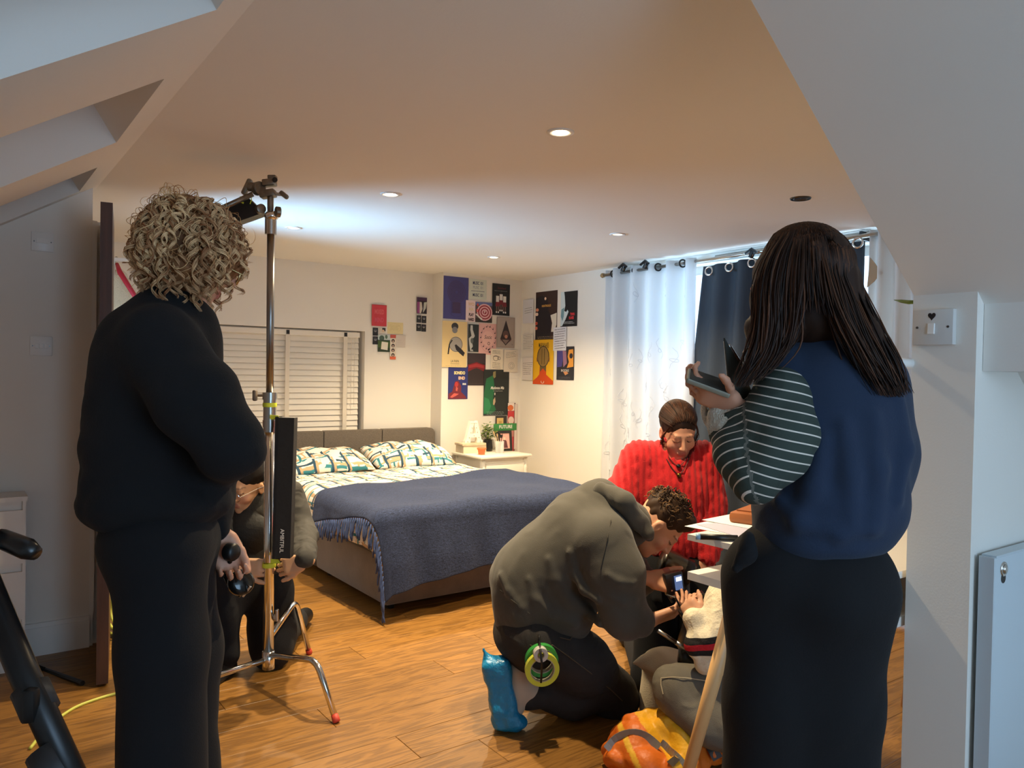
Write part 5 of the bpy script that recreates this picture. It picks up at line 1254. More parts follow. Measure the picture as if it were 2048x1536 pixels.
# ---------------------------------------------------------------- A: woman with curly hair, standing at the left
D = 1.74
pa = thing('person', G(at(325, 1100, D), 0), 'person with curly blond hair in a black sweater and wide black trousers, back to camera', 'person')
M_blk = mat('black_knit', '#0B0B0E', .95, bump=.15, bscale=260)
M_blkt = mat('black_twill', '#0A0A0E', .95, bump=.12, bscale=300)
hdA = Head(at(385, 505, D+.02), CR*.80+CF*.42-CU*.40, CU*.9+CR*.38, 1.0)
sw = Sdf(.007)
sw.el(at(322, 725, D), (.128, .155, .17), [CR, CU, CF]).el(at(305, 880, D), (.140, .20, .165), [CR, CU, CF], k=.06).el(at(317, 1000, D), (.163, .075, .165), [CR, CU, CF], k=.05)
sw.rc(at(337, 628, D), at(352, 655, D), .072, .085, k=.04)
sw.chain([at(318, 690, D-.13), at(395, 800, D-.17), at(462, 893, D-.16), at(440, 925, D+.05)], [.085, .08, .062, .055], k=.035)
sw.chain([at(345, 690, D+.14), at(425, 860, D+.16), at(424, 1000, D+.12), at(432, 1050, D+.10)], [.08, .06, .045, .036], k=.03)
sw.rc(at(330, 596, D), at(350, 590, D+.01), .050, k=.01, mode='sub')
sw.disp = addf(folds(.006, 13, 3, ax=CR), folds(.003, 34, 4))
sdf_obj('sweater', sw, M_blk, pa)
tw = Sdf(.008); hA = at(322, 1075, D)
tw.el(at(322, 1075, D), (.122, .10, .15), [CR, CU, CF])
for (dx, dd) in ((-14, -.085), (20, .085)):
    p0 = at(326+dx*.4, 1110, D+dd*.8); p1 = at(341+dx, 1300, D+dd); p2 = G(at(332+dx, 1400, D+dd*1.1), .06)
    tw.chain([p0, p1, p2], [.104, .084, .110], k=.05)
tw.disp = folds(.009, 15, 8, ax=CR)
sdf_obj('trousers', tw, M_blkt, pa)
sb = Sdf(.0055)
hdA.add(sb, at(348, 630, D))
sb.el(at(320, 750, D), (.10, .14, .14), [CR, CU, CF]).el(at(315, 930, D), (.10, .17, .13), [CR, CU, CF], k=.06).el(at(322, 1075, D), (.10, .09, .13), [CR, CU, CF], k=.05)
sb.chain([at(318, 690, D-.11), at(455, 888, D-.15), at(440, 920, D+.03)], [.05, .042, .032]); sb.chain([at(345, 690, D+.12), at(424, 860, D+.15), at(436, 1045, D+.10)], [.05, .035, .026])
tipsA = hand(sb, at(440, 1068, D+.11), -CU*.92+CR*.30, CF*.85-CR*.45, 1, curl=(.75, 1.0, .7), sc=.86, thumb=(.9, .2, -.35))
for (dx, dd) in ((-14, -.085), (20, .085)): sb.chain([at(322+dx*.4, 1110, D+dd*.8), G(at(334+dx, 1330, D+dd), .5), G(at(322+dx, 1400, D+dd*1.1), .09)], [.075, .055, .04])
sdf_obj('body', sb, M_skin, pa, col=lambda V: hdA.paint(V, '#D9A081', brow='#8A6A48'))
for dd in (-.09, .09):
    q = G(at(325, 1400, D+dd), 0); shoe('shoe', q-CR*.07*np.array((1, 1, 0)), q+unit(CR*np.array((1, 1, 0)))*.17, (0, 0, 1), mat('black_rubber', '#161616', .5), pa)
# curly hair: a soft core plus ringlets, each ringlet a bundle of strands
rng = np.random.default_rng(21); paths = []; radii = []; cols = []
hc_ = at(378, 482, D+.01); sdv = Sdf(.007)
sdv.el(hc_+CU*.006, (.092, .092, .10), [CR, CU, CF]).el(at(322, 545, D), (.045, .05, .07), [CR, CU, CF]).el(at(445, 515, D+.02), (.036, .055, .06), [CR, CU, CF]).el(at(375, 540, D-.02), (.07, .045, .07), [CR, CU, CF])
sdv.disp = folds(.011, 70, 2)
sdf_obj('hair', sdv, M_hair, pa, col=lambda V: mixc('#6A4226', '#9A6A42', .5)[None]*(1+.35*np.sin(V@np.array((160, 90, 130)))[:, None]*np.sin(V@np.array((-70, 140, 110)))[:, None]))
fwA = unit(CR*.85+CF*.30-CU*.42)
for k in range(560):
    th = rng.uniform(0, 2*math.pi); ph = math.acos(rng.uniform(-.62, 1))
    dr = CR*math.sin(ph)*math.cos(th)+CF*math.sin(ph)*math.sin(th)+CU*math.cos(ph)
    if (dr@fwA) > .84: continue
    ln = rng.uniform(.06, .125); N = 24; rad = rng.uniform(.006, .0125); turns = rng.uniform(1.5, 2.8)*ln/.1; p0 = rng.uniform(0, 6.28); hand_ = rng.choice((-1, 1))
    p = hc_+CR*(dr@CR)*.094+CU*(dr@CU)*.096+CF*(dr@CF)*.102
    down = -CU-dr*(-CU@dr); nd = np.linalg.norm(down); down = down/nd if nd > .1 else unit(np.cross(dr, CR)); sdx = unit(np.cross(dr, down)); down = unit(down+sdx*rng.uniform(-.8, .8))
    cp = p.copy(); dcur = down.copy(); axis = []; bul = rng.uniform(.0, .20)
    for i in range(N):
        t = i/(N-1); dcur = unit(dcur-CU*.06+dr*bul*.15*(1 if t < .55 else -.7)); cp = cp+dcur*ln/N
        rl = (cp-hc_); q = np.array((rl@CR/.098, rl@CU/.100, rl@CF/.105)); nq = np.linalg.norm(q)
        if nq < 1: cp = hc_+rl/nq
        b1 = unit(np.cross(dcur, dr)); axis.append((cp.copy(), b1, np.cross(dcur, b1)))
    g = rng.uniform(0, 1); ns = 6
    for j in range(ns):
        oj = p0+(j-ns/2)*.22; rj = rad*rng.uniform(.8, 1.15); e0 = rng.uniform(0, .15)
        paths.append([c+(b1*math.cos(oj+hand_*turns*6.283*i/(N-1))+b2*math.sin(oj+hand_*turns*6.283*i/(N-1)))*rj*min(1, .35+2*i/N) for i, (c, b1, b2) in enumerate(axis)])
        radii.append(rng.uniform(.0007, .0013)); cols.append(mixc('#8A4E28', '#FAD09A', np.clip(.08+.8*g+rng.normal()*.15, 0, 1)))
for k in range(260):
    dr = unit(rng.normal(size=3))
    if dr@CU < -.6 or dr@fwA > .8: continue
    p = hc_+CR*(dr@CR)*.098+CU*(dr@CU)*.10+CF*(dr@CF)*.105; t1 = unit(np.cross(dr, rng.normal(size=3))-CU*.5); b1 = np.cross(dr, t1); ln = rng.uniform(.04, .09); r0 = rng.uniform(.008, .016); p0 = rng.uniform(0, 6.28); tn = rng.uniform(.8, 1.7)
    paths.append([p+t1*ln*t+dr*(.004+.014*math.sin(3.14*t))+(b1*math.cos(p0+tn*6.28*t)+dr*math.sin(p0+tn*6.28*t))*r0*min(1, 3*t) for t in np.linspace(0, 1, 20)]); radii.append(rng.uniform(.0005, .001)); cols.append(mixc('#96602F', '#F0C890', rng.uniform(0, 1)))
strands('curls', paths, radii, cols, pa, 4)
# glasses of A
gl = MB(); 
for q in (-1, 1): gl.torus(hdA.L(q*.033, .112, .0), hdA.f, .024, .0012, 24, 5)
gl.tube([hdA.L(-.057, .112, .004), hdA.L(-.078, .02, .004), hdA.L(-.082, -.02, -.004)], .0012, 5).tube([hdA.L(.057, .112, .004), hdA.L(.078, .02, .004), hdA.L(.082, -.02, -.004)], .0012, 5)
gl.build('glasses', mat('thin_gold_wire', '#C9B07A', .25, 1), pa)
# what she holds
ph_ = thing('headphones', at(462, 1110, D+.08), 'black headphones held in the curly-haired person\'s hand', 'headphones')
hx = at(462, 1104, D+.075)
MB().lathe([(.016, -.014), (.021, -.008), (.021, .008), (.017, .014)], hx, ax=tuple(CR*.8-CF*.3), n=22).build('ear_cup', M_black, ph_, smooth=True)
hx2 = at(482, 1165, D+.13)
MB().lathe([(.026, -.014), (.031, -.008), (.031, .008), (.022, .014)], hx2, ax=tuple(CR*.6-CF*.6+CU*.3), n=22).build('ear_cup', mat('gloss_black', '#1A1816', .15), ph_, smooth=True)
MB().tube([hx+CU*-.015, at(455, 1135, D+.15), at(452, 1155, D+.15), at(462, 1175, D+.14), at(480, 1190, D+.13), at(492, 1180, D+.13), hx2+CR*.01], .006, 8).build('headband', mat('gloss_black', '#1A1816', .15), ph_, smooth=True)
MB().tube([at(485, 1192, D+.125), at(500, 1172, D+.125)], .005, 6).build('yoke', M_chrome, ph_)

# ---------------------------------------------------------------- E: woman with long dark hair and clipboard
D = 1.55
pe = thing('person', G(at(1640, 1100, D), 0), 'person with long dark brown hair in a navy sweater with striped sleeve, holding a phone', 'person')
M_navy = mat('navy_sweatshirt', '#1C2B42', .95, sheen=.08, bump=.12, bscale=320, wr=.3, wscale=4, vary=.08, vscale=6)
A3 = [CR, CU, CF]
sv = Sdf(.007)
sv.el(at(1655, 790, D+.02), (.125, .14, .12), A3).el(at(1662, 900, D+.02), (.142, .16, .135), A3, k=.07).el(at(1658, 1020, D+.02), (.150, .10, .135), A3, k=.06)
sv.el(at(1640, 1072, D+.02), (.128, .042, .125), A3, k=.03)
sv.rc(at(1580, 745, D), at(1722, 752, D+.03), .060, .062, k=.05)
sv.chain([at(1738, 778, D+.02), at(1760, 905, D+.05), at(1752, 1015, D+.09)], [.062, .056, .050], k=.05)
sv.rc(at(1650, 690, D+.01), at(1660, 740, D), .062, .09, k=.03)
sv.rc(at(1640, 660, D+.01), at(1648, 680, D), .050, k=.008, mode='sub')
fA = folds(.007, 14, 13, ax=CR)
V0, _ = sv.mesh()
for ln, rs in (([(1690, 850), (1702, 950), (1706, 1050)], [.008, .016, .010]), ([(1745, 830), (1757, 940), (1750, 1060)], [.008, .018, .012]), ([(1648, 880), (1628, 980), (1596, 1050)], [.008, .018, .010]), ([(1795, 800), (1806, 900), (1796, 1000)], [.008, .016, .010]), ([(1560, 1000), (1600, 1040), (1680, 1068), (1740, 1060)], [.008, .012, .012, .008])):
    sv.chain([q+CF*r*.55 for q, r in zip(snap(V0, ln, 0, 8), rs)], rs, k=.018)
sv.disp = fA
sdf_obj('sweater', sv, M_navy, pe)
def stripes():
    m = mat('striped_jersey', '#2F3A33', .9, bump=.1, bscale=320, wr=.3, wscale=8); nt, b = nodes_of(m); N = nt.nodes.new; L = nt.links.new
    a = N('ShaderNodeAttribute'); a.attribute_name = 'u'; f = N('ShaderNodeMath'); f.operation = 'FRACT'; L(a.outputs['Fac'], f.inputs[0])
    g = N('ShaderNodeMath'); g.operation = 'LESS_THAN'; g.inputs[1].default_value = .15; L(f.outputs[0], g.inputs[0])
    mx = N('ShaderNodeMix'); mx.data_type = 'RGBA'; mx.inputs['A'].default_value = (*hexc('#333D36'), 1); mx.inputs['B'].default_value = (*hexc('#D9CDBF'), 1)
    L(g.outputs[0], mx.inputs['Factor']); L(mx.outputs['Result'], b.inputs['Base Color']); return m
sl_ = Sdf(.006)
sh0, el0, wr0 = at(1562, 800, D-.06), at(1512, 945, D-.10), at(1453, 838, D-.02)
sl_.chain([sh0, at(1548, 880, D-.085), el0], [.062, .070, .050], k=.03).chain([el0, at(1478, 895, D-.06), wr0], [.050, .046, .036], k=.03)
for i in range(5):
    c = el0+(wr0-el0)*(.35+.13*i); d_ = unit(wr0-el0); sl_.el(c-d_*.002, (.046-.001*i, .010, .045-.001*i), [unit(np.cross(d_, CF)), d_, CF], k=.012)
sl_.rc(at(1497, 838, D-.17), at(1492, 915, D-.175), .030, .034, k=.025, mode='sub')
sl_.disp = folds(.007, 24, 4)
uax = unit(CU+.28*CR)
nbis = unit(unit(wr0-el0)-unit(sh0-el0))
def ustr(V):
    return np.where((V-el0)@nbis > .0, -((V-el0)@unit(wr0-el0+CR*.05))/.0178, -(V-sh0)@uax/.0178+.15*np.sin((V-sh0)@CR*30))
sdf_obj('sleeve', sl_, stripes(), pe, attr={'u': ustr})
cf = Sdf(.006); d_ = unit(wr0-el0); cf.rc(wr0-d_*.018, wr0+d_*.022, .043, .040, k=.01).rc(wr0+d_*.05, wr0+d_*.02, .026, .028, k=.006, mode='sub'); cf.disp = folds(.0045, 110, 6)
sdf_obj('cuff', cf, mat('cream_fleece', '#C9BDA8', .95, sheen=.6, bump=.8, bscale=240), pe)
tw = Sdf(.008)
tw.el(at(1630, 1150, D+.02), (.137, .11, .12), A3).el(at(1668, 1195, D-.04), (.085, .075, .09), A3, k=.05)
fl_, fr_ = G(at(1545, 1400, D+.03), .06), G(at(1665, 1400, D+.0), .06)
tw.chain([at(1560, 1160, D+.03), at(1552, 1400, D+.03), fl_], [.115, .098, .10], k=.04).chain([at(1672, 1190, D), at(1662, 1400, D), fr_], [.115, .090, .10], k=.04)
tw.disp = folds(.008, 15, 9, ax=CR)
sdf_obj('trousers', tw, M_blkt, pe)
wt = Sdf(.006); wt.chain([at(1498, 1075, D-.05), at(1494, 1105, D-.06), at(1474, 1136, D-.06)], [.012, .016, .010], k=.02); wt.disp = folds(.008, 50, 3); sdf_obj('waist_tie', wt, M_blkt, pe)
hdE = Head(at(1592, 578, D+.025), -CR*.62+CF*.75-CU*.22, CU, .93)
sb = Sdf(.006); hdE.add(sb, at(1650, 690, D+.01))
sb.el(at(1655, 800, D+.02), (.10, .13, .09), A3).el(at(1655, 960, D+.02), (.11, .17, .10), A3, k=.05).el(at(1630, 1150, D+.02), (.12, .09, .10), A3, k=.05)
sb.chain([sh0, el0, wr0], [.045, .038, .026]).chain([at(1735, 780, D+.03), at(1758, 905, D+.06), at(1740, 1000, D+.12)], [.042, .036, .03])
sb.chain([at(1560, 1160, D+.03), G(at(1552, 1400, D+.03), .5), G(fl_, .09)], [.08, .055, .04]).chain([at(1672, 1190, D), G(at(1662, 1400, D), .5), G(fr_, .09)], [.08, .055, .04])
hand(sb, at(1472, 812, D-.05), -CR*.88+CU*.36, -CU*.80-CF*.50+CR*.1, 1, curl=(.35, .9, .7), sc=.76, thumb=(.45, .85, .15), tcurl=.3)
sdf_obj('body', sb, M_skin, pe, col=lambda V: hdE.paint(V, '#C98F72'))
MB().ell(at(1431, 768, D-.045), (.006, .004, .009)).build('thumb_nail', mat('red_nail', '#A8324A', .2), pe, smooth=True)
for q in (fl_, fr_): shoe('shoe', G(q, 0)+CR*.05*np.array((1, 1, 0)), G(q, 0)-unit(CR*np.array((1, 1, 0)))*.14+unit(CF*np.array((1, 1, 0)))*.12, (0, 0, 1), mat('black_rubber', '#161616', .5), pe)
# long hair
hv = Sdf(.008)
hv.el(at(1607, 545, D+.01), (.094, .096, .108), A3).el(at(1618, 625, D-.005), (.085, .075, .085), A3, k=.05)
hv.chain([at(1672, 600, D-.02), at(1728, 690, D-.06), at(1775, 770, D-.085)], [.05, .038, .014], k=.03, sq=(CF, .75))
hv.chain([at(1545, 600, D+.0), at(1540, 670, D-.05), at(1510, 745, D-.075)], [.04, .034, .012], k=.03, sq=(CF, .75))
hv.disp = folds(.006, 30, 12, ax=CR)
cE = lambda V: mixc('#20120C', '#2C1A11', 1)[None]*np.ones((len(V), 1))
hv.disp = addf(hv.disp, folds(.003, 90, 3, ax=CR)); sdf_obj('hair', hv, M_hair, pe, col=cE)
gd = []   # guide strands (image pixels, depth)
gd.append([(1600, 452, .0), (1545, 490, -.04), (1515, 560, -.06), (1522, 640, -.085), (1505, 715, -.105), (1478, 775, -.11)])
gd.append([(1605, 450, .0), (1560, 480, -.075), (1535, 560, -.10), (1540, 640, -.105), (1530, 710, -.115), (1498, 768, -.12)])
gd.append([(1610, 449, .0), (1585, 480, -.09), (1570, 560, -.115), (1572, 640, -.115), (1560, 705, -.12), (1515, 755, -.125)])
gd.append([(1612, 449, .0), (1612, 480, -.095), (1610, 560, -.125), (1608, 620, -.12), (1600, 670, -.115), (1565, 712, -.125)])
gd.append([(1615, 449, .0), (1640, 485, -.09), (1655, 560, -.12), (1675, 640, -.125), (1720, 720, -.125), (1765, 790, -.115)])
gd.append([(1618, 450, .0), (1660, 490, -.075), (1690, 570, -.10), (1715, 650, -.115), (1752, 730, -.12), (1785, 795, -.11)])
gd.append([(1622, 451, .0), (1675, 500, -.05), (1712, 580, -.07), (1745, 660, -.09), (1780, 735, -.10), (1800, 790, -.10)])
gd.append([(1625, 453, .0), (1685, 510, -.01), (1722, 590, -.03), (1758, 665, -.07), (1790, 735, -.09), (1806, 785, -.095)])
gd.append([(1630, 454, .01), (1698, 515, .03), (1728, 590, .01), (1760, 662, -.05), (1794, 735, -.08), (1806, 780, -.09)])
gd = np.array([[at(x, y, D+d) for x, y, d in g] for g in gd])
def spl(P, N):
    n = len(P); t = np.linspace(0, n-1, N); Q = np.stack([np.interp(t, range(n), P[:, i]) for i in range(3)], 1)
    for _ in range(3): Q[1:-1] = (Q[:-2]+2*Q[1:-1]+Q[2:])/4
    return Q
rng = np.random.default_rng(31); paths = []; radii = []; cols = []
for k in range(1300):
    g = rng.uniform(0, 7.999); i = int(g)
    fr = np.clip(g-i, 0, 1); P = spl(gd[i]*(1-fr)+gd[i+1]*fr, 18); inn = rng.uniform(0, .03)
    ph = rng.uniform(0, 6.28); t = np.linspace(0, 1, 18)[:, None]; am = rng.uniform(.002, .009)
    P = P+CF*inn+CR*am*t*np.sin(t*9+ph)+CR*rng.normal()*.006*(.3+t)+CF*rng.normal()*.006*t
    for (ec, er) in ((at(1607, 545, D+.01), (.096, .098, .110)), (at(1618, 625, D-.005), (.087, .077, .087))):
        rl = P-ec; qn = np.sqrt((rl@CR/er[0])**2+(rl@CU/er[1])**2+(rl@CF/er[2])**2)[:, None]; P = np.where(qn < 1.01, ec+rl*1.01/np.maximum(qn, .3), P)
    n = int(rng.integers(13, 19)) if rng.random() < .4 else 18
    if i == 3: n = int(rng.integers(9, 12))
    paths.append(P[:n]); radii.append(rng.uniform(.0009, .0022)); g2 = rng.uniform(0, 1); cols.append(mixc('#1C100B', '#5A3620', g2**2.2))
strands('hair_strands', paths, radii, cols, pe, 4)
MB().prism([at(1672, 652, D-.10), at(1690, 640, D-.10), at(1697, 655, D-.10), at(1680, 660, D-.10)], CF*.01).build('collar', mat('white_collar', '#DAD8D2', .8), pe)
# clipboard and phone
cbp = thing('clipboard', at(1475, 765, D-.04), 'black clipboard with white papers held upright by the long-haired person', 'clipboard')
c4 = [at(1447, 675, D-.03), at(1506, 760, D-.03), at(1504, 850, D-.03), at(1478, 850, D-.055)]
dq = lambda x: D-.062+(x-1447)/60*.055
q = [at(x, y, dq(x)) for x, y in ((1447, 676), (1480, 735), (1509, 800), (1506, 862), (1484, 855), (1457, 780))]
bn = unit(np.cross(q[2]-q[0], q[4]-q[0])); bn = bn if bn@CR > 0 else -bn
MB().prism(q, bn*.003).build('board', mat('black_hardboard', '#3A3A34', .35), cbp)
MB().prism([a-bn*.0015+CU*-.006+CR*.004 for a in q], -bn*.004).build('papers', M_paper, cbp)
MB().box(at(1468, 712, D-.02), (.05, .012, .012), m=RM @ Matrix.Rotation(1.0, 3, 'Y'), bev=.003).build('clip', M_chrome, cbp)
MB().ell(at(1474, 735, D-.03), (.006, .006, .006)).build('rivet', mat('brass_rivet', '#C79A4A', .25, 1), cbp, smooth=True)
MB().tube([at(1487, 760, D-.02), at(1487, 705, D-.02), at(1491, 698, D-.02), at(1506, 698, D-.02)], .0025, 6).build('wire_clip', M_chrome, cbp)
pn_ = thing('smartphone', at(1415, 765, D-.05), 'pale cased smartphone held flat by the long-haired person', 'phone')
q = [at(1376, 735, D-.06), at(1452, 762, D-.10), at(1470, 780, D+.01), at(1392, 752, D+.03)]
q = [at(1377, 734, D-.05), at(1462, 763, D-.06), at(1462, 790, D-.09), at(1374, 757, D-.08)]
nv = unit(np.cross(q[1]-q[0], q[3]-q[0])); nv = nv if nv@CF > 0 else -nv
m_ = MB().prism(q, nv*.012).build('case', mat('putty_case', '#8C8776', .5), pn_)
bv = m_.modifiers.new('round', 'BEVEL'); bv.width = .004; bv.segments = 3
q2 = [np.mean(q, 0)+(p-np.mean(q, 0))*.88-nv*.0008 for p in q]; MB().prism(q2, nv*.001).build('screen', mat('dark_glass', '#3A3A36', .15), pn_)

# ---------------------------------------------------------------- C: man in grey hoodie kneeling
D = 3.0
pcx = thing('person', G(at(1120, 1200, D), 0), 'person kneeling in a dark grey hoodie, bent forward over a small monitor', 'person')
M_hood = mat('charcoal_fleece', '#4A473F', .9, sheen=.15, bump=.12, bscale=300, wr=.35, wscale=5, vary=.06, vscale=8)
M_jean = mat('washed_black_denim', '#2E2A27', .9, bump=.25, bscale=420, wr=.4, wscale=9, vary=.12, vscale=9)
hd = Sdf(.0075)
hd.rc(at(1066, 1160, D), at(1172, 1070, D), .170, .180, k=.06).el(at(1050, 1205, D), (.135, .10, .17), [unit(CR*.75+CU*.65), unit(CU*.75-CR*.65), CF], k=.05).el(at(1120, 1215, D), (.15, .10, .15), A3, k=.06)
hd.rc(at(1040, 1250, D-.02), at(1140, 1252, D-.02), .075, .065, k=.05)
hd.chain([at(1205, 1085, D-.15), at(1232, 1150, D-.19), at(1252, 1228, D-.21), at(1282, 1242, D-.19)], [.115, .10, .080, .052], k=.045)
hd.chain([at(1225, 1060, D+.15), at(1262, 1160, D+.16), at(1292, 1158, D+.02)], [.105, .08, .05], k=.04)
hd.rc(at(1200, 1010, D), at(1262, 1045, D), .10, .085, k=.04)
V0, _ = hd.mesh()
for ln, rs in (([(1098, 1120), (1108, 1160), (1135, 1200), (1178, 1228), (1200, 1250)], [.010, .020, .026, .022, .010]), ([(1058, 1160), (1072, 1200), (1105, 1232), (1150, 1250)], [.008, .018, .022, .012]), ([(1140, 1105), (1150, 1145), (1172, 1180), (1196, 1200)], [.008, .016, .018, .010]), ([(1000, 1150), (1018, 1185), (1045, 1215)], [.006, .014, .010]), ([(1215, 1150), (1240, 1165), (1268, 1168)], [.006, .012, .006]), ([(1222, 1195), (1248, 1205), (1275, 1200)], [.006, .012, .006])):
    P_ = [q+CF*r*.62 for q, r in zip(snap(V0, ln, 0, 8), rs)]; hd.chain(P_, rs, k=.016)
hd.disp = addf(folds(.006, 13, 5, ax=CR*.7+CU*.5), folds(.003, 30, 6))
sdf_obj('hoodie', hd, M_hood, pcx)
ho = Sdf(.0075)
for dd, r in ((-.10, .022), (0, .027), (.10, .022)):
    ho.chain([at(1192, 985, D+dd*.6), at(1232, 1000, D+dd), at(1278, 1040, D+dd*1.1), at(1296, 1075, D+dd*.9)], [r*.6, r, r*1.05, r*.7], k=.05)
ho.chain([at(1205, 975, D-.06), at(1250, 1005, D-.135), at(1290, 1068, D-.12)], [.025, .032, .028], k=.015)
ho.disp = folds(.010, 22, 7)
sdf_obj('hood', ho, M_hood, pcx)
tw = Sdf(.0075)
kn, an_ = at(1232, 1388, D+.06), at(1062, 1392, D-.04)
tw.el(at(1050, 1258, D), (.12, .10, .16), A3).chain([at(1070, 1278, D-.06), at(1165, 1325, D-.01), kn], [.125, .108, .080], k=.05).chain([kn+CU*-.02, at(1150, 1400, D+.01), an_], [.072, .070, .055], k=.04)
kf, af = at(1215, 1365, D+.30), at(1070, 1375, D+.20)
tw.chain([at(1070, 1275, D+.10), kf], [.11, .08], k=.05).chain([kf, af], [.068, .055], k=.04)
tw.disp = folds(.012, 17, 15)
sdf_obj('jeans', tw, M_jean, pcx)
hdC = Head(at(1316, 1050, D+.02), CR*.50-CU*.84-CF*.10, CR*.84+CU*.52, 1.0)
sb = Sdf(.005); hdC.add(sb, at(1262, 1048, D+.02))
sb.rc(at(1066, 1175, D), at(1180, 1075, D), .12, .13).el(at(1050, 1225, D), (.10, .09, .13), A3, k=.05)
sb.chain([at(1215, 1090, D-.13), at(1252, 1226, D-.20), at(1300, 1240, D-.18)], [.05, .04, .028]).chain([at(1225, 1060, D+.14), at(1262, 1160, D+.14), at(1298, 1158, D-.01)], [.05, .04, .028])
sb.chain([at(1065, 1265, D-.06), kn], [.08, .06]).chain([kn, an_, at(1035, 1395, D-.05)], [.05, .04, .035]).chain([at(1065, 1265, D+.10), kf, af], [.08, .055, .04])
hand(sb, at(1303, 1240, D-.18), CR*.93+CU*.30+CF*.1, CF*-.55+CU*-.75, 1, curl=(.35, .55, .35), sc=1.0, thumb=(.8, .45, -.3), per=((.25, .4, .3), (.35, .5, .3), (.45, .6, .3), (.5, .6, .4)))
hand(sb, at(1300, 1157, D-.02), CR*.93-CU*.22+CF*.0, CU*.55-CF*.75, -1, curl=(.7, .8, .5), sc=1.0, thumb=(.85, .45, .1), tcurl=.15)
sdf_obj('body', sb, M_skin, pcx, col=lambda V: hdC.paint(V, '#D9A280', lip='#B0605A', brow='#33241A'))
# short curly hair
hv = Sdf(.006); L = hdC.L
hv.el(L(0, -.022, .052), np.array((.082, .094, .082)), hdC.ax()).el(L(0, .045, .105), (.055, .04, .035), hdC.ax(), k=.03)
hv.el(L(0, .12, -.02), (.11, .085, .10), hdC.ax(), k=.012, mode='sub').el(L(0, .02, -.10), (.12, .13, .068), hdC.ax(), k=.02, mode='sub')
hv.disp = folds(.006, 60, 5)
sdf_obj('hair', hv, M_hair, pcx, col=flat('#3A281A'))
rng = np.random.default_rng(41); paths = []; radii = []; cols = []
for k in range(330):
    v = rng.normal(size=3); v /= np.linalg.norm(v); a, f, u = v
    if u < -.15 or (f > .35 and u < .55): continue
    p = L(a*.078, -.02+f*.092, .052+u*.080); nrm = unit(p-L(0, -.02, .04)); t1 = unit(np.cross(nrm, rng.normal(size=3))); N = 14; ln = rng.uniform(.025, .05); ph = rng.uniform(0, 6.28); rd = rng.uniform(.005, .009); b = np.cross(nrm, t1)
    pts = [p+t1*ln*(i/(N-1))+nrm*(.003+.012*math.sin(math.pi*i/(N-1)))+(b*math.cos(ph+i*.75)+nrm*math.sin(ph+i*.75))*rd for i in range(N)]
    paths.append(pts); radii.append(rng.uniform(.0014, .0028)); cols.append(mixc('#2A1C13', '#8A6844', rng.uniform(0, 1)**1.8))
strands('curls', paths, radii, cols, pcx, 4)
# feet in blue overshoes
for k, (hx, tx) in enumerate(((at(1000, 1325, D-.10), None), (at(1052, 1372, D+.16), None))):
    sc_ = Sdf(.006)
    if k == 0:
        ua_ = unit(at(992, 1312, D-.1)-at(1016, 1455, D-.1)); ra_ = unit(CR-ua_*(CR@ua_))
        sc_.bx(at(1003, 1386, D-.10), (.050, .128, .042), [ra_, ua_, CF], rnd=.02, k=.02).el(at(1030, 1446, D-.10), (.048, .028, .042), A3, k=.03)
        sc_.chain([at(967, 1299, D-.1), at(986, 1336, D-.1)], [.004, .030], k=.04)
    else: sc_.chain([at(1045, 1392, D+.15), at(1055, 1408, D+.15), at(1068, 1412, D+.15)], [.034, .036, .022], k=.03)
    sc_.disp = addf(folds(.005, 30, 7+k, ax=CU), folds(.004, 75, 2))
    cv = thing('shoe_cover', at(1000, 1460, D-.10) if k == 0 else at(1060, 1412, D+.15), ['crinkled blue plastic overshoe on the near foot of the kneeling man', 'blue plastic overshoe tip on the far foot of the kneeling man'][k], 'shoe cover', 'blue overshoes')
    sdf_obj('plastic_film', sc_, mat('blue_film', '#1B86B8', .3, bump=.6, bscale=60), cv)
so = Sdf(.006); so.chain([at(1036, 1342, D-.07), at(1036, 1380, D-.07), at(1032, 1420, D-.08)], [.036, .036, .028], k=.03).rc(at(1030, 1350, D-.05), at(1062, 1390, D-.04), .045, .05, k=.03)
sdf_obj('shoe', so, mat('beige_shoe', '#C7B49C', .8), pcx)
so = Sdf(.007); so.chain([at(1060, 1385, D+.18), at(1052, 1402, D+.17)], [.045, .034], k=.03)
sdf_obj('shoe', so, mat('beige_shoe', '#C7B49C', .8), pcx)
# seam lines on the hoodie and jeans
for ln in ([(1222, 1040), (1215, 1075), (1207, 1110), (1200, 1140)], [(1000, 1180), (1030, 1205), (1060, 1228)]): MB().tube(snap(LASTV['hoodie'], ln, .0), .0018, 5).build('seam', mat('dark_seam', '#45423A', .9), pcx)
for ln in ([(1105, 1290), (1140, 1315), (1180, 1345), (1220, 1378), (1245, 1402)], [(1120, 1275), (1140, 1280), (1150, 1265)], [(1060, 1290), (1085, 1300), (1105, 1290)]): MB().tube(snap(LASTV['jeans'], ln, .0), .002, 5).build('seam', mat('brown_seam', '#5A4A38', .9), pcx)
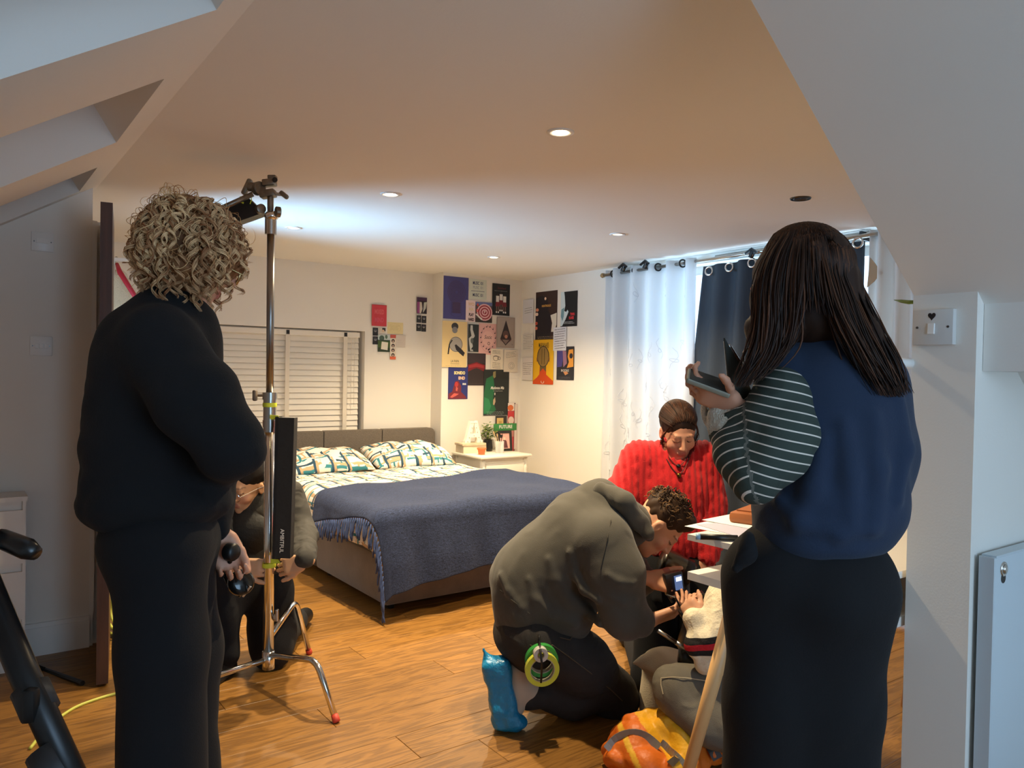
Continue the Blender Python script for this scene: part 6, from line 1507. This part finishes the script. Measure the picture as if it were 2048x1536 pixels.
# tape rolls on the belt
for k, (px, py, R0, R1, wd, col, lab) in enumerate(((1083, 1320, .060, .046, .024, '#3FA04A', 'green tape roll hanging from the kneeling man\'s belt'), (1084, 1338, .062, .045, .02, '#D8E04A', 'yellow tape roll hanging lowest on the belt'), (1081, 1308, .026, .014, .024, '#D9D6CE', 'small white tape roll hanging in front of the coloured rolls'))):
    c = at(px, py, D-.20-.026*k); axn = -CF*.95+CR*.15-CU*.1
    t = thing('tape_roll', c, lab, 'tape roll', 'tape rolls on the belt')
    MB().lathe([(R1, -wd/2), (R0, -wd/2), (R0, wd/2), (R1, wd/2), (R1, -wd/2)], c, ax=tuple(axn), n=36, cap=False).build('tape', mat('tape_'+col[1:], col, .35), t, auto=True)
    MB().lathe([(R1-.003, -wd/2), (R1, -wd/2), (R1, wd/2), (R1-.003, wd/2), (R1-.003, -wd/2)], c, ax=tuple(axn), n=36, cap=False).build('core', mat('card_core', '#B9AE96', .8), t, auto=True)
cp_ = thing('belt_cord', at(1080, 1290, D-.24), 'black cord clip that carries the tape rolls', 'cord')
MB().tube([at(1078, 1268, D-.16), at(1079, 1285, D-.225), at(1081, 1302, D-.275), at(1084, 1330, D-.285), at(1082, 1365, D-.25)], .004, 6).torus(at(1078, 1278, D-.2), tuple(CR), .014, .003, 16, 6).build('cord', M_black, cp_, smooth=True)
# small monitor in his hand
mo = thing('field_monitor', at(1350, 1165, D-.03), 'small black field monitor with lit screen in the kneeling man\'s hand', 'monitor')
Rm = RM @ Matrix.Rotation(.3, 3, 'Z') @ Matrix.Rotation(-.15, 3, 'Y')
MB().box(at(1347, 1166, D-.03), (.075, .03, .085), m=Rm, bev=.006).build('housing', M_black, mo, auto=True)
sc_ = at(1357, 1165, D-.052)
MB().box(sc_, (.030, .004, .055), m=Rm).build('screen', mat('lit_screen', '#20283A', .2, emit='#6E86B8', estr=.5), mo)
MB().box(sc_+CU*.014-CF*.001, (.024, .004, .016), m=Rm).build('readout', mat('lit_readout', '#C8D8FF', .2, emit='#C8D8FF', estr=1.3), mo)


# ---------------------------------------------------------------- D: woman in red cable knit
D = 3.38
pd = thing('person', G(at(1345, 1200, D), 0), 'person in a bright red cable-knit jumper looking down behind the kneeling man', 'person')
M_red = mat('red_cable_knit', '#C4161C', .9, sheen=.2, bump=.35, bscale=260)
rk = Sdf(.006)
rk.el(at(1345, 985, D), (.175, .20, .125), A3).el(at(1348, 1070, D), (.165, .14, .125), A3, k=.06)
rk.rc(at(1285, 915, D), at(1405, 915, D+.02), .075, .075, k=.05)
rk.chain([at(1275, 920, D), at(1248, 985, D-.03), at(1245, 1060, D-.08)], [.082, .072, .055], k=.03)
rk.chain([at(1408, 925, D+.02), at(1420, 1010, D+.0), at(1418, 1085, D-.06), at(1418, 1112, D-.09)], [.075, .068, .055, .042], k=.03)
rk.rc(at(1353, 895, D-.02), at(1353, 905, D), .075, .085, k=.02)
rk.el(at(1355, 893, D-.03), (.066, .062, .11), A3, k=.006, mode='sub')
ribax = CR
def cable(x, y, z):
    u = (x*CR[0]+y*CR[1]+z*CR[2]); v = z
    r = .009*(np.abs(np.sin(u*math.pi/.027))-.6)
    tw_ = .0025*np.sin(v*math.pi/.028+np.floor(u/.054)*2.1)*np.sin(u*math.pi/.027)*(np.mod(np.floor(u/.027), 2) == 0)
    return -(r+tw_)
rk.disp = addf(cable, folds(.006, 14, 19))
sdf_obj('jumper', rk, M_red, pd)
hdD = Head(at(1356, 862, D-.035), -CF*.84-CU*.50+CR*.08, CU*.84-CF*.50+CR*.0, .98)
sb = Sdf(.0045); hdD.add(sb, at(1350, 910, D+.02))
sb.el(at(1345, 990, D), (.13, .17, .09), A3).el(at(1348, 1110, D), (.12, .13, .09), A3, k=.05)
sb.chain([at(1280, 925, D), at(1250, 985, D-.03), at(1246, 1060, D-.08)], [.05, .04, .03]).chain([at(1405, 925, D+.02), at(1418, 1020, D), at(1416, 1115, D-.09)], [.05, .04, .028])
hand(sb, at(1415, 1117, D-.09), -CU*.96-CR*.15-CF*.1, -CF*.9+CR*.2, 1, curl=(.35, .5, .35), sc=.88)
fk = [(at(1320, 1330, D-.1), at(1330, 1310, D+.35)), (at(1385, 1330, D-.1), at(1390, 1310, D+.35))]
for kx in (-1, 1):
    hpj = G(at(1350+kx*35, 1160, D), .50); kne = G(at(1350+kx*45, 1300, D-.15), .075); ft = kne+unit(CF*np.array((1, 1, 0)))*.42; sb.chain([hpj, kne, ft], [.07, .05, .038])
sdf_obj('body', sb, M_skin, pd, col=lambda V: hdD.paint(V, '#D49A7C', lip='#B4584E', brow='#3A261C'))
tw = Sdf(.009); tw.el(G(at(1350, 1160, D), .50), (.15, .13, .12), [_r0, _f0, _u0])
for kx in (-1, 1):
    hpj = G(at(1350+kx*35, 1160, D), .50); kne = G(at(1350+kx*45, 1300, D-.15), .085); ft = kne+unit(CF*np.array((1, 1, 0)))*.40; tw.chain([hpj, kne, ft], [.10, .08, .06], k=.04)
sdf_obj('trousers', tw, M_blkt, pd)
L = hdD.L; hv = Sdf(.006)
hv.el(L(0, -.020, .046), (.0785, .0965, .084), hdD.ax()).el(L(-.01, -.105, .05), (.038, .034, .038), hdD.ax(), k=.02)
hv.el(L(0, .150, -.045), (.12, .115, .122), hdD.ax(), k=.012, mode='sub').el(L(0, .02, -.10), (.12, .13, .075), hdD.ax(), k=.02, mode='sub')
hv.disp = addf(folds(.0015, 70, 5), folds(.0015, 130, 7, ax=hdD.s))
sdf_obj('hair', hv, M_hair, pd, col=flat('#2C1A12'))
rng = np.random.default_rng(51); paths = []; radii = []; cols = []
for k in range(520):
    q = rng.uniform(-1, 1); s0 = L(.012*q, .072-.02*abs(q), .095); a1 = rng.uniform(-1, 1)
    pts = [L(.045*a1, .062-.02*a1*a1, .098-.035*a1*a1), L(.062*a1, .035, .118-.05*a1*a1), L(.078*a1, -.02, .115-.06*a1*a1), L(.07*a1, -.07, .08-.03*a1*a1), L(.02*a1, -.11, .055)]
    P = spl(np.array(pts), 14)*1.0; P = P+rng.normal(size=3)*.0035; rl = P-L(0, -.020, .046); qn = np.sqrt((rl@hdD.s/.0785)**2+(rl@hdD.f/.0965)**2+(rl@hdD.u/.084)**2)[:, None]; P = L(0, -.020, .046)+rl*np.maximum(1, 1.02/np.maximum(qn, .3)); paths.append(P); radii.append(rng.uniform(.001, .0022)); cols.append(mixc('#22130C', '#5A3826', rng.uniform(0, 1)**2))
for k in range(26):
    sgn = rng.choice((-1, 1)); a = .068*sgn; pts = [L(a*.8, .06, .07), L(a*1.12, .045, .02), L(a*1.15+rng.normal()*.006, .03+rng.normal()*.01, -.03), L(a*1.1+rng.normal()*.012, .03+rng.normal()*.012, -.07-rng.uniform(0, .04))]
    P = spl(np.array(pts), 14); t = np.linspace(0, 1, 14)[:, None]; P = P+hdD.s*.004*np.sin(t*14+k); paths.append(P); radii.append(.0009); cols.append(mixc('#2A1710', '#5A3826', rng.uniform(0, 1)))
strands('hair_strands', paths, radii, cols, pd, 4)
JV = LASTV['jumper']
nk = MB(); nk.tube(snap(JV, [(1333, 918), (1340, 930), (1349, 942), (1358, 951), (1367, 940), (1374, 928), (1379, 914)], .003), .002, 5).tube(snap(JV, [(1337, 914), (1347, 926), (1357, 934), (1367, 925), (1375, 913)], .003), .0016, 5)
nk.build('necklace', mat('dark_cord', '#2A1F1A', .6), pd)
MB().ell(snap(JV, [(1358, 951)], .006)[0], (.010, .010, .012)).build('pendant', mat('antique_brass', '#6E5A2A', .3, 1), pd, smooth=True)
MB().ell(snap(JV, [(1357, 932)], .006)[0], (.010, .010, .009)).build('pendant', mat('black_stone', '#14161A', .2), pd, smooth=True)

# ---------------------------------------------------------------- B: man kneeling behind the stand
D = 3.56
pb = thing('person', G(at(520, 1150, D), 0), 'person with wire glasses kneeling behind the light stand, hands on its pole', 'person')
M_grey = mat('charcoal_jersey', '#3A3834', .9, bump=.12, bscale=300, wr=.4, wscale=10); M_vest = mat('black_vest', '#1B1B1C', .7, bump=.2, bscale=60)
g_ = Sdf(.007)
g_.el(at(530, 1040, D), (.16, .17, .12), A3).el(at(520, 1120, D), (.15, .13, .12), A3, k=.06).rc(at(470, 1000, D), at(572, 985, D+.02), .07, .07, k=.05)
g_.chain([at(578, 990, D), at(596, 1060, D-.02), at(610, 1075, D-.12), at(608, 1119, D-.335)], [.072, .062, .056, .043], k=.03)
g_.chain([at(470, 1010, D), at(455, 1080, D-.10), at(468, 1128, D-.33)], [.07, .055, .038], k=.03)
g_.disp = addf(folds(.010, 20, 23), folds(.004, 40, 2))
sdf_obj('long_sleeve_top', g_, M_grey, pb)
v_ = Sdf(.007); v_.el(at(510, 1050, D-.035), (.125, .175, .11), A3).el(at(510, 1130, D-.02), (.13, .11, .12), A3, k=.05).rc(at(520, 975, D-.02), at(548, 960, D), .05, .06, k=.03)
v_.disp = folds(.012, 16, 4)
sdf_obj('vest', v_, M_vest, pb)
hdB = Head(at(494, 968, D-.085), -CF*.80-CU*.36-CR*.40, CU*.9-CF*.35, 1.0)
sb = Sdf(.0045); hdB.add(sb, at(528, 985, D+.02))
sb.el(at(525, 1060, D), (.11, .14, .08), A3).el(at(520, 1130, D), (.11, .10, .09), A3, k=.05)
sb.chain([at(575, 1000, D), at(594, 1058, D-.02), at(610, 1076, D-.12), at(610, 1118, D-.33)], [.04, .03, .03, .024]).chain([at(470, 1015, D), at(456, 1080, D-.10), at(476, 1133, D-.34)], [.045, .036, .026])
hand(sb, at(608, 1123, D-.335), -CR*.95-CU*.25+CF*.05, -CF*.97+CU*.1, -1, curl=(.5, .9, .6), sc=.92, thumb=(.85, .45, -.1), per=((.45, .9, .6), (.5, .9, .6), (.55, .9, .6), (.6, .9, .6)))
hand(sb, at(478, 1134, D-.345), CR*.97-CU*.05+CF*.05, -CF*.97+CU*.1, 1, curl=(.5, .9, .6), sc=.95, thumb=(.8, .5, -.1))
kA, kB = G(at(542, 1330, D-.08), .085), G(at(455, 1210, D-.14), .42)
sb.chain([at(530, 1175, D), kA, kA+unit(CF*np.array((1, 1, 0)))*.36], [.06, .04, .03]).chain([at(500, 1175, D), kB, G(at(452, 1330, D-.19), .10)], [.06, .035, .028])
sdf_obj('body', sb, M_skin, pb, col=lambda V: hdB.paint(V, '#D2A27C', lip='#A8665A', brow='#241B18'))
tw = Sdf(.008)
tw.el(at(520, 1165, D), (.14, .09, .13), A3).chain([at(540, 1190, D-.02), at(545, 1260, D-.02), kA], [.105, .095, .085], k=.05).chain([kA, kA+unit(CF*np.array((1, 1, 0)))*.38], [.08, .06], k=.04)
tw.chain([at(490, 1180, D-.04), kB], [.095, .078], k=.04).chain([kB, G(at(452, 1330, D-.19), .10)], [.072, .058], k=.04)
tw.disp = folds(.012, 18, 25)
sdf_obj('trousers', tw, M_blkt, pb)
q = G(at(452, 1335, D-.19), 0); shoe('shoe', q+_f0*.06, q-_f0*.14-_r0*.04, (0, 0, 1), mat('black_rubber', '#161616', .5), pb)
q = kA+_f0*.42; sho = Sdf(.008); sho.rc(G(q, .07), G(q, .05)+_f0*.16, .05, .04); sdf_obj('shoe', sho, mat('black_rubber', '#161616', .5), pb)
L = hdB.L; hv = Sdf(.006); hv.el(L(0, -.022, .052), (.080, .098, .083), hdB.ax()).el(L(0, .115, -.03), (.10, .085, .105), hdB.ax(), k=.01, mode='sub').el(L(0, .01, -.08), (.12, .14, .07), hdB.ax(), k=.02, mode='sub'); hv.disp = folds(.003, 80, 6)
sdf_obj('hair', hv, M_hair, pb, col=flat('#17120F'))
gl = MB()
for q in (-1, 1): gl.torus(hdB.L(q*.033, .108, .0), hdB.f, .023, .0014, 24, 5)
gl.tube([hdB.L(-.01, .112, .004), hdB.L(.01, .112, .004)], .0012, 5)
for q in (-1, 1): gl.tube([hdB.L(q*.056, .106, .004), hdB.L(q*.078, .02, .004), hdB.L(q*.082, -.02, -.004)], .0013, 5)
gl.build('glasses', mat('silver_wire', '#C8C4BC', .2, 1), pb)

# ---------------------------------------------------------------- F: person seated on the floor with a camera
D = 2.68
pf = thing('person', G(at(1500, 1400, D), 0), 'seated person in a cream varsity jacket and grey jeans beside the desk leg', 'person')
def bands():
    m = mat('cream_varsity_knit', '#E4D9BE', .9, bump=.25, bscale=160, wr=.3, wscale=14); nt, b = nodes_of(m); N = nt.nodes.new; Lk = nt.links.new
    a = N('ShaderNodeAttribute'); a.attribute_name = 'u'; r = N('ShaderNodeValToRGB'); r.color_ramp.interpolation = 'CONSTANT'; e = r.color_ramp.elements
    e[0].position = 0; e[0].color = (*hexc('#E4D9BE'), 1); e[1].position = .40; e[1].color = (*hexc('#1B1818'), 1)
    for p_, c in ((.467, '#C21E2B'), (.533, '#1B1818'), (.60, '#E4D9BE')): x = e.new(p_); x.color = (*hexc(c), 1)
    Lk(a.outputs['Fac'], r.inputs[0]); Lk(r.outputs[0], b.inputs['Base Color']); return m
shF, elF, wrF = at(1458, 1195, D-.02), at(1425, 1312, D-.08), at(1388, 1240, D-.05)
jk = Sdf(.0065)
jk.chain([shF, at(1440, 1255, D-.06), elF], [.075, .066, .058], k=.03).chain([elF, at(1404, 1285, D-.08), wrF], [.055, .046, .036], k=.03)
for i in range(4): c = shF+(elF-shF)*(.05+.09*i); dv_ = unit(elF-shF); jk.el(c, (.072-.002*i, .012, .068), [unit(np.cross(dv_, CF)), dv_, CF], k=.014)
jk.disp = folds(.009, 22, 14)
ub_ = unit(elF-shF+CR*-.02)
sdf_obj('sleeve', jk, bands(), pf, attr={'u': lambda V: .5+((V-at(1428, 1274, D-.06))@unit(-CU*.94+CR*.22))/.30})
tj = Sdf(.009); tj.el(at(1520, 1290, D+.02), (.13, .19, .12), A3).el(at(1510, 1225, D+.02), (.12, .10, .11), A3, k=.05); tj.disp = folds(.006, 15, 3)
sdf_obj('jacket_body', tj, mat('dark_red_knit', '#8A1722', .9), pf)
hdF = Head(at(1515, 1090, D+.04), -CR*.8+CF*.5-CU*.3, CU, 1.0)
sb = Sdf(.006); hdF.add(sb, at(1512, 1165, D+.03)); sb.el(at(1518, 1290, D+.02), (.10, .16, .09), A3)
sb.chain([shF, elF, wrF], [.045, .038, .027]); hand(sb, at(1396, 1246, D-.05), -CR*.35+CU*.75+CF*.55, -CF*.7-CR*.6+CU*.2, 1, curl=(.9, 1.0, .6), sc=.82, thumb=(.8, .4, -.3))
kF = at(1352, 1372, D-.02); hF = at(1540, 1430, D+.0); aF = at(1500, 1490, D-.20)
sb.chain([hF, kF, aF], [.07, .055, .04])
sdf_obj('body', sb, M_skin, pf, col=lambda V: hdF.paint(V, '#D9A484'))
hv = Sdf(.008); hv.el(hdF.L(0, -.02, .05), (.083, .098, .085), hdF.ax()); sdf_obj('hair', hv, M_hair, pf, col=flat('#2A1D16'))
tw = Sdf(.007)
M_gjean = mat('grey_denim', '#6A6458', .9, bump=.3, bscale=420, wr=.35, wscale=9, vary=.12, vscale=10)
tw.chain([hF, at(1440, 1400, D-.03), kF], [.125, .105, .078], k=.05).chain([kF+CU*-.025, at(1420, 1450, D-.12), aF], [.072, .068, .055], k=.03).el(at(1545, 1420, D+.06), (.14, .11, .14), A3, k=.05)
tw.chain([at(1560, 1430, D+.12), at(1400, 1385, D+.22), at(1470, 1440, D+.3)], [.11, .08, .06], k=.04)
tw.disp = folds(.010, 18, 33)
sdf_obj('jeans', tw, M_gjean, pf)
for ln in ([(1322, 1356), (1345, 1354), (1375, 1356), (1415, 1362)], [(1322, 1356), (1322, 1370), (1326, 1388)], [(1458, 1378), (1452, 1400), (1448, 1430), (1450, 1460)], [(1464, 1378), (1458, 1400), (1454, 1430), (1456, 1460)]): MB().tube(snap(LASTV['jeans'], ln, .0), .002, 5).build('stitching', mat('pale_stitch', '#B5A88C', .9), pf)
sho = Sdf(.008); sho.rc(aF, aF+CR*.1-CU*.05, .045, .035); sdf_obj('shoe', sho, mat('black_rubber', '#161616', .5), pf)
# camera rig
D = 2.78
cm = thing('video_camera', at(1365, 1240, D), 'black video camera rig held by the seated person', 'camera')
M_bm = mat('camera_black', '#1A1A1B', .35)
MB().box(at(1392, 1275, D), (.10, .09, .12), m=RM @ Matrix.Rotation(.3, 3, 'Y'), bev=.008).build('camera_body', M_bm, cm, auto=True)
ld = unit(-CR*.75-CU*.45+CF*.3); l0 = at(1368, 1268, D-.03)
MB().lathe([(.034, 0), (.036, .01), (.036, .04), (.033, .042), (.033, .05), (.037, .052), (.037, .09), (.03, .092)], l0+ld*-.06, ax=tuple(unit(CU*.9+CR*-.25-CF*.2)), n=24).build('lens', M_bm, cm, smooth=False)
for k in range(3): MB().torus(l0+ld*-.06+unit(CU*.9+CR*-.25-CF*.2)*(.02+.022*k), tuple(unit(CU*.9+CR*-.25-CF*.2)), .037, .002, 24, 5).build('lens_ring', mat('lens_ring_gloss', '#3A3A3C', .15), cm)
MB().cyl(at(1316, 1261, D-.05), at(1352, 1285, D-.05), .0075, n=12).cyl(at(1352, 1285, D-.05), at(1376, 1300, D-.05), .009, n=12).build('support_rod', M_steel, cm, smooth=True)
MB().box(at(1378, 1222, D), (.07, .05, .03), m=RM @ Matrix.Rotation(-.4, 3, 'Y'), bev=.005).box(at(1400, 1200, D), (.045, .05, .05), m=RM @ Matrix.Rotation(-.4, 3, 'Y'), bev=.005).build('top_handle', M_bm, cm, auto=True)
MB().tube([at(1366, 1222, D-.01), at(1350, 1195, D), at(1335, 1190, D+.02), at(1345, 1205, D+.02)], .004, 6).build('lead', M_black, cm)
MB().tube([at(1374, 1300, D-.02), at(1372, 1318, D-.02), at(1385, 1330, D-.02)], [.03, .034, .024], 10).build('grip', M_bm, cm, smooth=True)
# silver hairdryer-like fan light behind
bk = thing('lamp_head', at(1345, 1125, 3.15), 'silver and black lamp head between the kneeling man and the red jumper', 'lamp')
MB().lathe([(.055, 0), (.06, .01), (.052, .10), (.04, .14)], at(1322, 1122, 3.18), ax=tuple(unit(CR*.9-CU*.35)), n=24).build('barrel', mat('gunmetal', '#6A665C', .25, .9), bk, smooth=True)
MB().lathe([(.05, 0), (.055, .02), (.055, .05), (.02, .06)], at(1357, 1137, 3.18), ax=tuple(unit(CR*.9-CU*.35)), n=24).build('rear_housing', M_bm, bk, smooth=True)
MB().tube([at(1365, 1150, 3.2), at(1368, 1200, 3.2), G(at(1368, 1300, 3.2), .02)], [.03, .025, .02], 10).build('stand_post', M_bm, bk, smooth=True)
# dark equipment case on the floor behind
cs_ = thing('equipment_bag', onz(1290, 1290), 'black soft equipment bag on the floor behind the kneeling man', 'bag')
eq = Sdf(.009); ec = onz(1300, 1285)+np.array((0, 0, .0)); eq.bx(G(ec, .085), (.17, .11, .085), [_r0, _f0, _u0], rnd=.05, k=.03); eq.disp = folds(.012, 12, 9)
sdf_obj('bag_body', eq, mat('black_nylon', '#1B1A1A', .6, bump=.2, bscale=30), cs_)
MB().tube([G(ec, .15)-_r0*.1, G(ec, .22), G(ec, .15)+_r0*.1], .009, 8).build('strap', mat('black_webbing', '#0E0E10', .5), cs_, smooth=True)
# beige cushion corner
cu_ = thing('floor_cushion', onz(1330, 1410), 'beige canvas cushion corner by the seated person\'s knee', 'cushion')
cq = Sdf(.006); c0 = at(1325, 1322, 3.0); cq.el(at(1335, 1326, 3.0), (.10, .045, .10), [unit(CR), unit(CU), CF]).rc(at(1268, 1326, 2.97), at(1310, 1318, 3.0), .006, .03, k=.04).rc(at(1330, 1350, 3.05), G(at(1330, 1360, 3.05), .05), .09, .1, k=.05); cq.disp = folds(.004, 26, 3)
sdf_obj('cushion_body', cq, mat('beige_canvas', '#D2C1A2', .9, bump=.2, bscale=200), cu_)

# ================================================================ COAT AND ORANGE BAG
fc = Sdf(.009); D = 4.5
fc.rc(at(236, 555, D), at(232, 650, D), .045, .09, k=.04).rc(at(240, 560, D), at(275, 640, D), .04, .085, k=.04).rc(at(235, 640, D), at(245, 800, D), .12, .14, k=.05).rc(at(270, 640, D), at(262, 800, D), .09, .1, k=.05)
fc.disp = addf(folds(.010, 14, 5, ax=CR), folds(.004, 90, 6))
sdf_obj('fleece_shell', fc, mat('cream_sherpa', '#D9C6A4', .98, sheen=.5, bump=.9, bscale=160), ct)
MB().tube([at(234, 528, D-.03), at(240, 545, D-.09), at(262, 580, D-.11), at(290, 625, D-.12)], [.010, .015, .014, .014], 8).build('red_trim', mat('red_piping', '#B0182A', .7), ct, smooth=True)

ob = onz(1320, 1530); ob = G(ob, 0)
ot = thing('orange_bag', ob, 'orange and yellow ripstop bag with grey tapes on the floor by the desk leg', 'bag')
bs = Sdf(.006); D = 2.62
bs.el(at(1320, 1500, D+.03), (.185, .075, .17), A3).el(at(1300, 1455, D+.05), (.10, .05, .08), A3, k=.05).rc(at(1290, 1428, D+.06), at(1300, 1460, D+.05), .012, .06, k=.04).el(at(1365, 1455, D+.04), (.08, .05, .08), A3, k=.04).el(at(1420, 1480, D+.03), (.05, .07, .1), A3, k=.04).el(at(1245, 1500, D+.0), (.06, .05, .08), A3, k=.04)
bs.el(at(1352, 1450, D-.05), (.055, .028, .05), A3, k=.012, mode='sub')
bs.disp = addf(folds(.022, 17, 3), folds(.015, 42, 8))
def bagcol(V):
    c = np.tile(np.array(hexc('#E0701A')), (len(V), 1)); q = V-at(1320, 1480, D); u, v = q@CR, q@CU
    a = v*16+.9*np.sin(u*17+.6)-.25+.35*np.sin(u*41+v*30)
    c[a > 0] = np.array(hexc('#F0AE1C')); c[(np.abs(np.sin(u*9+v*5+1.0)) < .10)] = np.array(hexc('#F0B838')); return c
sdf_obj('fabric', bs, colattr_mat('ripstop', .5, bump=.7, bscale=22), ot, col=bagcol)
def ribbon(pts, w, nrm, material, name, parent):
    P = spl(np.array(pts), 14); mb = MB(); T = np.gradient(P, axis=0); vs = []
    for p, t in zip(P, T): s_ = unit(np.cross(t, nrm)); vs.append(np.stack([p-s_*w/2, p+s_*w/2, p+s_*w/2-np.array(nrm)*-.003, p-s_*w/2-np.array(nrm)*-.003]))
    fs = []
    for i in range(len(P)-1):
        for k in range(4): fs.append((i*4+k, i*4+(k+1) % 4, (i+1)*4+(k+1) % 4, (i+1)*4+k))
    mb.add(np.concatenate(vs), fs); return mb.build(name, material, parent, smooth=False)
M_refl = mat('grey_reflective', '#8F8B82', .4, .3)
BV = LASTV['fabric']
ribbon(snap(BV, [(1214, 1500), (1225, 1482), (1240, 1472), (1258, 1466), (1275, 1466), (1292, 1472), (1306, 1484), (1318, 1496)], .001), .030, CF, M_refl, 'reflective_tape', ot)
ribbon(snap(BV, [(1322, 1486), (1335, 1496), (1350, 1510), (1364, 1526), (1374, 1540)], .001), .026, CF, M_refl, 'reflective_tape', ot)
ribbon(snap(BV, [(1408, 1470), (1416, 1484), (1426, 1500), (1436, 1518)], .001), .034, CF, mat('dark_webbing_grey', '#4A4845', .6), 'shoulder_strap', ot)
MB().prism(snap(BV, [(1334, 1524), (1349, 1512), (1360, 1520), (1346, 1534)], .002), CF*.003).build('logo_patch', mat('patch_black', '#3A2A1A', .6), ot)
